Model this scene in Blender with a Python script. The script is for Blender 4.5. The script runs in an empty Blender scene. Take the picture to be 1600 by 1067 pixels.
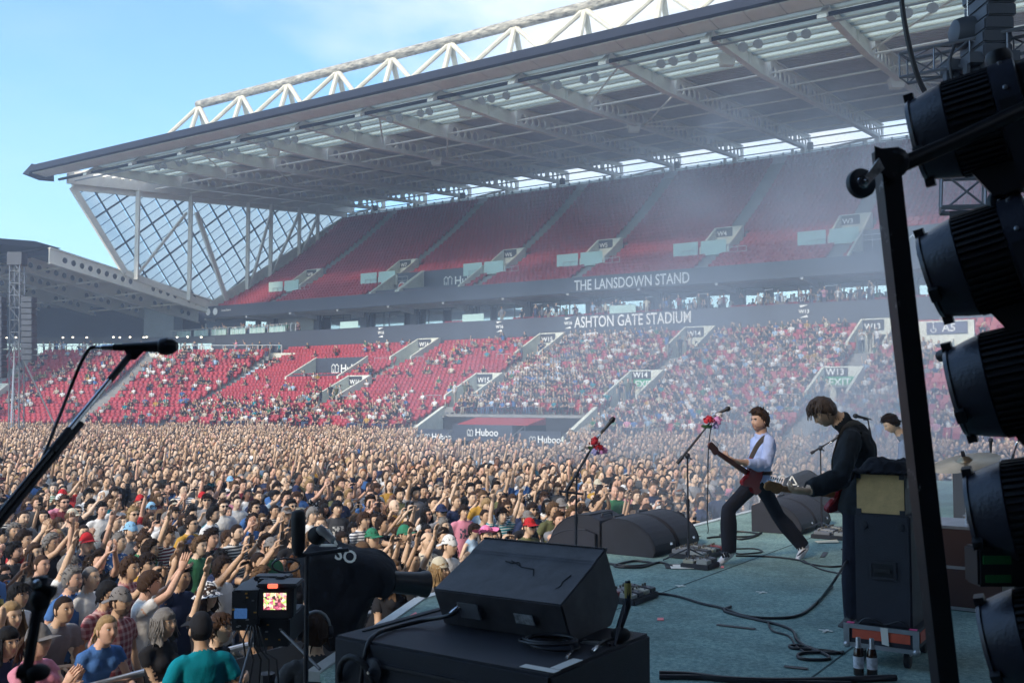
import bpy, bmesh, math, random, time
import numpy as np
from mathutils import Vector, Matrix, kdtree, noise
T0 = time.time()
random.seed(7); RNG = np.random.default_rng(7)
SC = bpy.context.scene
COL = SC.collection
R = math.radians
V = Vector
# ------------------------------------------------------------------ camera
CAMZ, FPX, HOR = 3.47, 1556.0, 625.0           # eye height, focal length and horizon row (in 1600 px)
PITCH = math.atan((HOR - 533.5) / FPX)
cam_d = bpy.data.cameras.new('camera'); cam = bpy.data.objects.new('camera', cam_d); COL.objects.link(cam)
cam.location = (0, 0, CAMZ); cam.rotation_euler = (math.pi / 2 + PITCH, 0, 0)
cam_d.sensor_width = 36; cam_d.lens = 36 * FPX / 1600; cam_d.clip_start = 0.05; cam_d.clip_end = 5000
cam_d.dof.use_dof = True; cam_d.dof.focus_distance = 10.0; cam_d.dof.aperture_fstop = 7.0
SC.camera = cam
# ------------------------------------------------------------------ stadium frame: P = metres towards the stand, t = metres away from the stage
N_ = V((0.559, 0.829, 0)).normalized(); S_ = V((-N_.y, N_.x, 0))
def S(P, t, z=0.0): return N_ * P + S_ * t + V((0, 0, z))
# ------------------------------------------------------------------ world, sun, exposure
SUN_EL, SUN_DIR = R(34), V((-0.66, -0.75, 0)).normalized()
wd = bpy.data.worlds.new('World'); SC.world = wd; wd.use_nodes = True
nt = wd.node_tree; nt.nodes.clear()
TMP = bpy.data.scenes.new('tmp')        # scratch scene: evaluates single objects without the whole scene
def evaluated(o):
    vl = TMP.view_layers[0]; vl.update(); return bpy.data.meshes.new_from_object(o.evaluated_get(vl.depsgraph))
def nd(t, ty, **k):
    n = t.nodes.new(ty)
    for a, b in k.items():
        if a.startswith('i_'): n.inputs[int(a[2:]) if a[2:].isdigit() else a[2:].replace('_', ' ')].default_value = b
        else: setattr(n, a, b)
    return n
def lk(t, a, ao, b, bi): t.links.new(a.outputs[ao], b.inputs[bi])
sky = nd(nt, 'ShaderNodeTexSky', sky_type='NISHITA', sun_disc=False)
sky.sun_elevation = SUN_EL; sky.sun_rotation = math.atan2(SUN_DIR.x, SUN_DIR.y); sky.altitude = 20; sky.air_density = 1.0; sky.dust_density = 1.2; sky.ozone_density = 1.6
tint = nd(nt, 'ShaderNodeMix', data_type='RGBA', blend_type='MULTIPLY'); tint.inputs[0].default_value = 1.0
tint.inputs[7].default_value = (0.70, 0.92, 1.02, 1)
lk(nt, sky, 0, tint, 6)
tc = nd(nt, 'ShaderNodeTexCoord'); mp = nd(nt, 'ShaderNodeMapping'); mp.inputs['Scale'].default_value = (1.0, 1.0, 2.6); mp.inputs['Location'].default_value = (1.32, 0.34, 0.2)
lk(nt, tc, 'Generated', mp, 'Vector')
nz = nd(nt, 'ShaderNodeTexNoise'); nz.inputs['Scale'].default_value = 2.3; nz.inputs['Detail'].default_value = 7; nz.inputs['Roughness'].default_value = 0.58
lk(nt, mp, 0, nz, 'Vector')
rp = nd(nt, 'ShaderNodeValToRGB'); rp.color_ramp.elements[0].position = 0.40; rp.color_ramp.elements[1].position = 0.60
rp.color_ramp.elements[1].color = (0.85, 0.85, 0.85, 1)
lk(nt, nz, 'Fac', rp, 0)
cm = nd(nt, 'ShaderNodeMix', data_type='RGBA'); cm.inputs[7].default_value = (4.3, 4.25, 4.0, 1)
sxyz = nd(nt, 'ShaderNodeSeparateXYZ'); lk(nt, tc, 'Generated', sxyz, 0)      # clear to the left, broken cloud to the right
cmr = nd(nt, 'ShaderNodeMapRange'); cmr.inputs[1].default_value = -0.33; cmr.inputs[2].default_value = 0.05; cmr.inputs[3].default_value = 0.10; cmr.inputs[4].default_value = 1.0; lk(nt, sxyz, 0, cmr, 0)
cmu = nd(nt, 'ShaderNodeMath', operation='MULTIPLY'); lk(nt, rp, 0, cmu, 0); lk(nt, cmr, 0, cmu, 1)
lk(nt, cmu, 0, cm, 0); lk(nt, tint, 2, cm, 6)
bg = nd(nt, 'ShaderNodeBackground'); bg.inputs['Strength'].default_value = 0.115
lk(nt, cm, 2, bg, 0); wo = nd(nt, 'ShaderNodeOutputWorld'); lk(nt, bg, 0, wo, 0)
sun_d = bpy.data.lights.new('sun', 'SUN'); sun_d.energy = 1.5; sun_d.angle = R(10); sun_d.color = (1.0, 0.84, 0.66)
sun = bpy.data.objects.new('sun', sun_d); COL.objects.link(sun); sun.location = (0, 0, 60)
sun.rotation_euler = (-(SUN_DIR * math.cos(SUN_EL) + V((0, 0, math.sin(SUN_EL))))).to_track_quat('-Z', 'Y').to_euler()
SC.view_settings.view_transform = 'Standard'; SC.view_settings.look = 'None'; SC.view_settings.gamma = 1; SC.view_settings.use_curve_mapping = False
SC.view_settings.exposure = 1.6
SC.cycles.use_denoising = True
SC.cycles.max_bounces = 6; SC.cycles.diffuse_bounces = 3; SC.cycles.glossy_bounces = 2; SC.cycles.transmission_bounces = 3; SC.cycles.transparent_max_bounces = 12; SC.cycles.volume_bounces = 0; SC.cycles.volume_max_steps = 48; SC.cycles.volume_step_rate = 2.0
# ------------------------------------------------------------------ pixel helpers (1600 x 1067 photograph -> world)
_cr = Matrix.Rotation(math.pi / 2 + PITCH, 3, 'X')
def ray(u, v): return _cr @ V(((u - 800) / FPX, (533.5 - v) / FPX, -1))
def at(u, v, D): d = ray(u, v); return V((0, 0, CAMZ)) + d * (D / d.y)          # point at depth D metres
def onz(u, v, z): d = ray(u, v); return V((0, 0, CAMZ)) + d * ((z - CAMZ) / d.z)   # point at height z
def onP(u, v, P): d = ray(u, v); k = P / d.dot(N_); q = V((0, 0, CAMZ)) + d * k; return q
def tP(u, P): d = ray(u, 600); k = P / d.dot(N_); return (d * k).dot(S_)           # t of a column at distance P
STAGE = 1.8
# ------------------------------------------------------------------ materials
MATS = {}
def mat(name, col, rough=0.6, metal=0.0, var=0.0, vscale=6.0, bump=0.0, bscale=40.0, spec=0.5, emit=None, estr=1.0, attr=None, stretch=None, objvar=0.0, wpos=False):
    if name in MATS: return MATS[name]
    m = bpy.data.materials.new(name); m.use_nodes = True; t = m.node_tree; b = t.nodes['Principled BSDF']
    b.inputs['Base Color'].default_value = (*col, 1); b.inputs['Roughness'].default_value = rough; b.inputs['Metallic'].default_value = metal
    b.inputs['Specular IOR Level'].default_value = spec; m.diffuse_color = (*col, 1)
    src = None
    if attr:
        a = nd(t, 'ShaderNodeAttribute', attribute_name=attr); src = (a, 'Color')
    if var or bump:
        co = nd(t, 'ShaderNodeTexCoord') if not wpos else nd(t, 'ShaderNodeNewGeometry'); vec = (co, 'Object' if not wpos else 'Position')
        if stretch:
            mpp = nd(t, 'ShaderNodeMapping'); mpp.inputs['Scale'].default_value = stretch; lk(t, co, 'Object', mpp, 'Vector'); vec = (mpp, 0)
    if var:
        n = nd(t, 'ShaderNodeTexNoise'); n.inputs['Scale'].default_value = vscale; n.inputs['Detail'].default_value = 6; n.inputs['Roughness'].default_value = 0.65
        lk(t, vec[0], vec[1], n, 'Vector')
        r = nd(t, 'ShaderNodeMapRange'); r.inputs[1].default_value = 0.3; r.inputs[2].default_value = 0.7; r.inputs[3].default_value = 1 - var; r.inputs[4].default_value = 1 + var * 0.6
        lk(t, n, 'Fac', r, 0)
        x = nd(t, 'ShaderNodeMix', data_type='RGBA', blend_type='MULTIPLY'); x.inputs[0].default_value = 1; x.inputs[6].default_value = (*col, 1)
        if src: lk(t, src[0], src[1], x, 6)
        lk(t, r, 0, x, 7); src = (x, 2)
    if objvar:
        oi = nd(t, 'ShaderNodeObjectInfo'); r2 = nd(t, 'ShaderNodeMapRange'); r2.inputs[3].default_value = 1 - objvar; r2.inputs[4].default_value = 1 + objvar
        lk(t, oi, 'Random', r2, 0)
        x2 = nd(t, 'ShaderNodeMix', data_type='RGBA', blend_type='MULTIPLY'); x2.inputs[0].default_value = 1; x2.inputs[6].default_value = (*col, 1)
        if src: lk(t, src[0], src[1], x2, 6)
        lk(t, r2, 0, x2, 7); src = (x2, 2)
    if src: lk(t, src[0], src[1], b, 'Base Color')
    if bump:
        n2 = nd(t, 'ShaderNodeTexNoise'); n2.inputs['Scale'].default_value = bscale; n2.inputs['Detail'].default_value = 4
        lk(t, vec[0], vec[1], n2, 'Vector')
        bp = nd(t, 'ShaderNodeBump'); bp.inputs['Strength'].default_value = bump; bp.inputs['Distance'].default_value = 0.02
        lk(t, n2, 'Fac', bp, 'Height'); lk(t, bp, 0, b, 'Normal')
    if emit:
        b.inputs['Emission Color'].default_value = (*emit, 1); b.inputs['Emission Strength'].default_value = estr
    MATS[name] = m; return m
def glass_mat(name, tint, mixf, rough=0.1, diff=(0.8, 0.85, 0.86)):   # see-through sheet that also scatters light
    if name in MATS: return MATS[name]
    m = bpy.data.materials.new(name); m.use_nodes = True; t = m.node_tree; t.nodes.clear()
    tr = nd(t, 'ShaderNodeBsdfTransparent'); tr.inputs[0].default_value = (*tint, 1)
    b = nd(t, 'ShaderNodeBsdfDiffuse' if rough < 0.1 else 'ShaderNodeBsdfTranslucent'); b.inputs[0].default_value = (*diff, 1)
    mx = nd(t, 'ShaderNodeMixShader'); mx.inputs[0].default_value = mixf; o = nd(t, 'ShaderNodeOutputMaterial')
    lk(t, tr, 0, mx, 1); lk(t, b, 0, mx, 2); lk(t, mx, 0, o, 0)
    MATS[name] = m; return m
def mirror_mat(name, tint, mixf, col):
    m = bpy.data.materials.new(name); m.use_nodes = True; t = m.node_tree; t.nodes.clear()
    tr = nd(t, 'ShaderNodeBsdfTransparent'); tr.inputs[0].default_value = (*tint, 1)
    b = nd(t, 'ShaderNodeBsdfGlossy'); b.inputs[0].default_value = (*col, 1); b.inputs['Roughness'].default_value = 0.03
    mx = nd(t, 'ShaderNodeMixShader'); mx.inputs[0].default_value = mixf; o = nd(t, 'ShaderNodeOutputMaterial')
    lk(t, tr, 0, mx, 1); lk(t, b, 0, mx, 2); lk(t, mx, 0, o, 0); MATS[name] = m; return m
# ------------------------------------------------------------------ mesh building
class MB:
    def __init__(s): s.v = []; s.f = []; s.m = []
    def add(s, vs, fs, mi=0):
        o = len(s.v); s.v.extend(V(p) for p in vs)
        for f in fs: s.f.append(tuple(i + o for i in f)); s.m.append(mi)
        return s
    def quad(s, a, b, c, d, mi=0): return s.add([a, b, c, d], [(0, 1, 2, 3)], mi)
    def hexa(s, p, mi=0):   # p: 4 bottom + 4 top
        return s.add(p, [(3, 2, 1, 0), (4, 5, 6, 7), (0, 1, 5, 4), (1, 2, 6, 5), (2, 3, 7, 6), (3, 0, 4, 7)], mi)
    def box(s, c, ax, ay, az, mi=0):  # centre + half axes
        c = V(c); ax = V(ax); ay = V(ay); az = V(az)
        return s.hexa([c - ax - ay - az, c + ax - ay - az, c + ax + ay - az, c - ax + ay - az, c - ax - ay + az, c + ax - ay + az, c + ax + ay + az, c - ax + ay + az], mi)
    def sbox(s, P0, P1, t0, t1, z0, z1, mi=0):   # box in stadium coordinates
        if t0 > t1: t0, t1 = t1, t0
        return s.hexa([S(P0, t1, z0), S(P0, t0, z0), S(P1, t0, z0), S(P1, t1, z0), S(P0, t1, z1), S(P0, t0, z1), S(P1, t0, z1), S(P1, t1, z1)], mi)
    def bar(s, a, b, w, h=None, up=(0, 0, 1), mi=0):
        a = V(a); b = V(b); h = w if h is None else h; d = (b - a); L = d.length
        if L < 1e-6: return s
        d /= L; u = V(up); x = d.cross(u)
        if x.length < 1e-3: x = d.cross(V((0, 1, 0)))
        x.normalize(); y = x.cross(d)
        return s.box((a + b) / 2, x * w / 2, d * L / 2, y * h / 2, mi)
    def tube(s, pts, r, n=8, mi=0, cap=True):
        pts = [V(p) for p in pts]; rs = r if isinstance(r, (list, tuple)) else [r] * len(pts)
        o = len(s.v); prev = None
        for i, p in enumerate(pts):
            d = (pts[min(i + 1, len(pts) - 1)] - pts[max(i - 1, 0)])
            d = d.normalized() if d.length > 1e-9 else V((0, 0, 1))
            if prev is None:
                x = d.cross(V((0, 0, 1)))
                if x.length < 1e-2: x = d.cross(V((0, 1, 0)))
            else: x = prev - d * prev.dot(d)
            x.normalize(); prev = x; y = d.cross(x)
            for k in range(n):
                a = 2 * math.pi * k / n; s.v.append(p + (x * math.cos(a) + y * math.sin(a)) * rs[i])
        for i in range(len(pts) - 1):
            for k in range(n):
                s.f.append((o + i * n + k, o + i * n + (k + 1) % n, o + (i + 1) * n + (k + 1) % n, o + (i + 1) * n + k)); s.m.append(mi)
        if cap:
            s.f.append(tuple(o + k for k in reversed(range(n)))); s.m.append(mi)
            e = o + (len(pts) - 1) * n; s.f.append(tuple(e + k for k in range(n))); s.m.append(mi)
        return s
    def lathe(s, base, axis, prof, n=16, mi=0, cap=True):   # prof: (distance along axis, radius)
        a = V(axis).normalized(); return s.tube2([V(base) + a * d for d, r in prof], [r for d, r in prof], a, n, mi, cap)
    def tube2(s, pts, rs, d, n, mi, cap):
        o = len(s.v); x = d.cross(V((0, 0, 1)))
        if x.length < 1e-2: x = d.cross(V((0, 1, 0)))
        x.normalize(); y = d.cross(x)
        for p, r in zip(pts, rs):
            for k in range(n):
                a = 2 * math.pi * k / n; s.v.append(p + (x * math.cos(a) + y * math.sin(a)) * r)
        for i in range(len(pts) - 1):
            for k in range(n):
                s.f.append((o + i * n + k, o + i * n + (k + 1) % n, o + (i + 1) * n + (k + 1) % n, o + (i + 1) * n + k)); s.m.append(mi)
        if cap:
            s.f.append(tuple(o + k for k in reversed(range(n)))); s.m.append(mi)
            e = o + (len(pts) - 1) * n; s.f.append(tuple(e + k for k in range(n))); s.m.append(mi)
        return s
    def prism(s, poly, ext, mi=0):   # poly: list of points, ext: vector
        n = len(poly); poly = [V(p) for p in poly]; ext = V(ext); o = len(s.v)
        s.v.extend(poly); s.v.extend(p + ext for p in poly)
        s.f.append(tuple(o + i for i in reversed(range(n)))); s.m.append(mi)
        s.f.append(tuple(o + n + i for i in range(n))); s.m.append(mi)
        for i in range(n):
            j = (i + 1) % n; s.f.append((o + i, o + j, o + n + j, o + n + i)); s.m.append(mi)
        return s
    def ball(s, c, rx, ry=None, rz=None, nu=10, nv=7, mi=0, rot=None):
        ry = rx if ry is None else ry; rz = rx if rz is None else rz; c = V(c); o = len(s.v)
        for j in range(1, nv):
            th = math.pi * j / nv
            for i in range(nu):
                ph = 2 * math.pi * i / nu; p = V((rx * math.sin(th) * math.cos(ph), ry * math.sin(th) * math.sin(ph), rz * math.cos(th)))
                s.v.append(c + (rot @ p if rot else p))
        tp = V((0, 0, rz)); bt = V((0, 0, -rz)); s.v.append(c + (rot @ tp if rot else tp)); s.v.append(c + (rot @ bt if rot else bt)); t_ = len(s.v) - 2
        for j in range(nv - 2):
            for i in range(nu):
                s.f.append((o + j * nu + i, o + (j + 1) * nu + i, o + (j + 1) * nu + (i + 1) % nu, o + j * nu + (i + 1) % nu)); s.m.append(mi)
        for i in range(nu):
            s.f.append((o + i, o + (i + 1) % nu, t_)); s.m.append(mi)
            e = o + (nv - 2) * nu; s.f.append((e + (i + 1) % nu, e + i, t_ + 1)); s.m.append(mi)
        return s
    def mesh(s, name, shift=None):
        me = bpy.data.meshes.new(name); sh = shift or V((0, 0, 0))
        me.from_pydata([tuple(p - sh) for p in s.v], [], s.f); me.polygons.foreach_set('material_index', s.m); me.update(); return me
def rootof(o):
    while o.parent: o = o.parent
    return o
def tag(o, label=None, cat=None, group=None, kind=None):
    if label: o['label'] = label
    if cat: o['category'] = cat
    if group: o['group'] = group
    if kind: o['kind'] = kind
    return o
def thing(name, label, cat, loc=(0, 0, 0), group=None):
    o = bpy.data.objects.new(name, None); COL.objects.link(o); o.location = loc; o.empty_display_size = 0.1
    return tag(o, label, cat, group)
def smooth(me, ang=40):
    me.polygons.foreach_set('use_smooth', [True] * len(me.polygons))
    if ang < 180: me.set_sharp_from_angle(angle=R(ang))
def link(name, me, mats, parent=None):
    for m in (mats if isinstance(mats, (list, tuple)) else [mats]): me.materials.append(m)
    o = bpy.data.objects.new(name, me); COL.objects.link(o)
    if parent: o.parent = parent
    return o
def part(name, mb, mats, parent=None, sm=None, base=None):
    """one mesh object; world-space geometry is moved into the frame of its top-level thing (base: origin of a thing that is one mesh)"""
    sh = rootof(parent).location if parent else (V(base) if base is not None else V((0, 0, 0)))
    me = mb.mesh(name, sh)
    if sm: smooth(me, sm)
    o = link(name, me, mats, parent)
    if not parent: o.location = sh
    return o
def bevel(me, w=0.01, seg=2):
    b = bmesh.new(); b.from_mesh(me); bmesh.ops.remove_doubles(b, verts=b.verts, dist=1e-5)
    es = [e for e in b.edges if len(e.link_faces) == 2 and e.calc_face_angle(0) > R(25)]
    bmesh.ops.bevel(b, geom=es, offset=w, segments=seg, affect='EDGES', clamp_overlap=True); b.to_mesh(me); b.free()
def bpart(name, mb, mats, parent=None, w=0.01, base=None, seg=2):
    sh = rootof(parent).location if parent else (V(base) if base is not None else V((0, 0, 0)))
    me = mb.mesh(name, sh); bevel(me, w, seg); smooth(me, 35); o = link(name, me, mats, parent)
    if not parent: o.location = sh
    return o
def shared(name, me, parent, M=None):   # a further object on mesh data that already has its materials
    o = bpy.data.objects.new(name, me); COL.objects.link(o)
    if parent: o.parent = parent
    if M is not None: o.matrix_basis = M
    return o
_txt = {}
def text_part(name, s, size, origin, xdir, zdir, m, parent, depth=0.02, align='LEFT', fit=None, bold=0.0):
    """real lettering: extruded font outline; xdir = reading direction, zdir = up"""
    cu = bpy.data.curves.new('txt', 'FONT'); cu.body = s; cu.size = size; cu.align_x = align; cu.extrude = depth; cu.resolution_u = 3; cu.offset = bold
    to = bpy.data.objects.new('txt', cu); TMP.collection.objects.link(to)
    me = evaluated(to); bpy.data.objects.remove(to); me.name = name
    if fit:
        xs = [v.co.x for v in me.vertices]; me.transform(Matrix.Diagonal((fit / (max(xs) - min(xs)), 1, 1, 1)))
    X = V(xdir).normalized(); Z = V(zdir).normalized()
    Mx = Matrix(((X.x, Z.x, X.cross(Z).x), (X.y, Z.y, X.cross(Z).y), (X.z, Z.z, X.cross(Z).z))).to_4x4()
    sh = rootof(parent).location if parent else V((0, 0, 0))
    Mx.translation = V(origin) - sh; me.transform(Mx); me.materials.clear(); me.materials.append(m)
    return link(name, me, [], parent)
def merge(name, tv, tf, pos, yaw, scl, slots=None, cols=None, smooth_=False):
    """many copies of one template in one mesh (numpy); slots: colour slot of each template vertex, cols: (k, nslots, 3)"""
    tv = np.asarray(tv, float); pos = np.asarray(pos, float); k = len(pos); n = len(tv)
    yaw = np.broadcast_to(np.asarray(yaw, float), (k,)); scl = np.asarray(scl, float)
    if scl.ndim < 2: scl = np.repeat(np.broadcast_to(scl, (k,))[:, None], 3, 1)
    c, s_ = np.cos(yaw)[:, None], np.sin(yaw)[:, None]
    p = tv[None] * scl[:, None, :]
    w = np.stack([p[..., 0] * c - p[..., 1] * s_, p[..., 0] * s_ + p[..., 1] * c, p[..., 2]], -1) + pos[:, None, :]
    lens = np.array([len(f) for f in tf]); flat = np.concatenate([np.asarray(f) for f in tf])
    me = bpy.data.meshes.new(name)
    me.vertices.add(k * n); me.vertices.foreach_set('co', w.reshape(-1).astype(np.float32))
    L = len(flat); me.loops.add(k * L); me.loops.foreach_set('vertex_index', (flat[None] + (np.arange(k) * n)[:, None]).reshape(-1).astype(np.int32))
    st = np.concatenate([[0], np.cumsum(lens)[:-1]])
    me.polygons.add(k * len(lens)); me.polygons.foreach_set('loop_start', (st[None] + (np.arange(k) * L)[:, None]).reshape(-1).astype(np.int32))
    if cols is not None:
        a = me.color_attributes.new('Col', 'FLOAT_COLOR', 'POINT'); cc = np.ones((k, n, 4)); cc[..., :3] = np.asarray(cols)[:, np.asarray(slots), :]
        a.data.foreach_set('color', cc.reshape(-1).astype(np.float32))
    if smooth_: me.polygons.foreach_set('use_smooth', np.ones(k * len(lens), bool))
    me.update(calc_edges=True); me.validate(); return me
def join_meshes(meshes):
    """plain-Python join of several meshes into one MB"""
    mb = MB()
    for me, mi in meshes:
        mb.add([v.co for v in me.vertices], [tuple(p.vertices) for p in me.polygons], mi)
    return mb
# ================================================================== THE SETTING
M_conc = mat('concrete', (0.26, 0.26, 0.255), 0.85, var=0.25, vscale=1.2)
M_cream = mat('cream_concrete', (0.68, 0.69, 0.60), 0.8, var=0.15, vscale=1.5)
M_white = mat('white_steel', (0.74, 0.71, 0.63), 0.5, var=0.12, vscale=0.8)
M_truss = mat('truss_paint', (0.60, 0.56, 0.45), 0.55, var=0.22, vscale=1.1)
M_chord = mat('weathered_truss_paint', (0.40, 0.37, 0.31), 0.75, var=0.95, vscale=2.2, stretch=(0.6, 0.6, 2.5))
M_dark = mat('dark_cladding', (0.055, 0.062, 0.08), 0.5, var=0.15, vscale=0.7)
M_fascia = mat('fascia_board', (0.045, 0.052, 0.075), 0.45, var=0.1, vscale=0.5)
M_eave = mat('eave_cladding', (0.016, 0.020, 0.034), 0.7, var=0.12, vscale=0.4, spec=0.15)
M_deck = mat('roof_deck', (0.48, 0.48, 0.50), 0.7, var=0.2, vscale=0.6)
M_red = mat('red_seat', (0.37, 0.030, 0.048), 0.5, var=0.22, vscale=0.35, wpos=True)
M_let = mat('white_lettering', (0.8, 0.8, 0.78), 0.5)
M_galv = mat('galvanised_rail', (0.42, 0.43, 0.44), 0.4, 0.6)
M_green = mat('exit_green', (0.03, 0.33, 0.16), 0.5)
M_signd = mat('sign_dark', (0.035, 0.035, 0.05), 0.5)
M_glassg = glass_mat('balustrade_glass', (0.62, 0.88, 0.84), 0.75, 0.08, (0.62, 0.82, 0.78))
M_poly = glass_mat('polycarbonate', (0.82, 0.87, 0.88), 0.66, 0.35, (0.93, 0.94, 0.90))
M_win = mirror_mat('box_window', (0.45, 0.52, 0.55), 0.62, (0.74, 0.84, 0.88))
M_sky = glass_mat('roof_light', (0.60, 0.68, 0.68), 0.55, 0.4, (0.55, 0.60, 0.58))
M_sky2 = glass_mat('roof_light_dull', (0.40, 0.46, 0.46), 0.7, 0.4, (0.34, 0.38, 0.38))
M_mull = mat('dark_mullion', (0.05, 0.06, 0.075), 0.5)
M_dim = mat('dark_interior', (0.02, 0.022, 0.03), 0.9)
M_lampon = mat('downlight_glow', (0.9, 0.85, 0.7), 0.5, emit=(1.0, 0.86, 0.62), estr=2.2)

# pitch: one sheet to the horizon
pm = bpy.data.materials.new('pitch_cover'); pm.use_nodes = True
pb = pm.node_tree.nodes['Principled BSDF']; pb.inputs['Base Color'].default_value = (0.11, 0.12, 0.10, 1); pb.inputs['Roughness'].default_value = 0.95
g = MB().quad((-400, -300, 0), (400, -300, 0), (400, 500, 0), (-400, 500, 0))
tag(part('ground', g, pm), kind='structure')

# stage deck: turquoise speckled carpet
sm_ = bpy.data.materials.new('stage_carpet'); sm_.use_nodes = True; t_ = sm_.node_tree; b_ = t_.nodes['Principled BSDF']
co_ = nd(t_, 'ShaderNodeTexCoord'); n1 = nd(t_, 'ShaderNodeTexNoise'); n1.inputs['Scale'].default_value = 26; n1.inputs['Detail'].default_value = 8; n1.inputs['Roughness'].default_value = 1.0
r1 = nd(t_, 'ShaderNodeValToRGB'); r1.color_ramp.elements[0].position = 0.42; r1.color_ramp.elements[1].position = 0.60
r1.color_ramp.elements[0].color = (0.080, 0.180, 0.180, 1); r1.color_ramp.elements[1].color = (0.37, 0.50, 0.44, 1)
n2 = nd(t_, 'ShaderNodeTexNoise'); n2.inputs['Scale'].default_value = 1.3; n2.inputs['Detail'].default_value = 7; n2.inputs['Roughness'].default_value = 0.7
r2 = nd(t_, 'ShaderNodeMapRange'); r2.inputs[1].default_value = 0.35; r2.inputs[2].default_value = 0.65; r2.inputs[3].default_value = 0.66; r2.inputs[4].default_value = 1.15
mxx = nd(t_, 'ShaderNodeMix', data_type='RGBA', blend_type='MULTIPLY'); mxx.inputs[0].default_value = 1
lk(t_, co_, 'Object', n1, 'Vector'); lk(t_, n1, 'Fac', r1, 0); lk(t_, co_, 'Object', n2, 'Vector'); lk(t_, n2, 'Fac', r2, 0); lk(t_, r1, 0, mxx, 6); lk(t_, r2, 0, mxx, 7)
lk(t_, mxx, 2, b_, 'Base Color'); b_.inputs['Roughness'].default_value = 0.9
bmp = nd(t_, 'ShaderNodeBump'); bmp.inputs['Strength'].default_value = 0.5; bmp.inputs['Distance'].default_value = 0.01; lk(t_, n1, 'Fac', bmp, 'Height'); lk(t_, bmp, 0, b_, 'Normal')
E0 = onz(500, 1052, STAGE); E1 = onz(664, 936, STAGE); E2 = onz(1000, 845, STAGE); E3 = E2 + N_ * 11.5
poly = [E0, E1, E2, E3, E3 - S_ * 14, E3 - S_ * 14 - N_ * 24, E0 - S_ * 10 - N_ * 6]
poly = [V((p.x, p.y, 0)) for p in poly]
M_skirt = mat('stage_skirt', (0.02, 0.022, 0.03), 0.9)
sk = MB().prism([p + V((0, 0, 0.02)) for p in poly], (0, 0, STAGE - 0.07))
tag(part('stage_base', sk, M_skirt), kind='structure')
tag(part('stage_floor', MB().prism([p + V((0, 0, STAGE - 0.046)) for p in poly], (0, 0, 0.046)), sm_), kind='structure')
seam = mat('carpet_seam', (0.03, 0.06, 0.06), 0.9)
for k in range(7):
    q = E2 - S_ * (1.6 + 1.9 * k) - N_ * 9; q.z = STAGE + 0.001
    tag(part('carpet_seam', MB().bar(q, q + N_ * 19, 0.012, 0.003), seam), kind='structure')
M_edge = mat('stage_edge_trim', (0.62, 0.66, 0.66), 0.35, 0.2, var=0.2, vscale=3)
ed = MB(); pl = [E0, E1, E2, E3]
for a, b in zip(pl, pl[1:]):
    d = (b - a).normalized(); o = V((d.y, -d.x, 0)) * -1
    ed.hexa([V((q.x, q.y, z)) for z in (STAGE - 0.05, STAGE + 0.012) for q in (a + o * 0.002, b + o * 0.002, b + o * 0.09, a + o * 0.09)])
tag(part('stage_edge', ed, M_edge), kind='structure')
M_roof = mat('stage_shade_cloth', (0.03, 0.03, 0.038), 0.9)
tag(part('stage_shade_roof', MB().prism([p + V((0, 0, 11.2)) for p in (E1 - N_ * 11 , E3 - N_ * 1.5, E3 - N_ * 1.5 - S_ * 13, E1 - N_ * 11 - S_ * 13)], (0, 0, 0.3)), M_roof), kind='structure')  # unseen roof slab, put in to shade the stage

tag(part('side_shade_wall', MB().hexa([S(-3.1, 7, 0), S(-2.6, -12, 0), S(-2.4, -12, 0), S(-2.9, 7, 0), S(-3.1, 7, 11.1), S(-2.6, -12, 11.1), S(-2.4, -12, 11.1), S(-2.9, 7, 11.1)]), M_roof), kind='structure')  # unseen wall beside the camera, added to keep sun off the foreground
tag(part('back_shade_wall', MB().sbox(-2.3, 20, -9.3, -9.1, STAGE, 11.1), M_roof), kind='structure')  # unseen wall behind the stage, added to block light
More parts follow.
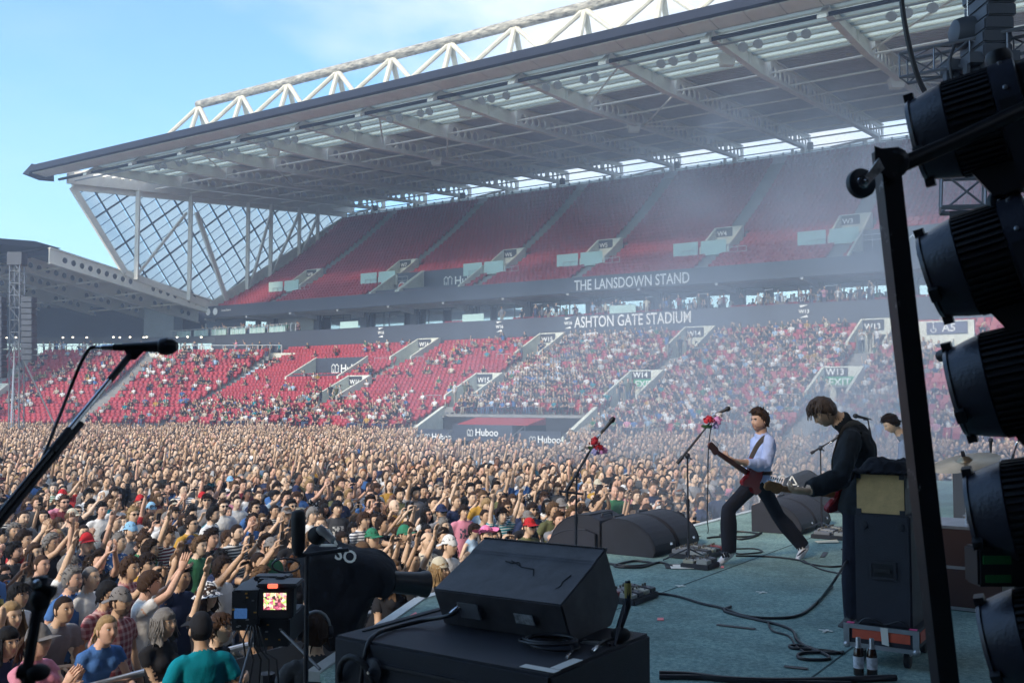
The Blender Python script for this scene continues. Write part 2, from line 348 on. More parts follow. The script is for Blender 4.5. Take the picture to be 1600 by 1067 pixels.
# ------------------------------------------------------------------ the long stand
LB = S(57, 40, 0)
stand = thing('stadium_stand', 'long two tier red seated stand under a white steel truss roof beyond the crowd', 'stand', LB)
ALL_SEATS = []     # (pos, yaw) of every seat
SEAT_ROWS = []     # (origin, dir, normal, row points) for the spectators
def intervals(a, b, cuts):
    out = [(a, b)]
    for c0, c1 in cuts:
        nx = []
        for x0, x1 in out:
            if c1 <= x0 or c0 >= x1: nx.append((x0, x1)); continue
            if c0 > x0: nx.append((x0, c0))
            if c1 < x1: nx.append((c1, x1))
        out = nx
    return [i for i in out if i[1] - i[0] > 0.05]
def tier(O, e, m, d0, z0, nrow, dep, rise, u0, u1, aisles, cuts, seats, spect, curve=0.0):
    """stepped terrace; u0/u1: functions of the distance d; cuts: (ua, ub, da, db) openings; seats: list to extend"""
    mb = MB(); z = z0; yaw = math.atan2(m.y, m.x) - math.pi / 2
    zs = []
    for i in range(nrow):
        d = d0 + dep * i; zs.append((d, z)); cc = [(a, b) for a, b, c0, c1 in cuts if c0 - 0.01 <= d < c1 - 0.01]
        rz = rise + curve * i
        for a, b in intervals(u0(d), u1(d), cc):
            P = lambda u, dd, zz: O + e * u + m * dd + V((0, 0, zz))
            mb.quad(P(a, d, z), P(b, d, z), P(b, d + dep, z), P(a, d + dep, z))
            mb.quad(P(a, d, z - rz - 0.02), P(b, d, z - rz - 0.02), P(b, d, z), P(a, d, z))
            for ua in aisles:     # half steps in the aisles
                if a + 0.7 < ua < b - 0.7:
                    c = P(ua, d - 0.2, z - rz * 0.75)
                    mb.box(c, e * 0.6, m * 0.199, V((0, 0, rz * 0.25)))
            sc = [(ua - 0.75, ua + 0.75) for ua in aisles]
            for s0, s1 in intervals(a + 0.05, b - 0.05, sc):
                k = int((s1 - s0) / 0.5)
                if k < 1: continue
                off = (s1 - s0 - k * 0.5) / 2 + 0.25
                for j in range(k):
                    p = P(s0 + off + j * 0.5, d + dep - 0.22, z); seats.append((p, yaw)); spect.append((p - m * 0.12, yaw, i, s0 + off + j * 0.5))
        z += rz
    return mb, zs
SPECT_LOW, SPECT_UP, SPECT_COR = [], [], []
O0 = V((0, 0, 0))
LOW_T = [4.0, 18.9, 33.4, 47.9, 62.4]
UP_T = [9.0, 23.0, 34.5, 47.0, 58.5, 73.0, 88.0]
vlow = [(t - 1.5, t + 1.5, 63.6, 67.6) for t in LOW_T] + [(t - 1.5, t + 1.5, 73.6, 77.6) for t in LOW_T]
tun = [(34.2, 47.7, 56.9, 61.2)]
bay_low = [(66.5, 73.5, 70.0, 73.2), (2.0, 13.0, 70.0, 73.2)]
low_mb, low_z = tier(O0, S_, N_, 57.2, 1.15, 26, 0.8, 0.24, lambda d: -26.0, lambda d: 77 + 0.285 * (d - 57), LOW_T, vlow + tun + bay_low, ALL_SEATS, SPECT_LOW, 0.0046)
part('lower_tier', low_mb, M_conc, stand)
zl = lambda P: np.interp(P, [a for a, b in low_z], [b for a, b in low_z])
LOWTOP = low_z[-1][1]
vup = [(t - 1.5, t + 1.5, 83.8, 87.1) for t in UP_T]
bay_up = [(59.9, 72.0, 80.4, 83.8), (9.0, 21.6, 80.4, 83.8)]
up_mb, up_z = tier(O0, S_, N_, 79.6, 14.35, 27, 0.82, 0.40, lambda d: -26.0, lambda d: 97.6, UP_T, vup + bay_up, ALL_SEATS, SPECT_UP, 0.0105)
zu = lambda P: np.interp(P, [a for a, b in up_z], [b for a, b in up_z])
UPTOP = up_z[-1][1]
part('upper_tier', up_mb, M_conc, stand)
# corner bowl
CO = S(57, 77); CE = V((-1, 0.05, 0)).normalized(); CN = V((0.05, 1, 0)).normalized()
EB = S(60, 100, 0)
endst = thing('stadium_stand', 'lower stand closing the far end of the pitch, dark hall behind its red corner seats', 'stand', EB)
cor_al = [8.0, 21.0, 34.0]
vcor = [(20.0 - 1.4, 20.0 + 4, 4.0, 8.0)]
cor_mb, cor_z = tier(CO, CE, CN, 0.2, 1.15, 22, 0.8, 0.28, lambda d: -0.285 * d - 0.1, lambda d: 60, cor_al, vcor, ALL_SEATS, SPECT_COR, 0.0052)
part('corner_tier', cor_mb, M_conc, endst)
# front boards of the pitch
def board(P0, t0, t1, z0=0.0, z1=1.25): return MB().sbox(P0, P0 + 0.18, t0, t1, z0, z1)
part('front_wall', board(56.8, -26, 34.2), M_dark, stand); part('front_wall', board(56.8, 47.7, 77.0), M_dark, stand)
fw = MB().box(CO + CE * 30 - CN * 0.15 + V((0, 0, 0.62)), CE * 30, CN * 0.09, V((0, 0, 0.62))); part('front_wall', fw, M_dark, endst)

# seats: one template; the 300 that show largest are parts, all others one piece
seat_mb = MB()
def seat_box(c, hx, hy, hz, tilt): seat_mb.box(c, (hx, 0, 0), V((0, math.cos(tilt), math.sin(tilt))) * hy, V((0, -math.sin(tilt), math.cos(tilt))) * hz)
seat_box((0, 0.10, 0.64), 0.215, 0.02, 0.21, -0.20); seat_box((0, -0.07, 0.40), 0.205, 0.025, 0.17, 0.10); seat_mb.box((0, 0.06, 0.25), (0.03, 0, 0), (0, 0.03, 0), (0, 0, 0.22))
seat_me = seat_mb.mesh('seat'); seat_me.materials.append(M_red)
def vis_px(p):
    q = p - V((0, 0, CAMZ)); return 800 + FPX * q.x / q.y, q.y
infr = [i for i, (p, y) in enumerate(ALL_SEATS) if 1180 < vis_px(p)[0] < 1600]
infr.sort(key=lambda i: ALL_SEATS[i][0].length); near_s = set(infr[::3][:300])
EMPTYISH = None
def add_seats(idx, parent):
    pos = [ALL_SEATS[i][0] - parent.location for i in idx]; yaw = [ALL_SEATS[i][1] for i in idx]
    me = merge('seating', [tuple(v) for v in seat_mb.v], seat_mb.f, [tuple(p) for p in pos], yaw, 1.0)
    tag(link('seating', me, M_red, parent), kind='stuff')
nL = len(SPECT_LOW) + len(SPECT_UP)
# keep only seats that the frame (or a step to the side) can see
ok = [i for i, (p, y) in enumerate(ALL_SEATS) if -160 < vis_px(p)[0] < 1760]
add_seats([i for i in ok if i < nL and i not in near_s], stand); add_seats([i for i in ok if i >= nL], endst)
for i in near_s:
    p, y = ALL_SEATS[i]; shared('seat', seat_me, stand, Matrix.Translation(p - LB) @ Matrix.Rotation(y, 4, 'Z'))

# vomitories (stair mouths) with walls, sign and rail
def vomitory(t, P0, P1, zf, parent, code, exit_, wallm, glass=False):
    w = 1.3; z0 = float(zf(P0)) - 0.35; zb = float(zf(P1)); mb = MB(); A = (t - w, t + w)
    for tt in A:
        s = 0.09
        mb.hexa([S(P0 - 0.3, tt + s, z0), S(P0 - 0.3, tt - s, z0), S(P1, tt - s, z0), S(P1, tt + s, z0),
                 S(P0 - 0.3, tt + s, z0 + 1.0), S(P0 - 0.3, tt - s, z0 + 1.0), S(P1, tt - s, zb + 1.1), S(P1, tt + s, zb + 1.1)])
    mb.sbox(P1, P1 + 0.18, t - w - 0.09, t + w + 0.09, z0 + 1.75, zb + 1.1)      # header
    mb.sbox(P1, P1 + 0.18, t - w - 0.09, t - w * 0.35, z0, z0 + 1.748); mb.sbox(P1, P1 + 0.18, t + w * 0.35, t + w + 0.09, z0, z0 + 1.748)
    v = part('vomitory', mb, wallm, parent)
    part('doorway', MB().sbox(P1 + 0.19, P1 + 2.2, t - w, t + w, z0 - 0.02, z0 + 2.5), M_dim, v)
    part('landing', MB().sbox(P0 - 0.6, P1, t - w + 0.1, t + w - 0.1, z0 - 0.25, z0), M_conc, v)
    if code:
        zt = zb + 1.05; h = 0.62 if exit_ else 0.85
        part('sign', MB().sbox(P1 - 0.05, P1 - 0.005, t - 0.35, t + 1.2, zt - h, zt - 0.04), M_signd, v)
        text_part('lettering', code, 0.60, S(P1 - 0.07, t + 1.1, zt - h + 0.1), -S_, (0, 0, 1), M_let, v, 0.006, bold=0.012)
        if exit_:
            part('sign', MB().sbox(P1 - 0.05, P1 - 0.005, t - 0.75, t + 1.2, zt - 1.30, zt - h - 0.02), M_green, v)
            text_part('lettering', 'EXIT', 0.72, S(P1 - 0.07, t + 0.95, zt - 1.25), -S_, (0, 0, 1), M_let, v, 0.006, bold=0.012)
    if glass:
        for a, b in ((t + w + 0.2, t + w + 2.6), (t - w + 0.1, t + w - 0.1)):
            q = float(zf(P0 - 0.5)); gl = MB().sbox(P0 - 0.42, P0 - 0.38, a, b, q + 0.2, q + 1.5); part('glass_panel', gl, M_glassg, v)
    for tt in (t - w - 1.0, t + w + 1.0):
        ra = MB(); q0 = float(zf(P0 - 1.0)) + 1.0
        for zz in (q0, q0 - 0.45): ra.tube([S(P0 - 0.5, tt - 0.8, zz), S(P0 - 0.5, tt + 0.8, zz)], 0.03, 5)
        for s in (-0.8, 0, 0.8): ra.tube([S(P0 - 0.5, tt + s, q0 - 1.1), S(P0 - 0.5, tt + s, q0)], 0.03, 5)
        part('rail', ra, M_galv, v)
    return v
for t, c in zip(LOW_T, ('W12', 'W13', 'W14', 'W15', 'W16')):
    vomitory(t, 63.6, 67.6, zl, stand, c, t < 40, M_cream)
    vomitory(t, 73.6, 77.6, zl, stand, c, False, M_cream)
for t, c in zip(UP_T, ('W2', 'W3', 'W4', 'W5', 'W6', 'W7', 'W8')): vomitory(t, 83.8, 87.1, zu, stand, c, False, M_cream, True)
# handrail hoops on the upper aisles, a few rows
# bays with dark printed panels
def house_icon(mb, o, sx, zz, w, y):
    """outline of two little pitched roofs"""
    q = lambda a, b: o + sx * (a * w) + V((0, 0, b * w))
    for a, b in (((0, .55), (.28, .85)), ((.28, .85), (.52, .62)), ((.52, .62), (.76, .85)), ((.76, .85), (1.04, .55)), ((.08, .5), (.08, 0)), ((.52, .6), (.52, 0)), ((.96, .5), (.96, 0)), ((.3, .3), (.3, 0)), ((.08, 0), (.96, 0))):
        mb.bar(q(*a), q(*b), 0.07 * w, 0.02, up=y)
def bay(t0, t1, P0, P1, zf, parent, words, h=1.0):
    z0 = float(zf(P0)) - 0.3; zb = float(zf(P1)) + 0.9
    b = part('viewing_bay', MB().sbox(P0, P1 - 0.14, t0 + 0.1, t1 - 0.1, z0 - 0.2, z0), M_conc, parent)
    for tt in (t0, t1):
        s = 0.1; mb = MB().hexa([S(P0 - 1.0, tt + s, z0 - 0.6), S(P0 - 1.0, tt - s, z0 - 0.6), S(P1, tt - s, z0 - 0.6), S(P1, tt + s, z0 - 0.6), S(P0 - 1.0, tt + s, z0 + 0.5), S(P0 - 1.0, tt - s, z0 + 0.5), S(P1, tt - s, zb + 0.1), S(P1, tt + s, zb + 0.1)])
        part('side_wall', mb, M_cream, b)
    part('panel', MB().sbox(P1 - 0.14, P1, t0 + 0.1, t1 - 0.1, z0, zb), M_fascia, b)
    part('parapet', MB().sbox(P0 - 0.2, P0, t0 + 0.1, t1 - 0.1, z0 - 0.7, z0 + 0.75), M_fascia, b)
    for tx, s, sz in words:
        ic = MB()
        o = S(P1 - 0.17, tx, z0 + (zb - z0) * 0.40)
        if s == 'crest':
            for k, (tt, r) in enumerate(((0, 0.62), (-1.6, 0.55))):
                c = o - S_ * tt * -1 + V((0, 0, 0.2)); ic.lathe(c, -N_, [(0, r), (0.03, r)], 20)
            part('emblem', ic, M_let, b)
            part('emblem', MB().lathe(o + V((0, 0, 0.2)) - N_ * 0.035, -N_, [(0, 0.48), (0.02, 0.48)], 20), mat('crest_red', (0.5, 0.06, 0.05)), b)
            bl = MB()
            for a, z in ((-0.35, 0.5), (0.35, 0.5)): bl.ball(o + S_ * (-1.6 + a) + V((0, 0, 0.2 + z)) - N_ * 0.02, 0.18, 0.06, 0.18, 8, 5)
            part('emblem', bl, M_let, b); continue
        house_icon(ic, o, -S_, 0, sz, -N_); part('emblem', ic, M_let, b)
        text_part('lettering', s, sz * 1.15, o - S_ * sz * 1.25, -S_, (0, 0, 1), M_let, b, 0.008, bold=0.015)
bay(60.0, 68.0, 80.4, 83.8, zu, stand, [(65.2, 'Huboo', 1.15)]); bay(68.3, 71.9, 80.4, 83.8, zu, stand, [(71.0, 'crest', 1.0)])
bay(9.0, 21.6, 80.4, 83.8, zu, stand, [(18.6, 'Huboo', 1.25)])
bay(66.5, 73.5, 70.0, 73.2, zl, stand, [(71.2, 'Huboo', 1.0)])
bay(2.0, 13.0, 70.0, 73.2, zl, stand, [(9.0, 'Huboo', 1.0)])
acs = part('sign', MB().sbox(72.8, 72.85, 12.0, 14.6, 8.0, 8.8), mat('sign_grey_blue', (0.12, 0.13, 0.2)), stand)
text_part('lettering', 'A5', 0.75, S(72.77, 13.6, 8.15), -S_, (0, 0, 1), M_let, acs, 0.006, bold=0.012)
wc = MB(); o = S(72.77, 14.15, 8.15)    # wheelchair symbol
for k in range(10):
    a0, a1 = R(150 + 24 * k), R(150 + 24 * (k + 1)); wc.bar(o + (-S_ * math.cos(a0) + V((0, 0, math.sin(a0)))) * 0.17 + V((0, 0, .12)), o + (-S_ * math.cos(a1) + V((0, 0, math.sin(a1)))) * 0.17 + V((0, 0, .12)), 0.05, 0.01, up=-N_)
wc.bar(o + V((0, 0, 0.5)), o + V((0, 0, 0.22)), 0.06, 0.01, up=-N_); wc.bar(o + V((0, 0, 0.22)), o - S_ * 0.16 + V((0, 0, 0.2)), 0.06, 0.01, up=-N_); wc.ball(o + V((0, 0, 0.6)), 0.06, 0.03, 0.06, 8, 5)
part('emblem', wc, M_let, acs)
part('bay_wall', MB().sbox(72.9, 73.2, 11.6, 15.2, 5.6, 8.9), M_cream, stand)
# players' tunnel with name boards
tn = MB(); tn.sbox(57.0, 61.0, 38.2, 38.4, 0, 1.6); tn.sbox(57.0, 61.0, 43.0, 43.2, 0, 1.6); tn.sbox(57.0, 61.0, 38.2, 43.2, 1.602, 1.72)
tn.sbox(61.0, 61.2, 34.2, 47.7, 0, 2.2)
tunnel = part('tunnel', tn, M_dim, stand)
part('name_board', MB().sbox(56.5, 56.95, 38.1, 43.2, 0.62, 1.75), M_fascia, tunnel)
ic = MB(); house_icon(ic, S(56.47, 41.9, 0.98), -S_, 0, 0.52, -N_); part('emblem', ic, M_let, tunnel)
text_part('lettering', 'Huboo', 0.7, S(56.47, 41.2, 1.0), -S_, (0, 0, 1), M_let, tunnel, 0.006, bold=0.01)
part('red_cover', MB().hexa([S(57.1, 43.2, 1.73), S(57.1, 37.2, 1.73), S(59.4, 37.2, 1.73), S(59.4, 43.2, 1.73), S(57.1, 43.2, 1.78), S(57.1, 37.2, 1.78), S(59.4, 37.2, 2.2), S(59.4, 43.2, 2.2)]), mat('red_cover', (0.36, 0.05, 0.06), 0.7), tunnel)
for a, b, tx in ((34.4, 37.9, 36.9), (43.4, 47.4, 46.0)):
    part('name_board', MB().sbox(56.85, 57.0, a, b, 0.0, 1.38), M_fascia, tunnel)
    ic = MB(); house_icon(ic, S(56.82, tx, 0.6), -S_, 0, 0.5, -N_); part('emblem', ic, M_let, tunnel)
    text_part('lettering', 'Huboo', 0.65, S(56.82, tx - 0.65, 0.62), -S_, (0, 0, 1), M_let, tunnel, 0.006, bold=0.01)
for a in (34.2, 47.7):
    part('side_wall', MB().hexa([S(56.8, a + .15, 0), S(56.8, a - .15, 0), S(61.2, a - .15, 0), S(61.2, a + .15, 0), S(56.8, a + .15, 1.0), S(56.8, a - .15, 1.0), S(61.2, a - .15, 3.0), S(61.2, a + .15, 3.0)]), M_cream, tunnel)
for a in (37.9, 43.5):
    rl = MB()
    for zz in (0.1, 0.5): rl.tube([S(55.0, a, zz), S(57.8, a, zz + 1.2)], 0.04, 5)
    for q in (55.0, 56.4, 57.8): rl.tube([S(q, a, 0), S(q, a, 0.5 + (q - 55.0) * 0.43)], 0.04, 5)
    part('rail', rl, M_galv, tunnel)
# fascias with the names
f1 = part('lower_fascia', MB().sbox(78.3, 78.55, -26, 104, LOWTOP + 0.35, 11.15), M_fascia, stand)
f2 = part('upper_fascia', MB().sbox(79.0, 79.5, -26, 98.2, 13.35, 14.75), M_fascia, stand)
text_part('lettering', 'ASHTON GATE STADIUM', 1.42, S(78.27, tP(898, 78.3), 9.98 + 0.06), -S_, (0, 0, 1), M_let, f1, 0.01, fit=tP(898, 78.3) - tP(1081, 78.3), bold=0.012)
text_part('lettering', 'THE LANSDOWN STAND', 1.36, S(78.97, tP(898, 79), 13.52), -S_, (0, 0, 1), M_let, f2, 0.01, fit=tP(898, 79) - tP(1079, 79), bold=0.012)
for u in (1250, 590, 775, 882):
    tt = tP(u, 78.3); text_part('lettering', 'W13' if u > 1000 else 'W16', 0.42, S(78.27, tt, 10.35), -S_, (0, 0, 1), M_let, f1, 0.006, bold=0.01)
    c = MB()
    for s in (1, -1): c.prism([S(78.28, tt + 0.35 * s - .4, 10.5 + 0.5 * s), S(78.28, tt - 0.35 * s - .4, 10.5 + 0.5 * s), S(78.28, tt + 0.25 * s - .4, 10.5 + 0.3 * s)], -N_ * 0.01)
    part('emblem', c, M_let, f1)
text_part('lettering', 'Lansdown', 0.42, S(78.97, 95.2, 14.05), -S_, (0, 0, 1), M_let, f2, 0.006)
em = MB()
for tt in (97.6, 96.3): em.lathe(S(78.98, tt, 14.1), -N_, [(0, 0.42), (0.02, 0.42)], 16)
part('emblem', em, M_let, f2)
# balcony deck, soffit, brackets, glazed boxes
part('balcony_deck', MB().sbox(78.55, 84.0, -26, 104, 10.2, 10.5), M_conc, stand)
part('soffit', MB().sbox(79.5, 86.0, -26, 98.0, 13.3, 13.5), M_deck, stand)
br = []
for k in range(15):
    t = -4 + 7.3 * k
    mb = MB().hexa([S(79.05, t + .12, 13.15), S(79.05, t - .12, 13.15), S(84, t - .12, 12.7), S(84, t + .12, 12.7), S(79.05, t + .12, 13.345), S(79.05, t - .12, 13.345), S(84, t - .12, 13.295), S(84, t + .12, 13.295)])
    part('bracket', mb, M_deck, stand)
    part('pier', MB().sbox(83.2, 83.6, t - 0.45, t + 0.45, 10.5, 13.3), M_dark, stand)
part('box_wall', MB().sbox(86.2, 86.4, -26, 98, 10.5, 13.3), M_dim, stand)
for k in range(12):
    t0 = -3.4 + 7.3 * k; ed_ = [0.0, 2.1, 3.2, 5.2, 6.4] if k % 2 else [0.3, 1.3, 3.5, 4.3, 6.3]
    for j, (a, b) in enumerate(zip(ed_, ed_[1:])):
        if (j + k) % 4 == 2: continue                      # open door
        w = part('window', MB().sbox(84.0, 84.05, t0 + a + 0.05, t0 + b - 0.05, 10.55, 13.25), M_win, stand)
    fr = MB()
    for a in ed_: fr.sbox(83.96, 84.08, t0 + a - 0.045, t0 + a + 0.045, 10.5, 13.29)
    fr.sbox(83.95, 84.09, t0 + ed_[0] - 0.05, t0 + ed_[-1] + 0.05, 13.2, 13.29)
    part('window_frame', fr, M_mull, stand)
part('pale_wall', MB().sbox(83.7, 83.9, 83.8, 104, 10.5, 13.29), mat('pale_panel', (0.42, 0.44, 0.44), 0.7, var=0.08, vscale=0.5), stand)
for k in range(22):
    t = 30 + 3.3 * k if k < 16 else 84 + 3.3 * (k - 16)
    if k % 5 == 3 or k >= 16: part('glass_panel', MB().sbox(78.7, 78.74, t, t + 2.6, 11.2, 11.9), M_glassg, stand)
bal = []
for i in range(-20, 80):      # balcony seats, two rows
    t = i * 0.5 + 22
    for P, z in ((80.1, 10.5), (81.2, 10.75)):
        if (i // 9) % 5 != 2: bal.append(tuple(S(P, t + 1.5, z) - LB))
yawL = math.atan2(N_.y, N_.x) - math.pi / 2
tag(link('balcony_seating', merge('balcony_seating', [tuple(v) for v in seat_mb.v], seat_mb.f, bal, yawL, 1.0), M_red, stand), kind='stuff')
part('balcony_step', MB().sbox(80.75, 84.0, 10, 64, 10.5, 10.74), M_conc, stand)
# ------------------------------------------------------------------ roof
RZ = lambda P: 26.35 + (P - 60) * 0.083          # underside of the beams
FP, BP = 58.6, 104.0
part('roof_deck', MB().hexa([S(70.5, 98.4, RZ(70.5) + 1.75), S(70.5, -26, RZ(70.5) + 1.75), S(BP, -26, RZ(BP) + 1.75), S(BP, 98.4, RZ(BP) + 1.75), S(70.5, 98.4, RZ(70.5) + 2.1), S(70.5, -26, RZ(70.5) + 2.1), S(BP, -26, RZ(BP) + 2.1), S(BP, 98.4, RZ(BP) + 2.1)]), M_deck, stand)
cor = MB()      # corrugated trays under the deck
for k in range(60):
    P = 71 + 0.55 * k; cor.hexa([S(P, 98.3, RZ(P) + 1.64), S(P, -26, RZ(P) + 1.64), S(P + 0.3, -26, RZ(P) + 1.64), S(P + 0.3, 98.3, RZ(P) + 1.64), S(P, 98.3, RZ(P) + 1.745), S(P, -26, RZ(P) + 1.745), S(P + 0.3, -26, RZ(P) + 1.745), S(P + 0.3, 98.3, RZ(P) + 1.745)])
tag(part('deck_rib', cor, M_deck, stand), kind='stuff')
ev = MB()        # eave: deep dark edge with a pale soffit behind it
prof = [(FP - 1.55, 27.32), (FP - 1.35, 27.22), (FP - 1.25, 27.3), (FP + 1.0, 27.32), (FP + 1.0, 27.9), (FP - 1.3, 28.02)]
ev.prism([S(p, 99.4, z) for p, z in prof], -S_ * 126)
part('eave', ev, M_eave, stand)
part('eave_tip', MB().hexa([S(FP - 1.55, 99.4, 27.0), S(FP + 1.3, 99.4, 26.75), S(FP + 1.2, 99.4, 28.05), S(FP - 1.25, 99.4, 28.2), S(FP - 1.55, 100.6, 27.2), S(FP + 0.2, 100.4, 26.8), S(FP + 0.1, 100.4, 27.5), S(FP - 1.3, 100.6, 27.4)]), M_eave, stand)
sf = MB()
for k in range(56): a_, b_2 = -25 + 2.22 * k + 0.03, -25 + 2.22 * k + 2.19; sf.hexa([S(FP - 1.2, b_2, 27.17), S(FP - 1.2, a_, 27.17), S(FP + 0.3, a_, 27.05), S(FP + 0.3, b_2, 27.05), S(FP - 1.2, b_2, 27.25), S(FP - 1.2, a_, 27.25), S(FP + 0.3, a_, 27.13), S(FP + 0.3, b_2, 27.13)])
tag(part('eave_soffit', sf, M_white, stand), kind='stuff')
part('gutter_pipe', MB().tube([S(FP + 1.0, 98, 26.75), S(FP + 1.0, -26, 26.75)], 0.15, 8), M_eave, stand)
part('cable_tray', MB().tube([S(FP + 2.2, 97, 26.7), S(FP + 2.2, -26, 26.7)], 0.07, 6), M_galv, stand)
for k in range(9):            # roof lights: clear strip sheets between the beams
    for j in range(17):
        t = 2.3 + 7.5 * j - 22.5
        if t > 92: continue
        P = FP + 1.2 + k * 1.12; zz = RZ(P) + 1.12
        part('roof_light', MB().hexa([S(P, t + 7.44, zz), S(P, t + 0.06, zz), S(P + 0.99, t + 0.06, zz + 0.06), S(P + 0.99, t + 7.44, zz + 0.06), S(P, t + 7.44, zz + 0.05), S(P, t + 0.06, zz + 0.05), S(P + 0.99, t + 0.06, zz + 0.11), S(P + 0.99, t + 7.44, zz + 0.11)]), M_sky if k % 2 else M_sky2, stand)
rb = MB()
for k in range(10): 
    P = FP + 1.12 + k * 1.12; rb.sbox(P - 0.07, P + 0.01, -26, 98.2, RZ(P) + 1.0, RZ(P) + 1.2)
tag(part('roof_batten', rb, M_white, stand), kind='stuff')
def web_holes(mb, A, B, z0f, z1f, e, n, r, thick, seg=12):
    """plate between P=A and B (functions give its lower and upper edge) with n round holes, at t=0; e: P -> point"""
    w = (B - A) / n
    for s in (-1, 1):
        for i in range(n):
            c = A + w * (i + 0.5); zc = (z0f(c) + z1f(c)) / 2
            out, inn = [], []
            for k in range(seg):
                a = 2 * math.pi * (k + 0.5) / seg; ca, sa = math.cos(a), math.sin(a); f = 1 / max(abs(ca), abs(sa))
                pp = c + ca * f * w / 2; zz = (z1f(pp) if sa * f > 0.99 else z0f(pp) if sa * f < -0.99 else zc + sa * f * (z1f(pp) - z0f(pp)) / 2)
                out.append((pp, zz)); inn.append((c + ca * r, zc + sa * r))
            vs = [e(p, z, s * thick) for p, z in out] + [e(p, z, s * thick) for p, z in inn]
            mb.add(vs, [(k, (k + 1) % seg, seg + (k + 1) % seg, seg + k) if s > 0 else (seg + k, seg + (k + 1) % seg, (k + 1) % seg, k) for k in range(seg)])
            if s > 0: mb.add([e(p, z, thick) for p, z in inn] + [e(p, z, -thick) for p, z in inn], [(k, (k + 1) % seg, seg + (k + 1) % seg, seg + k) for k in range(seg)])
bm_ = MB(); E_ = lambda p, z, dt: S(p, dt, z)
zlo = lambda P: RZ(P) + (0.55 if P < 61 else 0.55 * (1 - (P - 61) / 8) if P < 69 else 0.0)
ztop = lambda P: RZ(P) + 1.45
def solid(a, b, th=0.05): bm_.hexa([S(a, th, zlo(a)), S(a, -th, zlo(a)), S(b, -th, zlo(b)), S(b, th, zlo(b)), S(a, th, ztop(a)), S(a, -th, ztop(a)), S(b, -th, ztop(b)), S(b, th, ztop(b))])
solid(59.9, 61); solid(61, 69); solid(69, 71.4)
P = 71.4
while P < 102:
    web_holes(bm_, P, P + 4.2, zlo, ztop, E_, 4, 0.43, 0.05); solid(P + 4.2, P + 4.8); P += 4.8
def flange(f, h):
    for a, b in ((59.9, 61), (61, 69), (69, 104.5)):
        bm_.hexa([S(a, .24, f(a) - h), S(a, -.24, f(a) - h), S(b, -.24, f(b) - h), S(b, .24, f(b) - h), S(a, .24, f(a)), S(a, -.24, f(a)), S(b, -.24, f(b)), S(b, .24, f(b))])
flange(zlo, 0.08); flange(lambda p: ztop(p) + 0.1, 0.098)
for p in (61.2, 66.5, 70.6): bm_.sbox(p, p + 0.06, -0.22, 0.22, zlo(p) + 0.005, ztop(p) - 0.005)
bm_.hexa([S(58.9, .3, 26.35), S(58.9, -.3, 26.35), S(60.3, -.12, 26.95), S(60.3, .12, 26.95), S(58.9, .3, 26.55), S(58.9, -.3, 26.55), S(60.3, -.12, 27.75), S(60.3, .12, 27.75)])
beam_me = bm_.mesh('roof_beam', V((0, 0, 0))); beam_me.materials.append(M_white)
BEAM_T = [2.3 + 7.5 * k - 15 for k in range(15)]
part('end_girder', MB().hexa([S(60.2, 97.6, RZ(60.2)), S(60.2, 97.2, RZ(60.2)), S(104, 97.2, RZ(104)), S(104, 97.6, RZ(104)), S(60.2, 97.6, RZ(60.2) + 1.5), S(60.2, 97.2, RZ(60.2) + 1.5), S(104, 97.2, RZ(104) + 1.7), S(104, 97.6, RZ(104) + 1.7)]), M_white, stand)
for t in BEAM_T: shared('roof_beam', beam_me, stand, Matrix.Translation(S_ * t - LB))
for k in range(7):
    P = 70.8 + 4.8 * k; part('purlin', MB().tube([S(P, -20, RZ(P) + 0.35), S(P, 97, RZ(P) + 0.35)], 0.085, 6), M_white, stand)
for j, t in enumerate(BEAM_T[2:-2]):
    if j % 3 == 1:
        for a, b, q in ((61.5, 70.5, 0.6), (70.8, 80.4, 0.2), (90, 80.4, 0.2)): part('brace', MB().tube([S(a, t, RZ(a) + q), S(b, t + 7.5, RZ(b) + q)], 0.08, 6), M_white, stand)
    # hanging floodlights and loudspeaker boxes
    for q in (1.6, 3.0, 3.9) if j % 2 else (1.5, 2.4, 4.6, 5.6):
        c = S(FP + 2.2, t + q, 26.35); d = (-N_ * 0.75 + V((0, 0, -0.65))).normalized()
        f = MB().lathe(c - d * 0.1, d, [(0, 0.12), (0.1, 0.26), (0.32, 0.34), (0.34, 0.30)], 12); f.tube([c, c + V((0, 0, 0.35))], 0.03, 5)
        part('floodlight', f, M_galv, stand)
    if j % 3 == 0:
        c = S(64.2, t + 0.6, RZ(64) + 0.1); part('hung_speaker', MB().hexa([c + V(q) for q in ((-.45, -.3, -.35), (.45, -.3, -.35), (.45, .3, -.35), (-.45, .3, -.35), (-.6, -.4, .4), (.6, -.4, .4), (.6, .4, .4), (-.6, .4, .4))]), M_white, stand)
    if j % 3 == 2:
        c = S(79, t + 0.3, RZ(79) - 0.2); part('hung_speaker', MB().hexa([c + V(q) for q in ((-.45, -.3, -.35), (.45, -.3, -.35), (.45, .3, -.35), (-.45, .3, -.35), (-.6, -.4, .4), (.6, -.4, .4), (.6, .4, .4), (-.6, .4, .4))]), M_white, stand)
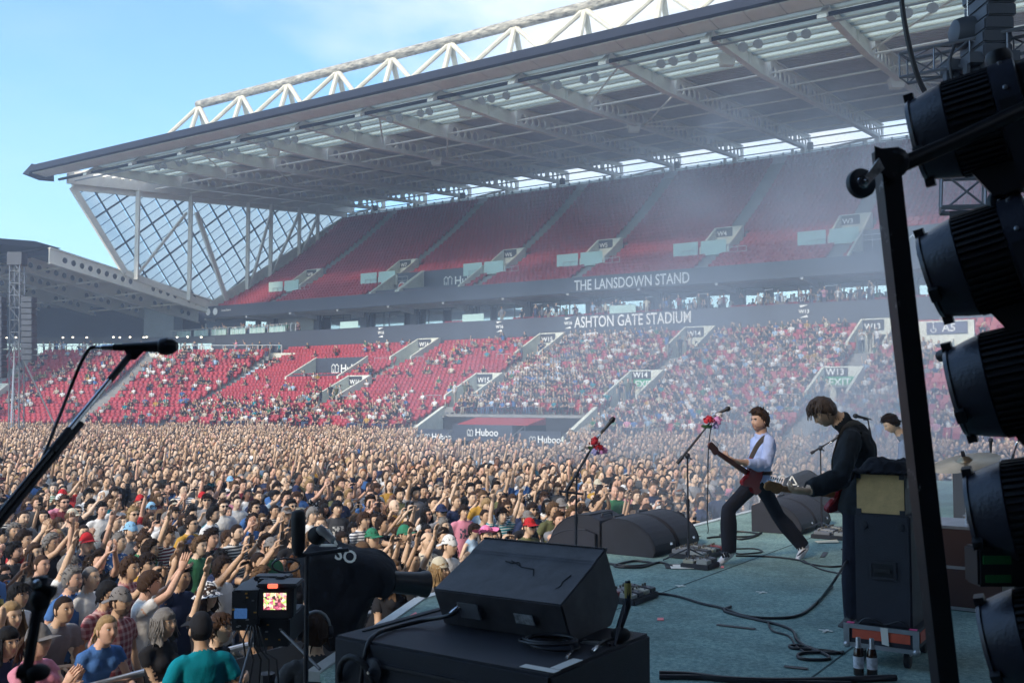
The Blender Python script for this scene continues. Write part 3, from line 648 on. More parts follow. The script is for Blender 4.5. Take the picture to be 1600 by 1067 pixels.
# great truss above the roof
TP, TZ = 73.0, 37.2
part('truss_chord', MB().tube([S(TP, 92.6 - 7.25 * k / 2, TZ) for k in range(32)], 0.47, 12), M_chord, stand, sm=40)
for k in range(16):
    t = 92.4 - 7.25 * k; top = S(TP, t, TZ - 0.2)
    for dp in (-1.5, 1.5): part('truss_post', MB().tube([top, S(TP + dp, t, TZ - 4.5), S(TP + dp, t, RZ(TP) + 1.7)], 0.27, 8), M_truss, stand, sm=40)
    for dt, dp in ((3.62, -1.5), (-3.62, -1.5)): part('truss_diagonal', MB().tube([top, S(TP + dp, t + dt, TZ - 3.4), S(TP + dp, t + dt, RZ(TP) + 1.7)], 0.25, 8), M_truss, stand, sm=40)
part('truss_bottom_chord', MB().tube([S(TP - 1.5, 92.4, TZ - 3.5), S(TP - 1.5, -20, TZ - 3.5)], 0.25, 8), M_truss, stand)
# glazed band under the roof at the back
BKP = 103.6; zb0, zb1 = UPTOP + 1.0, RZ(BKP) - 0.05
part('back_wall', MB().sbox(102.0, 102.2, -26, 98, UPTOP - 1.0, zb0), M_deck, stand)
for k in range(77):
    t = -10 + 1.4 * k; part('clerestory_pane', MB().sbox(BKP, BKP + 0.03, t + 0.06, t + 1.34, zb0 + 0.1, zb1), M_poly, stand)
fr = MB()
for k in range(78): fr.sbox(BKP - 0.05, BKP + 0.09, -10 + 1.4 * k - 0.10, -10 + 1.4 * k + 0.10, zb0 + 0.002, zb1)
for zz in (zb0 + 0.5, zb0 + 1.0): fr.sbox(BKP - 0.03, BKP - 0.005, -10, 98, zz - 0.055, zz + 0.055)
part('clerestory_frame', fr, M_mull, stand)
for j, t in enumerate(BEAM_T[2:]):
    part('back_column', MB().sbox(102.3, 102.75, t - 0.22, t + 0.22, zb0, RZ(102)), M_white, stand)
    part('back_column', MB().sbox(102.3, 102.6, t + 1.0, t + 1.25, zb0, RZ(102)), M_white, stand)
    if j % 2 == 0: part('wall_speaker', MB().sbox(101.6, 102.1, t - 1.2, t - 0.7, zb0 + 0.25, zb0 + 0.95), M_dim, stand)
    if j % 3 == 0: part('brace', MB().tube([S(102.0, t + 0.1, RZ(102) - 0.1), S(102.0, t + 4.5, zb0 + 0.2)], 0.12, 6), M_white, stand)
# glazed end wall
GT = 98.1
Gpoly = [(61.0, 26.2), (103.0, 29.7), (102.6, UPTOP + 0.4), (82.0, 14.2), (67.6, 17.7)]
gu = V((6.6, -8.5)).normalized(); gv = V((8.5, 6.6)).normalized(); go = V((61.0, 26.2))
def clip(poly, a, c, keep):
    out = []
    for i in range(len(poly)):
        p, q = poly[i], poly[(i + 1) % len(poly)]; dp, dq = (p.dot(a) - c) * keep, (q.dot(a) - c) * keep
        if dp >= 0: out.append(p)
        if dp * dq < 0: out.append(p + (q - p) * (dp / (dp - dq)))
    return out
Gp = [V(p) for p in Gpoly]
PU, PV = 1.02, 2.15
for i in range(-24, 30):
    for j in range(-3, 22):
        pl_ = Gp
        for a, c, k in ((gu, go.dot(gu) + i * PU + 0.05, 1), (gu, go.dot(gu) + (i + 1) * PU - 0.05, -1), (gv, go.dot(gv) + j * PV + 0.07, 1), (gv, go.dot(gv) + (j + 1) * PV - 0.07, -1)):
            if len(pl_) > 2: pl_ = clip(pl_, a, c, k)
        if len(pl_) > 2:
            ar = abs(sum(pl_[k].x * pl_[(k + 1) % len(pl_)].y - pl_[k].y * pl_[(k + 1) % len(pl_)].x for k in range(len(pl_)))) / 2
            if ar > 0.25: part('glass_pane', MB().prism([S(p.x, GT, p.y) for p in pl_], S_ * 0.04), M_poly, stand)
def inside_seg(a0, dirv, L=60):
    """part of a line that lies in the glazed polygon"""
    ts = []
    for i in range(len(Gp)):
        p, q = Gp[i], Gp[(i + 1) % len(Gp)]; e = q - p; den = dirv.x * e.y - dirv.y * e.x
        if abs(den) < 1e-6: continue
        w = p - a0; t = (w.x * e.y - w.y * e.x) / den; s = (w.x * dirv.y - w.y * dirv.x) / den
        if -1e-6 <= s <= 1 + 1e-6: ts.append(t)
    return (min(ts), max(ts)) if len(ts) > 1 else None
for i in range(-24, 30):
    a0 = go + gu * (i * PU); r = inside_seg(a0, gv)
    if r and r[1] - r[0] > 0.4:
        a, b = a0 + gv * r[0], a0 + gv * r[1]; w = 0.19 if i % 4 == 0 else 0.08
        part('mullion', MB().bar(S(a.x, GT - 0.06, a.y), S(b.x, GT - 0.06, b.y), w, w * 0.7, up=S_), M_mull, stand)
for j in range(-3, 22):
    a0 = go + gv * (j * PV); r = inside_seg(a0, gu)
    if r and r[1] - r[0] > 0.4:
        a, b = a0 + gu * r[0], a0 + gu * r[1]
        part('mullion', MB().bar(S(a.x, GT - 0.2, a.y), S(b.x, GT - 0.2, b.y), 0.17 if j % 2 else 0.09, 0.14, up=S_), M_mull, stand)
fe = MB()
for a, b in ((0, 4), (0, 1), (4, 3)): fe.bar(S(Gp[a].x, GT - 0.3, Gp[a].y), S(Gp[b].x, GT - 0.3, Gp[b].y), 0.7, 0.35, up=S_)
part('end_frame', fe, M_white, stand)
ztier = lambda P: 14.3 + (P - 82) * (UPTOP + 0.4 - 14.3) / 20.6
for P in (68.8, 76.0, 84.8, 88.6, 93.6, 97.0):
    z0 = 17.6 - (P - 67.6) * 0.24 if P < 82 else ztier(P); part('end_column', MB().bar(S(P, GT - 0.7, z0 - 0.3), S(P, GT - 0.7, RZ(P) + 0.2), 0.42, 0.42), M_white, stand)
for (p0, z0), (p1, z1) in (((75.4, 25.6), (68.9, 17.6)), ((76.8, 25.9), (82.2, 14.4)), ((85.0, 17.0), (88.5, 27.6)), ((93.4, 28.2), (88.8, 19.6)), ((97, 28.6), (93.8, 22.5))):
    part('end_brace', MB().bar(S(p0, GT - 0.75, z0), S(p1, GT - 0.75, z1), 0.55 if p0 == 76.8 else 0.28, 0.28, up=S_), M_white, stand)
part('end_ramp_wall', MB().hexa([S(79.5, 97.9, 13.6), S(79.5, 97.65, 13.6), S(102.4, 97.65, UPTOP - 0.5), S(102.4, 97.9, UPTOP - 0.5), S(79.5, 97.9, 15.4), S(79.5, 97.65, 15.4), S(102.4, 97.65, UPTOP + 1.2), S(102.4, 97.9, UPTOP + 1.2)]), M_cream, stand)
# ------------------------------------------------------------------ end stand: hall, concourse, roof
CC = lambda u, d, z: CO + CE * u + CN * d + V((0, 0, z))
CTOP = cor_z[-1][1]; DB = 18.0
mb = MB().box(CC(30, DB + 9, CTOP + 0.05), CE * 40, CN * 9, V((0, 0, 0.15))); part('concourse_deck', mb, M_conc, endst)
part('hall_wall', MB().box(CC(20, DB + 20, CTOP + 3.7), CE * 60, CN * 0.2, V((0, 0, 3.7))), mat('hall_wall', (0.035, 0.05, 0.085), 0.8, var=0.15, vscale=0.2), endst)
part('lift_shaft', MB().box(CC(14.0, DB + 17, CTOP + 3.5), CE * 1.9, CN * 1.5, V((0, 0, 3.5))), mat('pale_shaft', (0.30, 0.36, 0.40), 0.8, var=0.2, vscale=0.6), endst)
part('office_block', MB().box(CC(-2, DB + 15, CTOP + 2.9), CE * 9, CN * 2, V((0, 0, 2.9))), mat('office_block', (0.10, 0.13, 0.17), 0.8), endst)
for k in range(4): part('window', MB().box(CC(1.5 - k * 2.3, DB + 12.95, CTOP + 4.6), CE * (0.95 if k else 0.6), CN * 0.04, V((0, 0, 0.75))), M_win, endst)
bd = part('bar_front', MB().box(CC(30, DB + 10.0, CTOP + 2.5), CE * 36, CN * 0.2, V((0, 0, 0.35))), M_dark, endst)
for k in range(30):
    part('bar_window', MB().box(CC(2 + 2.0 * k, DB + 10.1, CTOP + 1.15), CE * 0.92, CN * 0.05, V((0, 0, 0.95))), M_win, endst)
for k in range(26):
    if (k // 3) % 2 == 0 or k % 4 == 1:
        part('downlight', MB().ball(CC(6 + 1.15 * k + 0.3 * (k % 3), DB + 8.6 - 0.5 * (k % 2), CTOP + 2.75), 0.13, 0.13, 0.08, 8, 5), M_lampon, endst)
rl = MB()
for k in range(44):
    u = -6 + 1.3 * k; rl.bar(CC(u, DB + 0.3, CTOP + 0.2), CC(u, DB + 0.3, CTOP + 1.3), 0.07)
rl.bar(CC(-6, DB + 0.3, CTOP + 1.32), CC(51, DB + 0.3, CTOP + 1.32), 0.08)
part('balustrade', rl, M_galv, endst)
part('parapet', MB().box(CC(20, DB + 0.05, CTOP + 0.1), CE * 36, CN * 0.12, V((0, 0, 0.35))), M_cream, endst)
text_part('lettering', 'tybringer', 1.05, CC(38.2, -0.26, 0.34), -CE, (0, 0, 1), M_let, endst, 0.006, bold=0.01)
tm = MB(); o = CC(40.3, -0.25, 0.35)
tm.add([o, o - CE * 0.5 + V((0, 0, 0.7)), o - CE * 0.75 + V((0, 0, 0.7)), o - CE * 1.0 + V((0, 0, 0.0)), o - CE * 1.25 + V((0, 0, 0.7)), o - CE * 1.75 + V((0, 0, 0.7))], [(0, 2, 1), (2, 3, 4), (3, 5, 4)])
part('emblem', MB().prism([CC(40.5 - a, -0.25, z) for a, z in ((0, 1.05), (0.3, 1.05), (0.85, 0.5), (1.4, 1.05), (1.75, 1.05), (0.95, 0.2), (0.75, 0.2))], -CN * 0.01), M_let, endst)
# corner stair mouths
def corner_mouth(u, d0, d1, w, s, parent):
    z0 = 1.3 + d0 * 0.36 - 0.6; mb = MB()
    for uu in (u, u + w):
        mb.hexa([CC(uu + .12, d0 - .5, z0), CC(uu - .12, d0 - .5, z0), CC(uu - .12, d1, z0), CC(uu + .12, d1, z0), CC(uu + .12, d0 - .5, z0 + 1.0), CC(uu - .12, d0 - .5, z0 + 1.0), CC(uu - .12, d1, z0 + 3.0), CC(uu + .12, d1, z0 + 3.0)])
    mb.box(CC(u + w / 2, d1 + .1, z0 + 2.55), CE * w / 2, CN * 0.1, V((0, 0, 0.45)))
    v = part('vomitory', mb, M_cream, parent)
    part('doorway', MB().box(CC(u + w / 2, d1 + 0.8, z0 + 1.1), CE * w / 2, CN * 0.6, V((0, 0, 1.2))), M_dim, v); return v
corner_mouth(18.6, 4.0, 8.0, 5.4, None, endst)
# pale covered exit ramp by the boards
ex = MB(); a0 = CC(28.8, -0.6, 0)
ex.prism([CC(29.5, -0.7, 0.0), CC(29.5, -0.7, 1.5), CC(27.5, -0.7, 1.9), CC(16.5, -0.7, 3.9), CC(16.5, -0.7, 3.3), CC(25.0, -0.7, 1.2), CC(25.0, -0.7, 0.0)], CN * 2.2)
exr = part('exit_ramp', ex, M_cream, endst)
part('sign', MB().box(CC(27.4, -0.74, 0.85), CE * 1.75, CN * 0.03, V((0, 0, 0.45))), M_green, exr)
text_part('lettering', 'EXIT', 1.0, CC(28.9, -0.79, 0.52), -CE, (0, 0, 1), M_let, exr, 0.006, bold=0.01)
# roof of the end stand
def gz(P): return 18.35 - max(0, P - 58.7) * 0.18
er = MB()
for a, b in ((10, 58.7), (58.7, 83)):
    er.hexa([S(a, 98.6, gz(a) + 1.0), S(b, 98.6, gz(b) + 1.0), S(b, 150, gz(b) + 1.0), S(a, 150, gz(a) + 1.0), S(a, 98.6, gz(a) + 1.35), S(b, 98.6, gz(b) + 1.35), S(b, 150, gz(b) + 1.35), S(a, 150, gz(a) + 1.35)])
part('roof_deck', er, mat('end_roof_deck', (0.12, 0.13, 0.16), 0.7), endst)
gb = MB(); lo = lambda P: gz(P) - 0.55; hi = lambda P: gz(P) + 0.95
def gsolid(a, b): gb.hexa([S(a, .08, lo(a)), S(a, -.08, lo(a)), S(b, -.08, lo(b)), S(b, .08, lo(b)), S(a, .08, hi(a)), S(a, -.08, hi(a)), S(b, -.08, hi(b)), S(b, .08, hi(b))])
gsolid(58.7, 60.0); web_holes(gb, 60.0, 69.0, lo, hi, E_, 9, 0.33, 0.08); gsolid(69.0, 71.0); web_holes(gb, 71.0, 75.0, lo, hi, E_, 4, 0.33, 0.08); gsolid(75, 76); web_holes(gb, 76, 79, lo, hi, E_, 3, 0.33, 0.08); gsolid(79, 80); web_holes(gb, 80, 82, lo, hi, E_, 2, 0.33, 0.08); gsolid(82, 83)
for f, h in ((lo, 0.1), (lambda p: hi(p) + 0.1, 0.095)):
    gb.hexa([S(58.7, .3, f(58.7) - h), S(58.7, -.3, f(58.7) - h), S(83, -.3, f(83) - h), S(83, .3, f(83) - h), S(58.7, .3, f(58.7)), S(58.7, -.3, f(58.7)), S(83, -.3, f(83)), S(83, .3, f(83))])
gme = gb.mesh('roof_girder'); gme.materials.append(M_white)
for t in (98.0, 104.5, 111, 117.5, 124): shared('roof_girder', gme, endst, Matrix.Translation(S_ * t - EB))
for P in (61, 66, 71, 76): part('purlin', MB().tube([S(P, 98.2, gz(P) - 0.3), S(P, 140, gz(P) - 0.3)], 0.12, 6), M_white, endst)
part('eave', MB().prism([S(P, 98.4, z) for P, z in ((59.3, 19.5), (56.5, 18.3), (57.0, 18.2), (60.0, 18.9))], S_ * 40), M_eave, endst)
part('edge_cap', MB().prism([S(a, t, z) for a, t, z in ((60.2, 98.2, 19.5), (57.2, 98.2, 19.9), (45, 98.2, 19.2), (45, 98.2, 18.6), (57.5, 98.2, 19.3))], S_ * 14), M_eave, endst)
for k in range(12):
    for j in range(3):
        c = S(50 - k * 1.0 + 12 + j * 2.2, 100.5 + k * 1.6, gz(58 + j * 2.2) + 0.93); part('roof_light', MB().box(c, N_ * 0.35, S_ * 0.5, V((0, 0, 0.03))), M_sky, endst)
# terrace with balustrade between the two stands
part('terrace_deck', MB().sbox(78.55, 90, 98.2, 112, 10.2, 10.5), M_conc, endst)
rl = MB()
for k in range(30): rl.bar(S(78.4, 82 + 0.75 * k, 11.15), S(78.4, 82 + 0.75 * k, 12.0), 0.05)
rl.bar(S(78.4, 82, 12.02), S(78.4, 104, 12.02), 0.07); part('balustrade', rl, M_galv, stand)
for k in range(5): part('lit_window', MB().sbox(88, 88.05, 99 + 1.7 * k, 100.3 + 1.7 * k, 10.8, 12.6), mat('lit_window', (0.5, 0.42, 0.2), 0.4, emit=(1.0, 0.75, 0.35), estr=0.5), endst)
part('terrace_wall', MB().sbox(88.1, 88.4, 97.9, 112, 10.5, 14.0), M_dark, endst)
# ================================================================== PEOPLE
def gs(x, s): return math.exp(-(x / s) ** 2)
def sstep(a, b, x):
    x = max(0.0, min(1.0, (x - a) / (b - a))); return x * x * (3 - 2 * x)
def head_point(sx, sy, sz):
    """unit direction -> point of a face looking along -y (origin between the ears)"""
    x, y, z = 0.077 * sx, 0.098 * sy, (0.118 if sz > 0 else 0.122) * sz
    fr = max(0.0, -sy)
    lo = sstep(0.0, 0.115, -z)
    x *= 1 - 0.30 * lo * (0.4 + 0.6 * fr) + 0.04 * sstep(0.0, 0.06, z)
    if y > 0: y *= 1 - 0.42 * sstep(0.02, 0.11, -z)
    else:
        y *= 1 + 0.05 * lo
        if y < -0.078: y = -0.078 + (y + 0.078) * 0.55
    if fr > 0.25:
        a = abs(x)
        y -= 0.006 * gs(z - 0.030, 0.010) * gs(a - 0.024, 0.022)                  # brow
        y += 0.011 * gs(z - 0.010, 0.012) * gs(a - 0.031, 0.015)                  # eye sockets
        if -0.045 < z < 0.030:
            h = 0.006 + 0.017 * sstep(0.022, -0.028, z) * (1 if z > -0.032 else max(0, 1 - (-0.032 - z) / 0.012))
            y -= h * gs(x, 0.009 + 0.004 * sstep(0.0, -0.03, z))                   # nose
        y -= 0.005 * gs(z + 0.054, 0.006) * gs(x, 0.020) + 0.006 * gs(z + 0.066, 0.006) * gs(x, 0.018)   # lips
        y += 0.004 * gs(z + 0.060, 0.003) * gs(x, 0.024)
        y += 0.004 * gs(z + 0.080, 0.008) * gs(x, 0.03)
        y -= 0.009 * gs(z + 0.102, 0.014) * gs(x, 0.022)                           # chin
        y -= 0.005 * gs(z + 0.018, 0.016) * gs(a - 0.042, 0.016)                   # cheek bones
    return V((x, y, z))
def head_dirs(nu, nv):
    out = []
    for j in range(1, nv):
        th = math.pi * j / nv
        for i in range(nu):
            u = -1 + 2 * i / nu; ph = math.pi * (0.5 * u + 0.5 * u ** 3)     # denser at the face
            out.append((math.sin(th) * math.sin(ph), -math.sin(th) * math.cos(ph), math.cos(th)))
    return out
SKIN, SHIRT, LEGS, SHOE, EYE, IRIS, LIP, BROW = range(8)
def add_head(mb, M, nu=32, nv=26, beard=False, eyes=True):
    """head, ears, eyes, lips and neck in world matrix M"""
    o = len(mb.v); pts = [head_point(*d) for d in head_dirs(nu, nv)]
    mb.v.extend(M @ p for p in pts); mb.v.append(M @ V((0, 0, 0.118))); mb.v.append(M @ V((0, 0, -0.118))); tp, bt = len(mb.v) - 2, len(mb.v) - 1
    def fm(c):
        a = abs(c.x)
        if c.y < -0.05:
            if abs(c.z + 0.060) < 0.0115 and a < 0.024 - 0.35 * abs(c.z + 0.060): return LIP
            if beard and c.z < -0.040 and not (abs(c.z + 0.06) < 0.010 and a < 0.022): return BROW
            if 0.024 < c.z < 0.034 and 0.012 < a < 0.048: return BROW
        elif beard and c.z < -0.035 and c.y < 0.0: return BROW
        return SKIN
    for j in range(nv - 2):
        for i in range(nu):
            q = (j * nu + i, (j + 1) * nu + i, (j + 1) * nu + (i + 1) % nu, j * nu + (i + 1) % nu)
            c = (pts[q[0]] + pts[q[1]] + pts[q[2]] + pts[q[3]]) / 4
            mb.f.append(tuple(o + k for k in q)); mb.m.append(fm(c))
    for i in range(nu):
        mb.f.append((o + i, o + (i + 1) % nu, tp)); mb.m.append(SKIN)
        e = o + (nv - 2) * nu; mb.f.append((e + (i + 1) % nu, e + i, bt)); mb.m.append(SKIN)
    R3 = M.to_3x3()
    for s in (-1, 1):
        mb.ball(M @ V((s * 0.079, 0.012, -0.005)), 0.010, 0.020, 0.033, 8, 7, SKIN, R3 @ Matrix.Rotation(s * 0.35, 3, 'Z') @ Matrix.Rotation(-0.2, 3, 'X'))
        if eyes:
            mb.ball(M @ V((s * 0.031, -0.0775, 0.009)), 0.0135, 0.008, 0.0068, 10, 6, EYE, R3)
            mb.ball(M @ V((s * 0.031 + 0.001, -0.0835, 0.009)), 0.0056, 0.004, 0.0056, 8, 5, IRIS, R3)
            mb.ball(M @ V((s * 0.031, -0.0785, 0.0165)), 0.0165, 0.008, 0.0036, 8, 5, BROW, R3)     # lid and lashes
def frames(pts, side):
    """side vectors transported along a path"""
    out = []; s = V(side)
    for i, p in enumerate(pts):
        d = (pts[min(i + 1, len(pts) - 1)] - pts[max(i - 1, 0)]).normalized(); x = s - d * s.dot(d)
        if x.length < 1e-4: x = d.orthogonal()
        x.normalize(); out.append((x, d.cross(x))); s = x
    return out
def loft(mb, pts, rads, reg, side=(1, 0, 0), n=12, dens=0.035, caps=True):
    """elliptic loft along a path; rads (a, b): half width along side / across; reg: region per control point (the region of a span is that of its start)"""
    P2, R2, G2 = [], [], []
    pts = [V(p) for p in pts]; rads = [r if isinstance(r, tuple) else (r, r) for r in rads]; reg = reg if isinstance(reg, list) else [reg] * len(pts)
    for i in range(len(pts) - 1):
        k = max(1, int((pts[i + 1] - pts[i]).length / dens))
        for j in range(k):
            f = j / k; P2.append(pts[i].lerp(pts[i + 1], f)); R2.append((rads[i][0] * (1 - f) + rads[i + 1][0] * f, rads[i][1] * (1 - f) + rads[i + 1][1] * f)); G2.append(reg[i])
    P2.append(pts[-1]); R2.append(rads[-1]); G2.append(reg[-1])
    fr = frames(P2, side); o = len(mb.v)
    for p, (a, b), (x, y) in zip(P2, R2, fr):
        for k in range(n):
            t = 2 * math.pi * k / n; c, s_ = math.cos(t), math.sin(t); e = 0.85
            mb.v.append(p + x * a * math.copysign(abs(c) ** e, c) + y * b * math.copysign(abs(s_) ** e, s_))
    for i in range(len(P2) - 1):
        for k in range(n): mb.f.append((o + i * n + k, o + i * n + (k + 1) % n, o + (i + 1) * n + (k + 1) % n, o + (i + 1) * n + k)); mb.m.append(G2[i])
    if caps:
        mb.f.append(tuple(o + k for k in reversed(range(n)))); mb.m.append(G2[0])
        e = o + (len(P2) - 1) * n; mb.f.append(tuple(e + k for k in range(n))); mb.m.append(G2[-1])
def ik(a, c, l1, l2, pole):
    a, c = V(a), V(c); d = c - a; L = min(d.length, (l1 + l2) * 0.999); dn = d.normalized(); c = a + dn * L
    k = (l1 * l1 - l2 * l2 + L * L) / (2 * L); h = math.sqrt(max(0.0, l1 * l1 - k * k)); p = V(pole); p = p - dn * p.dot(dn)
    return a + dn * k + p.normalized() * h, c
def add_hand(mb, w, fwd, palm, side, curl=0.25, thumb=0.5, sc=1.0, mi=SKIN):
    """hand at wrist w; fwd: fingers' direction, palm: direction the palm faces, side: +1 left / -1 right hand"""
    f = V(fwd).normalized(); p = V(palm); p = (p - f * p.dot(f)).normalized(); lat = f.cross(p) * side        # lat: towards the thumb
    loft(mb, [w - f * 0.03, w + f * 0.01, w + f * 0.05 * sc, w + f * 0.092 * sc], [(0.026 * sc, 0.020 * sc), (0.030 * sc, 0.018 * sc), (0.041 * sc, 0.016 * sc), (0.040 * sc, 0.013 * sc)], mi, lat, 8, 0.05)
    for k, (o, L) in enumerate(((0.030, 0.070), (0.010, 0.078), (-0.010, 0.072), (-0.029, 0.056))):
        q = w + f * 0.086 * sc + lat * o * sc; pts = [q]; d = (f + lat * o * 1.6).normalized()
        for j, s_ in enumerate((0.45, 0.32, 0.25)):
            a = curl * (0.75, 1.1, 0.8)[j]; d = (d * math.cos(a) + p * math.sin(a)).normalized(); q = q + d * L * s_ * sc * 1.05; pts.append(q)
        mb.tube(pts, [0.0095 * sc, 0.0088 * sc, 0.0078 * sc, 0.0055 * sc], 6, mi)
    q = w + f * 0.022 * sc + lat * 0.028 * sc; d = (f * 0.55 + lat * 0.8 + p * 0.35).normalized(); pts = [q]
    for s_ in (0.045, 0.034, 0.026): pts.append(pts[-1] + d * s_ * sc); d = (d + (f * 0.35 + p * thumb - lat * thumb * 0.8) * 0.6).normalized()
    mb.tube(pts, [0.014 * sc, 0.0115 * sc, 0.010 * sc, 0.007 * sc], 6, mi)
def remesh(mb, voxel, smooth_it=3, deci=None, wrinkle=0.0, wscale=9.0, wregs=(SHIRT,)):
    """union of overlapping lofts -> one continuous skin, regions carried over by nearest source face"""
    me = mb.mesh('src'); o = bpy.data.objects.new('src', me); TMP.collection.objects.link(o)
    r = o.modifiers.new('r', 'REMESH'); r.mode = 'VOXEL'; r.voxel_size = voxel
    s = o.modifiers.new('s', 'SMOOTH'); s.factor = 0.5; s.iterations = smooth_it
    if deci: d = o.modifiers.new('d', 'DECIMATE'); d.ratio = deci
    out = evaluated(o); bpy.data.objects.remove(o); bpy.data.meshes.remove(me)
    byreg = {}
    for f, g in zip(mb.f, mb.m):
        c = V((0, 0, 0))
        for k in f: c += mb.v[k]
        byreg.setdefault(g, []).append(c / len(f))
    kds = []
    for g, cs in byreg.items():
        kd = kdtree.KDTree(len(cs))
        for i, c in enumerate(cs): kd.insert(c, i)
        kd.balance(); kds.append((g, kd, {SHIRT: 0.016, SHOE: 0.004}.get(g, 0.0)))
    regs = []
    for p in out.polygons:
        c = p.center; regs.append(min(((kd.find(c)[2] - b, g) for g, kd, b in kds))[1])
    if wrinkle:
        cloth = set()
        for p, g in zip(out.polygons, regs):
            if g in wregs: cloth.update(p.vertices)
        for i in cloth:
            v = out.vertices[i]; q = v.co
            n = noise.noise(V((q.x * wscale, q.y * wscale, q.z * wscale * 0.55))) + 0.5 * noise.noise(V((q.x * wscale * 2.3, q.y * wscale * 2.3, q.z * wscale * 1.6)))
            v.co = q + v.normal * wrinkle * n
    res = MB(); res.v = [v.co.copy() for v in out.vertices]; res.f = [tuple(p.vertices) for p in out.polygons]; res.m = regs
    bpy.data.meshes.remove(out); return res
def merge_mb(a, b):
    o = len(a.v); a.v.extend(b.v); a.f.extend(tuple(i + o for i in f) for f in b.f); a.m.extend(b.m); return a
def rot_to(fwd, up=(0, 0, 1)):
    """matrix whose -y axis looks along fwd"""
    y = -V(fwd).normalized(); x = y.cross(V(up)); x.normalize(); z = x.cross(y); return Matrix((x, y, z)).transposed()
def build_body(J, slim=1.0, voxel=0.014, deci=0.4, sleeve=0.45, sleeve_r=0.0, neck=True, beard=False, hem=True, wr=0.0, female=False, flare=1.0, shirt_l=1.0, head=(32, 26), smooth_it=3, collar=False, eyes=True, tank=False):
    """J: pelvis, chest (shoulder line centre), neck, head (centre), look, up, side; sh/el/wr/hand (fwd,palm,curl), hip/kn/an/toe as (right, left)"""
    mb = MB(); side = V(J['side']).normalized(); pe, ch, nk, hd = V(J['pelvis']), V(J['chest']), V(J['neck']), V(J['head'])
    sp = J.get('spine', pe.lerp(ch, 0.5)); w = slim
    hipw, waist, chestw = (0.165 * w, 0.150 * w, 0.172 * w) if not female else (0.168 * w, 0.128 * w, 0.150 * w)
    dn = (pe - V(sp)).normalized()
    lowp = pe + dn * 0.10 * shirt_l
    loft(mb, [lowp, pe, pe.lerp(sp, 0.6), V(sp), V(sp).lerp(ch, 0.55), ch.lerp(V(sp), 0.12), ch + (nk - ch) * 0.35, ch + (nk - ch) * 0.8],
         [(hipw * 1.12, 0.137 * w), (hipw * 1.07, 0.128 * w), (waist * 1.06, 0.108 * w), (waist, 0.100 * w), (chestw, 0.120 * w), (chestw * 0.98, 0.112 * w), (0.115 * w, 0.082), (0.066, 0.064)], SHIRT, side, 16)
    if female:
        f = V(J['fwd']).normalized()
        for s in (-1, 1): mb.ball(V(sp).lerp(ch, 0.62) + f * 0.085 + side * s * 0.072, 0.066, 0.066, 0.066, 10, 8, SHIRT)
    loft(mb, [ch + (nk - ch) * 0.5, nk, nk.lerp(hd, 0.45), hd + (nk - hd) * 0.12], [(0.064, 0.064), (0.055, 0.058), (0.053, 0.058), (0.05, 0.055)], SKIN, side, 12)
    if collar: loft(mb, [ch + (nk - ch) * 0.72, ch + (nk - ch) * 1.12], [(0.076, 0.078), (0.066, 0.072)], SHIRT, side, 14)
    for k in (0, 1):
        sh, el, wr_ = V(J['sh'][k]), V(J['el'][k]), V(J['wr'][k]); inn = sh.lerp(ch, 0.35); ar = 0.92 * w if not female else 0.80 * w
        pts = [inn, sh, sh.lerp(el, sleeve), sh.lerp(el, min(1, sleeve + 0.03)), el, el.lerp(wr_, 0.35), wr_] if sleeve < 1 else None
        if sleeve < 1:
            if tank: loft(mb, [inn, sh, sh.lerp(el, 0.5), el, el.lerp(wr_, 0.3), wr_], [0.060 * ar, 0.054 * ar, 0.048 * ar, 0.040 * ar, 0.041 * ar, 0.025], SKIN, side, 10)
            else:
                loft(mb, [inn, sh, sh.lerp(el, sleeve)], [0.070 * w, 0.066 * w, 0.064 * ar + sleeve_r], SHIRT, side, 10)
                loft(mb, [sh, sh.lerp(el, 0.5), el, el.lerp(wr_, 0.3), wr_], [0.054 * ar, 0.050 * ar, 0.041 * ar, 0.043 * ar, 0.026], SKIN, side, 10)
        else:
            e2 = el.lerp(wr_, sleeve - 1)
            loft(mb, [inn, sh, sh.lerp(el, 0.55), el, el.lerp(e2, 0.5), e2], [0.074 * w, 0.068 * w, 0.062 * w + sleeve_r, 0.054 * w + sleeve_r, 0.052 * w + sleeve_r, 0.042 * w + sleeve_r], SHIRT, side, 12)
            loft(mb, [el, el.lerp(wr_, 0.4), wr_], [0.040, 0.038, 0.026], SKIN, side, 10)
    for k in (0, 1):
        hp, kn, an = V(J['hip'][k]), V(J['kn'][k]), V(J['an'][k]); toe = V(J['toe'][k])
        loft(mb, [hp + (hp - kn).normalized() * 0.06, hp.lerp(kn, 0.15), hp.lerp(kn, 0.55), kn, kn.lerp(an, 0.35), kn.lerp(an, 1.06)], [0.092 * w, 0.094 * w, 0.078 * w, 0.060 * w * (1 + (flare - 1) * 0.5), 0.060 * w * flare, 0.052 * w * flare], LEGS, side, 12)
        d = (toe - an); d2 = d.normalized(); dnv = (an - kn).normalized()
        loft(mb, [an - d2 * 0.055 + dnv * 0.035, an + dnv * 0.045, an + d * 0.55 + dnv * 0.050, toe + dnv * 0.055], [(0.036, 0.036), (0.044, 0.045), (0.046, 0.036), (0.036, 0.022)], SHOE, dnv.cross(d2), 10)
    loft(mb, [pe + dn * 0.12, pe, pe.lerp(sp, 0.5)], [(hipw * 0.98, 0.112 * w), (hipw * 0.99, 0.112 * w), (waist * 0.95, 0.095 * w)], LEGS, side, 16)
    out = remesh(mb, voxel, smooth_it, deci, wr)
    H = MB()
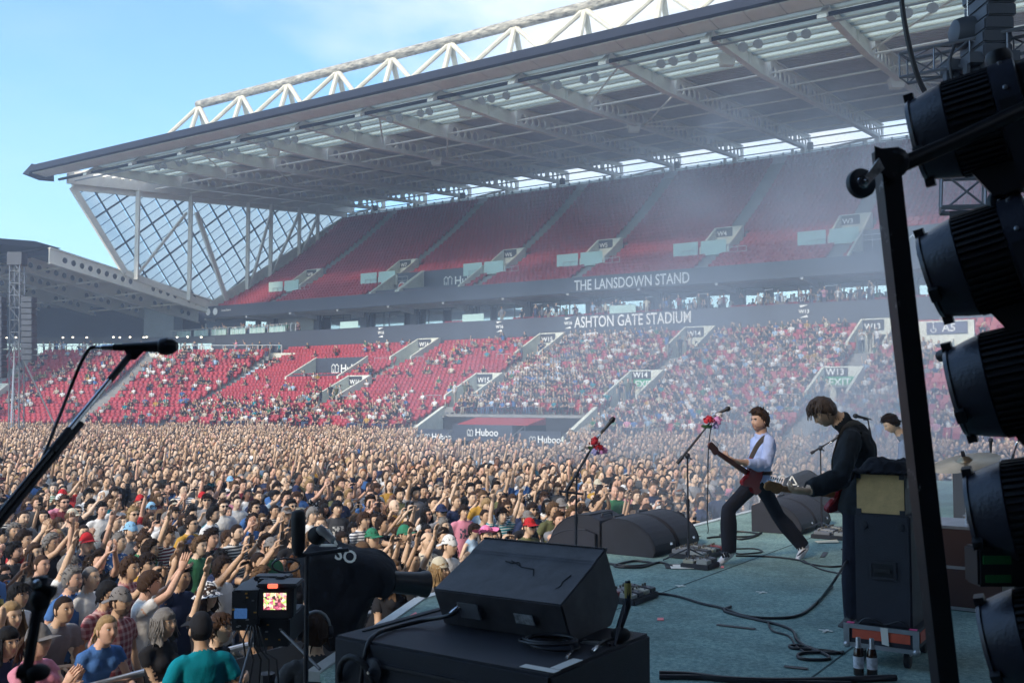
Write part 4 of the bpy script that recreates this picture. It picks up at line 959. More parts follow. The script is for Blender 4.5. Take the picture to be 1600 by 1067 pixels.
    if head:
        M = rot_to(J['look'], J.get('up', (0, 0, 1))).to_4x4() @ Matrix.Scale(J.get('hs', 1.0), 4); M.translation = hd; add_head(H, M, head[0], head[1], beard, eyes); J['HM'] = M
    for k, s in ((0, -1), (1, 1)):
        if J.get('hand') and J['hand'][k]:
            fw, pl_, cu = J['hand'][k][:3]; add_hand(H, V(J['wr'][k]), fw, pl_, s, cu)
    return merge_mb(out, H)
def std_joints(wr_r, wr_l, hand_r, hand_l, lean=0.0, look=(0, -1, 0.12), hgt=1.0, female=False, head_off=(0, 0, 0)):
    """standing person looking along -y; right arm at -x"""
    sw = 0.175 if not female else 0.158
    J = dict(side=(1, 0, 0), fwd=(0, -1, 0), pelvis=(0, 0.02, 0.96), spine=V((0, 0.0 - lean * 0.3, 1.13)), chest=(0, 0.02 - lean, 1.435 - abs(lean) * 0.25), neck=(0, 0.0 - lean * 1.1, 1.50 - abs(lean) * 0.28))
    J['head'] = V(J['neck']) + V((0, -0.035 - lean * 0.2, 0.135)) + V(head_off); J['look'] = look
    c = V(J['chest']); J['sh'] = (c + V((-sw, 0, -0.035)), c + V((sw, 0, -0.035)))
    el = []; wr = []
    for k, w in enumerate((wr_r, wr_l)):
        s = -1 if k == 0 else 1; e, q = ik(J['sh'][k], w, 0.285, 0.255, (s * 0.55, 0.25, -1.0)); el.append(e); wr.append(q)
    J['el'] = el; J['wr'] = wr; J['hand'] = (hand_r, hand_l)
    J['hip'] = ((-0.088, 0.02, 0.93), (0.088, 0.02, 0.93)); J['kn'] = ((-0.10, -0.01, 0.50), (0.10, -0.01, 0.50)); J['an'] = ((-0.105, 0.03, 0.09), (0.105, 0.03, 0.09)); J['toe'] = ((-0.13, -0.14, 0.06), (0.13, -0.14, 0.06))
    return J
UP_ = (0, 0, 1)
POSES = {   # name: (right wrist, left wrist, right hand, left hand, lean)
 'arms down': ((-0.26, -0.06, 0.92), (0.26, -0.05, 0.92), ((0, -0.15, -1), (1, 0, 0), 0.5), ((0, -0.15, -1), (-1, 0, 0), 0.5), 0.0),
 'one arm raised': ((-0.20, -0.20, 1.97), (0.26, -0.05, 0.92), ((0.05, -0.15, 1), (0, -1, 0), 0.2), ((0, -0.15, -1), (-1, 0, 0), 0.5), 0.0),
 'both arms raised': ((-0.24, -0.16, 1.95), (0.25, -0.20, 1.93), ((-0.1, -0.1, 1), (0, -1, 0), 0.15), ((0.1, -0.1, 1), (0, -1, 0), 0.15), 0.0),
 'clapping overhead': ((-0.045, -0.33, 1.76), (0.045, -0.33, 1.77), ((0.05, -0.3, 1), (1, 0, 0), 0.15), ((-0.05, -0.3, 1), (-1, 0, 0), 0.15), 0.0),
 'filming with a phone': ((-0.09, -0.40, 1.58), (0.08, -0.40, 1.57), ((0.1, -0.25, 1), (0.7, -0.5, 0), 0.9), ((-0.1, -0.25, 1), (-0.7, -0.5, 0), 0.9), 0.0),
 'clapping': ((-0.045, -0.36, 1.36), (0.045, -0.35, 1.36), ((0.05, -0.6, 0.8), (1, 0, 0), 0.2), ((-0.05, -0.6, 0.8), (-1, 0, 0), 0.2), 0.0),
 'holding a phone high': ((-0.10, -0.36, 1.86), (0.24, -0.10, 0.98), ((0.05, -0.2, 1), (0.5, -0.8, 0), 0.9), ((0, -0.4, -1), (-1, 0, 0), 0.5), 0.0),
 'arms folded': ((0.10, -0.20, 1.20), (-0.10, -0.17, 1.16), ((1, 0.15, 0.1), (0, 1, 0), 0.4), ((-1, 0.15, 0.1), (0, 1, 0), 0.4), 0.0),
 'pointing up': ((-0.26, -0.06, 0.92), (0.16, -0.42, 1.72), ((0, -0.15, -1), (1, 0, 0), 0.5), ((-0.05, -0.6, 0.8), (0, -0.5, -0.7), 0.75), 0.0),
 'leaning on the barrier': ((-0.14, -0.42, 1.13), (0.14, -0.43, 1.13), ((0.8, -0.5, 0), (0, 0.2, -1), 0.3), ((-0.8, -0.5, 0), (0, 0.2, -1), 0.3), 0.16),
}
TEMPL = {}
def template(pose, female):
    k = (pose, female)
    if k in TEMPL: return TEMPL[k]
    r, l, hr, hl, lean = POSES[pose]; J = std_joints(r, l, hr, hl, lean, female=female)
    b = build_body(J, 1.0 if not female else 0.92, 0.0165, None, 0.5 if not female else 0.3, 0.006, female=female, wr=0.008, tank=female and pose in ('both arms raised', 'filming with a phone', 'arms down'))
    me = b.mesh('person'); smooth(me, 180); TEMPL[k] = (me, J['HM'], J); return TEMPL[k]
# ------------------------------------------------------------------ hair and headwear, in head space
def hair_mesh(style, seed, nu=32, nv=26):
    rn = random.Random(seed); mb = MB(); dirs = head_dirs(nu, nv); base = [head_point(*d) for d in dirs]
    long_ = style in ('long', 'bob', 'ponytail'); th = {'crop': 0.007, 'short': 0.016, 'quiff': 0.022, 'curly': 0.028, 'long': 0.018, 'bob': 0.018, 'ponytail': 0.010, 'fringe': 0.020, 'wavy': 0.018}[style]
    def line(p):   # >0 inside the hairy area
        y = p.y; f = 0.062 if style not in ('fringe', 'bob', 'wavy') else 0.036
        zl_ = f if y < -0.055 else f + (y + 0.055) / 0.075 * (-0.055 - f) if y < 0.02 else -0.055 - 0.02 * min(1, (y - 0.02) / 0.05)
        if y < 0.02 and style == 'crop': zl_ += 0.008
        return p.z - zl_
    pts = []
    for p in base:
        a = sstep(-0.006, 0.022, line(p)); n = noise.noise(p * 26 + V((seed, 0, 0))) * 0.5 + noise.noise(p * 60 + V((0, seed, 0))) * 0.3
        t = th * a * (1 + (0.9 if th > 0.01 else 0.2) * n)
        if style == 'quiff': t += 0.022 * gs(p.y + 0.06, 0.05) * sstep(0.05, 0.1, p.z) * a
        if style == 'short': t += 0.010 * sstep(0.05, 0.11, p.z) * a
        pts.append(p + p.normalized() * (t if a > 0 else -0.004))
    keep = [line(p) > -0.004 for p in base]; o = 0; mb.v.extend(pts); top = V((0, 0, 0.118 + th)); mb.v.append(top)
    for j in range(nv - 2):
        for i in range(nu):
            q = (j * nu + i, (j + 1) * nu + i, (j + 1) * nu + (i + 1) % nu, j * nu + (i + 1) % nu)
            if sum(keep[k] for k in q) >= 2: mb.f.append(q); mb.m.append(0)
    for i in range(nu): mb.f.append((i, (i + 1) % nu, len(pts))); mb.m.append(0)
    def lock(p, d, L, r, sag=0.6, n=4, k=4):
        q = V(p); d = V(d).normalized(); ps = [q]
        for i in range(n):
            d = (d + V((rn.uniform(-.25, .25), rn.uniform(-.25, .25), -sag * 0.5))).normalized(); q = q + d * L / n; ps.append(q)
        mb.tube(ps, [r * (1 - 0.75 * i / n) for i in range(n + 1)], k, 0)
    if style in ('quiff', 'curly', 'wavy', 'short', 'fringe'):
        cand = [p for p in base if line(p) > 0.01]
        for _ in range({'curly': 110, 'wavy': 90, 'quiff': 110, 'short': 60, 'fringe': 60}[style]):
            p = rn.choice(cand); nrm = p.normalized(); fl = V((rn.uniform(-.5, .5), -0.7 if style != 'short' else rn.uniform(-.8, .8), 0.25))
            if style == 'curly': lock(p + nrm * th * 0.4, nrm + V((rn.uniform(-1, 1), rn.uniform(-1, 1), rn.uniform(-1, 1))) * 0.8, 0.045, 0.010, 0.9)
            elif style == 'wavy': lock(p + nrm * th * 0.5, nrm * 0.5 + V((rn.uniform(-.6, .6), -0.9, 0.1)), 0.075, 0.009, 0.75, 5)
            elif style == 'fringe': lock(p + nrm * th * 0.5, nrm * 0.15 + V((p.x * 4, p.y * 4, -0.6)), 0.06, 0.009, 0.5)
            else: lock(p + nrm * th * 0.5, nrm * 0.7 + fl, 0.045, 0.009, 0.35)
    if long_:
        L = {'long': 0.27, 'bob': 0.14, 'ponytail': 0.0}[style]
        if L:
            n = 20; rows = 8; o = len(mb.v)
            for lay in (0, 1):
                o = len(mb.v)
                for j in range(rows):
                    f = j / (rows - 1)
                    for i in range(n):
                        a = R(-118 + 236 * i / (n - 1)); w = 1 + 0.10 * math.sin(i * 2.3 + seed) * f
                        rx, ry = (0.092 + 0.018 * f) * w, (0.108 + 0.006 * f) * w
                        if lay: rx -= 0.018; ry -= 0.020
                        z = 0.035 - f * (L + 0.05 + 0.02 * math.sin(i * 1.7 + seed)); mb.v.append(V((rx * math.sin(a), ry * math.cos(a) - 0.004, z)))
                for j in range(rows - 1):
                    for i in range(n - 1):
                        q = (o + j * n + i, o + j * n + i + 1, o + (j + 1) * n + i + 1, o + (j + 1) * n + i); mb.f.append(q if lay == 0 else q[::-1]); mb.m.append(0)
            for _ in range(80):
                a = R(rn.uniform(-120, 120)); p = V((0.094 * math.sin(a), 0.108 * math.cos(a), rn.uniform(-0.05, 0.06))); lock(p, V((math.sin(a) * .25, math.cos(a) * .2, -1)), L * rn.uniform(0.7, 1.0), 0.0085, 0.3, 4)
        else:
            lock((0, 0.115, 0.02), (0, 0.7, 0.1), 0.24, 0.030, 0.9, 6, 7); mb.ball((0, 0.112, 0.022), 0.022, 0.018, 0.022, 8, 6)
            for _ in range(10): lock((rn.uniform(-.012, .012), 0.125, 0.01), (0, 0.5, -0.2), rn.uniform(.16, .24), 0.010, 0.9, 5)
    me = mb.mesh('hair'); smooth(me, 180); return me
def cap_mesh(kind):
    mb = MB(); nu, nv = 28, 24; dirs = head_dirs(nu, nv); base = [head_point(*d) for d in dirs]
    z0 = {'cap': 0.036, 'beanie': 0.028, 'bucket': 0.038, 'cowboy': 0.045}[kind]; th = {'cap': 0.012, 'beanie': 0.017, 'bucket': 0.016, 'cowboy': 0.014}[kind]
    pts = [p + V((p.x, p.y, max(p.z, 0))).normalized() * (th + (0.012 if kind != 'beanie' else 0.02) * sstep(0.06, 0.118, p.z)) for p in base]
    mb.v.extend(pts); mb.v.append(V((0, 0, 0.118 + th + 0.014)))
    for j in range(nv - 2):
        for i in range(nu):
            q = (j * nu + i, (j + 1) * nu + i, (j + 1) * nu + (i + 1) % nu, j * nu + (i + 1) % nu)
            if min(base[k].z - (0.0 if base[k].y < 0 else -0.03 * min(1, base[k].y / 0.08)) for k in q) > z0 - 0.012: mb.f.append(q); mb.m.append(0)
    for i in range(nu): mb.f.append((i, (i + 1) % nu, len(pts))); mb.m.append(0)
    def brim(a0, a1, rin, rout, zin, zout, n=18, bend=0.0):
        o = len(mb.v)
        for i in range(n + 1):
            a = R(a0 + (a1 - a0) * i / n)
            for (r, z) in ((rin, zin), (rout, zout)):
                ca = math.cos(a); mb.v.append(V(((0.078 + r) * math.sin(a), -(0.098 + r * (1.0 if kind != 'cap' else abs(ca) ** 0.5 + 0.05)) * ca, z - bend * abs(math.sin(a)))))
        for i in range(n): mb.f.append((o + 2 * i, o + 2 * i + 1, o + 2 * i + 3, o + 2 * i + 2)); mb.m.append(0)
        o2 = len(mb.v); mb.v.extend(mb.v[k] - V((0, 0, 0.004)) for k in range(o, o2))
        for i in range(n): mb.f.append((o2 + 2 * i + 2, o2 + 2 * i + 3, o2 + 2 * i + 1, o2 + 2 * i)); mb.m.append(0)
    if kind == 'cap': brim(-62, 62, 0.008, 0.075, 0.040, 0.026, bend=0.012)
    if kind == 'bucket': brim(-180, 180, 0.012, 0.058, 0.034, 0.000, 28)
    if kind == 'cowboy': brim(-180, 180, 0.008, 0.095, 0.045, 0.050, 28, bend=-0.05)
    me = mb.mesh('cap'); smooth(me, 50); return me
def shades_mesh():
    mb = MB()
    for s in (-1, 1):
        mb.ball((s * 0.031, -0.090, 0.008), 0.026, 0.008, 0.019, 10, 6); mb.bar((s * 0.055, -0.083, 0.014), (s * 0.082, 0.01, 0.012), 0.006)
    mb.bar((-0.012, -0.094, 0.012), (0.012, -0.094, 0.012), 0.006); me = mb.mesh('sunglasses'); smooth(me, 60); return me
HAIRS = {}
def hair(style, v=0):
    k = (style, v)
    if k not in HAIRS: HAIRS[k] = hair_mesh(style, 3 + v * 7 + len(style))
    return HAIRS[k]
CAPS = {k: cap_mesh(k) for k in ('cap', 'beanie', 'bucket', 'cowboy')}; SHADES = shades_mesh()
# palettes (name, colour)
SKINS = [('pale', (0.64, 0.46, 0.34)), ('fair', (0.59, 0.40, 0.275)), ('tanned', (0.47, 0.30, 0.195)), ('ruddy', (0.57, 0.345, 0.25)), ('brown', (0.19, 0.10, 0.068))]
HAIRC = {'dark brown': (0.020, 0.012, 0.009), 'black': (0.009, 0.008, 0.009), 'brown': (0.048, 0.026, 0.016), 'light brown': (0.11, 0.065, 0.036), 'blond': (0.30, 0.20, 0.10), 'grey': (0.18, 0.17, 0.165), 'ginger': (0.20, 0.07, 0.025)}
SHIRTC = {'black': (0.014, 0.014, 0.017), 'white': (0.62, 0.62, 0.62), 'navy': (0.02, 0.03, 0.075), 'grey': (0.20, 0.20, 0.215), 'pale blue': (0.30, 0.42, 0.56), 'blue': (0.05, 0.13, 0.33), 'red': (0.36, 0.03, 0.035), 'burgundy': (0.12, 0.02, 0.03), 'olive': (0.10, 0.105, 0.05), 'cream': (0.55, 0.50, 0.40), 'charcoal': (0.05, 0.052, 0.058), 'green': (0.035, 0.14, 0.07), 'mustard': (0.42, 0.24, 0.04), 'pink': (0.56, 0.22, 0.30), 'teal': (0.0, 0.20, 0.26)}
CAPC = {'black': (0.015, 0.015, 0.018), 'red': (0.42, 0.02, 0.025), 'white': (0.66, 0.66, 0.66), 'grey': (0.17, 0.16, 0.16), 'pale blue': (0.22, 0.42, 0.62), 'green': (0.03, 0.17, 0.10), 'navy': (0.02, 0.03, 0.08), 'pink': (0.75, 0.20, 0.38), 'cream': (0.50, 0.46, 0.36)}
def skin_m(n): return mat('skin_' + n, dict(SKINS)[n], 0.55, var=0.10, vscale=18, spec=0.35)
def cloth_pat(n, c, kind, c2):
    """printed or woven cloth: flat colour pattern in the body's own space"""
    k = 'cloth_%s_%s' % (n.replace(' ', '_'), kind)
    if k in MATS: return MATS[k]
    m = mat(k, c, 0.88, spec=0.2); t = m.node_tree; b = t.nodes['Principled BSDF']; co = nd(t, 'ShaderNodeTexCoord'); sx = nd(t, 'ShaderNodeSeparateXYZ'); lk(t, co, 'Object', sx, 0)
    def mth(op, a, v): q = nd(t, 'ShaderNodeMath', operation=op); lk(t, a[0], a[1], q, 0); q.inputs[1].default_value = v; return (q, 0)
    def mul(a, d): q = nd(t, 'ShaderNodeMath', operation='MULTIPLY'); lk(t, a[0], a[1], q, 0); lk(t, d[0], d[1], q, 1); return (q, 0)
    if kind == 'print':
        ab = nd(t, 'ShaderNodeMath', operation='ABSOLUTE'); lk(t, sx, 0, ab, 0); z = nd(t, 'ShaderNodeMath', operation='SUBTRACT'); lk(t, sx, 2, z, 0); z.inputs[1].default_value = 1.27; az = nd(t, 'ShaderNodeMath', operation='ABSOLUTE'); lk(t, z, 0, az, 0)
        n_ = nd(t, 'ShaderNodeTexNoise'); n_.inputs['Scale'].default_value = 21; n_.inputs['Detail'].default_value = 3; lk(t, co, 'Object', n_, 'Vector')
        f = mul(mul(mth('LESS_THAN', (ab, 0), 0.10), mth('LESS_THAN', (az, 0), 0.085)), mul(mth('LESS_THAN', (sx, 1), -0.03), mth('GREATER_THAN', (n_, 'Fac'), 0.47)))
    elif kind == 'stripe': s_ = mth('MULTIPLY', (sx, 2), 26.0); fr_ = nd(t, 'ShaderNodeMath', operation='FRACT'); lk(t, s_[0], s_[1], fr_, 0); f = mth('LESS_THAN', (fr_, 0), 0.42)
    else:
        n_ = nd(t, 'ShaderNodeTexVoronoi'); n_.inputs['Scale'].default_value = 24; lk(t, co, 'Object', n_, 'Vector'); f = mth('LESS_THAN', (n_, 'Distance'), 0.33)
    x = nd(t, 'ShaderNodeMix', data_type='RGBA'); x.inputs[6].default_value = (*c, 1); x.inputs[7].default_value = (*c2, 1); lk(t, f[0], f[1], x, 0); lk(t, x, 2, b, 'Base Color'); return m
def cloth_m(n, c): return mat('cloth_' + n.replace(' ', '_'), c, 0.88, var=0.12, vscale=7, bump=0.35, bscale=24, spec=0.2)
def hair_m(n): return mat('hair_' + n.replace(' ', '_'), HAIRC[n], 0.6, var=0.25, vscale=40, bump=0.6, bscale=120, spec=0.12)
M_eye = mat('eye_white', (0.62, 0.60, 0.58), 0.3); M_iris = mat('iris', (0.035, 0.025, 0.02), 0.2); M_jean = [cloth_m('trouser_black', (0.02, 0.02, 0.024)), cloth_m('trouser_denim', (0.06, 0.09, 0.16)), cloth_m('trouser_stone', (0.30, 0.27, 0.22))]
M_shoe = mat('shoe_white', (0.6, 0.6, 0.6), 0.6); M_shoed = mat('shoe_dark', (0.03, 0.03, 0.03), 0.6)
def lip_m(n): c = dict(SKINS)[n]; return mat('lip_' + n, (c[0] * 0.92, c[1] * 0.70, c[2] * 0.72), 0.5)
M_shades = mat('sunglass_lens', (0.01, 0.01, 0.012), 0.12)
def set_mats(o, ms):
    for i, m in enumerate(ms): o.material_slots[i].link = 'OBJECT'; o.material_slots[i].material = m
def slots(me, n):
    while len(me.materials) < n: me.materials.append(None)
def place_person(pos, yaw, pose, female, skin, hstyle, hcol, shirt, label, group, scale=1.0, headwear=None, hw_back=False, shades=False, hv=0, beard=False, trouser=0, shirtmat=None, tilt=0.0):
    me, HM, J = template(pose, female); slots(me, 8)
    o = bpy.data.objects.new('person', me); COL.objects.link(o); o.location = pos; o.rotation_euler = (0, 0, yaw); o.scale = (scale,) * 3
    hm = hair_m(hcol)
    set_mats(o, [skin_m(skin), shirtmat or cloth_m(*shirt), M_jean[trouser], M_shoe, M_eye, M_iris, lip_m(skin), hm])
    tag(o, label, 'person', group)
    if hstyle != 'bald':
        h = hair(hstyle, hv); slots(h, 1); ho = shared('hair', h, o, HM); set_mats(ho, [hm])
        if headwear and hstyle in ('quiff', 'curly', 'wavy', 'short', 'fringe'): ho.matrix_basis = HM @ Matrix.Diagonal((0.93, 0.93, 0.80, 1))
    if beard:
        bm2 = beard_me; slots(bm2, 1); bo = shared('beard', bm2, o, HM); hc_ = HAIRC[hcol]; sk_ = dict(SKINS)[skin]; set_mats(bo, [mat('beard_%s_%s' % (hcol.replace(' ', '_'), skin), tuple(a * 0.72 + b * 0.28 for a, b in zip(hc_, sk_)), 0.8)])
    if headwear:
        kind, cc = headwear; c = CAPS[kind]; slots(c, 1); Mx = HM @ (Matrix.Rotation(math.pi, 4, 'Z') if hw_back else Matrix.Identity(4)); co = shared('bucket_hat' if kind == 'bucket' else 'cowboy_hat' if kind == 'cowboy' else kind, c, o, Mx)
        set_mats(co, [cc if not isinstance(cc, str) else cloth_m('cap_' + cc, CAPC[cc])])
    if shades: slots(SHADES, 1); so = shared('sunglasses', SHADES, o, HM); set_mats(so, [M_shades])
    return o
def beard_mesh():
    mb = MB(); nu, nv = 32, 26; base = [head_point(*d) for d in head_dirs(nu, nv)]
    ok_ = lambda p: p.z < -0.046 and p.y < 0.03 and not (abs(p.z + 0.060) < 0.011 and abs(p.x) < 0.022) or (abs(p.z + 0.045) < 0.006 and p.y < -0.05 and abs(p.x) < 0.03)
    pts = [p + p.normalized() * (0.005 + 0.003 * noise.noise(p * 70) if ok_(p) else -0.003) for p in base]; mb.v.extend(pts)
    for j in range(nv - 2):
        for i in range(nu):
            q = (j * nu + i, (j + 1) * nu + i, (j + 1) * nu + (i + 1) % nu, j * nu + (i + 1) % nu)
            if sum(ok_(base[k]) for k in q) >= 3: mb.f.append(q); mb.m.append(0)
    me = mb.mesh('beard'); smooth(me, 180); return me
beard_me = beard_mesh()
def face_to(p, target):
    d = V(target) - V(p); return math.atan2(d.x, -d.y)
# ================================================================== THE BAND
M_blk = mat('black_paint', (0.012, 0.013, 0.022), 0.55, var=0.25, vscale=5, bump=0.15, bscale=90)
M_box = mat('textured_black_cabinet', (0.014, 0.015, 0.026), 0.62, var=0.35, vscale=3.5, bump=0.45, bscale=260)
M_grille = mat('steel_grille', (0.014, 0.015, 0.025), 0.5, var=0.2, vscale=3)
M_chrome = mat('chrome', (0.55, 0.55, 0.57), 0.22, 1.0)
M_rub = mat('rubber', (0.012, 0.012, 0.014), 0.7)
M_cable = mat('cable_black', (0.012, 0.012, 0.016), 0.45)
M_paper = mat('paper', (0.72, 0.70, 0.64), 0.8)
M_tapep = mat('pink_tape', (0.85, 0.22, 0.22), 0.6)
def performer(label, J, mats, **k):
    b = build_body(J, **k); base = V(J['foot']); me = b.mesh('person', base); smooth(me, 180)
    o = link('person', me, mats); o.location = base; tag(o, label, 'person', 'band on stage'); return o
def head_child(o, J, name, me, m):
    slots(me, 1); M = J['HM'].copy(); M.translation = M.translation - o.location; c = shared(name, me, o, M); set_mats(c, [m]); return c
def J_px(**k):
    """joints given as (u, v, depth)"""
    J = {}
    for a, b in k.items():
        if isinstance(b, tuple) and len(b) == 3 and not isinstance(b[0], tuple) and a not in ('look', 'side', 'fwd', 'up', 'foot'): J[a] = at(*b)
        elif a in ('sh', 'el', 'wr', 'hip', 'kn', 'an', 'toe'): J[a] = tuple(at(*q) for q in b)
        else: J[a] = b
    return J
# ---- guitarist in the pale blue shirt
J1 = J_px(pelvis=(1184, 744, 10.5), spine=(1188, 715, 10.48), chest=(1193, 687, 10.46), neck=(1191, 678, 10.44), head=(1187, 657, 10.42), look=(-0.93, -0.42, -0.05), side=(0.3, -0.95, 0), fwd=(-0.95, -0.3, 0),
    sh=((1186, 689, 10.66), (1203, 690, 10.28)), el=((1192, 724, 10.8), (1196, 727, 10.2)), wr=((1172, 741, 10.5), (1147, 720, 9.98)),
    hip=((1186, 750, 10.58), (1182, 750, 10.42)), kn=((1216, 806, 10.75), (1138, 796, 10.3)), an=((1253, 851, 10.75), (1139, 859, 10.3)), toe=((1240, 871, 10.62), (1123, 872, 10.25)))
J1['hs'] = 0.94; J1['hand'] = (((-0.5, -0.5, -0.3), (0.2, -0.9, 0.2), 0.8), ((-0.85, -0.3, 0.35), (0.2, 0.5, 0.85), 1.0)); J1['foot'] = (J1['an'][1].x, J1['an'][1].y, STAGE)
g1 = performer('guitarist in pale blue shirt and dark trousers lunging by the microphone', J1, [skin_m('ruddy'), cloth_m('shirt_pale_blue', (0.42, 0.50, 0.78)), cloth_m('trouser_ink', (0.012, 0.013, 0.02)), cloth_m('trainer_white', (0.62, 0.62, 0.66)), M_eye, M_iris, lip_m('ruddy'), hair_m('dark brown')],
    voxel=0.0115, deci=None, sleeve=1.62, sleeve_r=0.012, slim=0.95, wr=0.017, flare=1.45, shirt_l=0.25, collar=True, head=(44, 36))
head_child(g1, J1, 'hair', hair('quiff', 2), hair_m('brown')); head_child(g1, J1, 'beard', beard_me, mat('stubble', (0.30, 0.17, 0.12), 0.8))
st = MB()
for (u, v, D, w) in ((1133, 866, 10.19, 0), (1137, 866, 10.19, 0), (1129, 867, 10.19, 0), (1252, 863, 10.6, 1), (1249, 866, 10.58, 1), (1256, 860, 10.63, 1)):
    c = at(u, v, D); st.box(c, V((0.008, 0, 0.004)), V((0, 0.02, 0)), V((-0.010, 0, 0.024)) if not w else V((0.016, 0, 0.012)))
tag(part('shoe_stripes', st, M_blk, g1), kind='stuff')
bl = MB(); loft(bl, [at(1184, 735, 10.5), at(1184, 740, 10.5)], [(0.172, 0.128), (0.175, 0.13)], 0, (0.3, -0.95, 0), 20); part('belt', bl, mat('belt_leather', (0.03, 0.015, 0.01), 0.4), g1, 40)
# ---- guitarist in the dark shirt, head bowed
J2 = J_px(pelvis=(1343, 776, 7.6), spine=(1349, 728, 7.6), chest=(1334, 678, 7.58), neck=(1313, 657, 7.56), head=(1287, 643, 7.54), look=(-0.80, -0.06, -0.62), side=(-0.43, -0.9, 0), fwd=(-0.9, 0.43, 0),
    sh=((1344, 682, 7.80), (1329, 684, 7.36)), el=((1350, 738, 7.92), (1314, 746, 7.24)), wr=((1322, 772, 7.9), (1259, 767, 7.16)),
    hip=((1345, 788, 7.68), (1338, 788, 7.52)), kn=((1342, 878, 7.68), (1331, 878, 7.48)), an=((1345, 957, 7.75), (1333, 960, 7.5)), toe=((1326, 965, 7.72), (1313, 969, 7.44)))
J2['hs'] = 0.93; J2['hand'] = (((-0.6, 0.3, -0.5), (0.3, 0.8, 0), 0.8), ((-0.93, 0.1, 0.05), (0.1, 0.5, 0.85), 1.15)); J2['foot'] = (J2['an'][1].x, J2['an'][1].y, STAGE)
g2 = performer('guitarist in black shirt with bowed head, wavy hair hanging forward', J2, [skin_m('fair'), cloth_m('shirt_black', (0.017, 0.020, 0.024)), cloth_m('trouser_navy', (0.014, 0.015, 0.026)), M_shoed, M_eye, M_iris, lip_m('fair'), hair_m('light brown')],
    voxel=0.011, deci=None, sleeve=1.9, sleeve_r=0.016, slim=1.05, wr=0.020, flare=1.25, shirt_l=1.25, collar=True, head=(44, 36))
head_child(g2, J2, 'hair', hair('wavy', 3), mat('hair_tousled', (0.085, 0.05, 0.03), 0.5, var=0.3, vscale=50, bump=0.6, bscale=120))
# ---- musician at the back in a grey hooded top
J3 = J_px(pelvis=(1432, 752, 12.6), spine=(1432, 722, 12.6), chest=(1421, 693, 12.6), neck=(1408, 678, 12.6), head=(1392, 662, 12.58), look=(-0.85, 0.0, -0.5), side=(-0.5, -0.85, 0), fwd=(-0.85, 0.5, 0),
    sh=((1427, 696, 12.76), (1413, 696, 12.42)), el=((1424, 724, 12.9), (1412, 728, 12.3)), wr=((1400, 722, 12.8), (1386, 722, 12.4)),
    hip=((1434, 758, 12.68), (1430, 758, 12.5)), kn=((1431, 798, 12.7), (1428, 798, 12.5)), an=((1433, 831, 12.75), (1430, 832, 12.5)), toe=((1421, 834, 12.7), (1418, 835, 12.45)))
J3['hs'] = 0.94; J3['hand'] = (((-0.8, 0.1, -0.2), (0, 0, -1), 0.5), ((-0.8, -0.1, -0.2), (0, 0, -1), 0.5)); J3['foot'] = (J3['an'][1].x, J3['an'][1].y, STAGE)
g3 = performer('musician in grey hooded top looking down beyond the black shirt guitarist', J3, [skin_m('fair'), cloth_m('hoodie_grey', (0.21, 0.25, 0.33)), cloth_m('trouser_black', (0.02, 0.02, 0.024)), M_shoed, M_eye, M_iris, lip_m('fair'), hair_m('black')],
    voxel=0.016, deci=None, sleeve=1.9, sleeve_r=0.012, wr=0.008, collar=True)
head_child(g3, J3, 'hair', hair('curly', 1), hair_m('dark brown'))
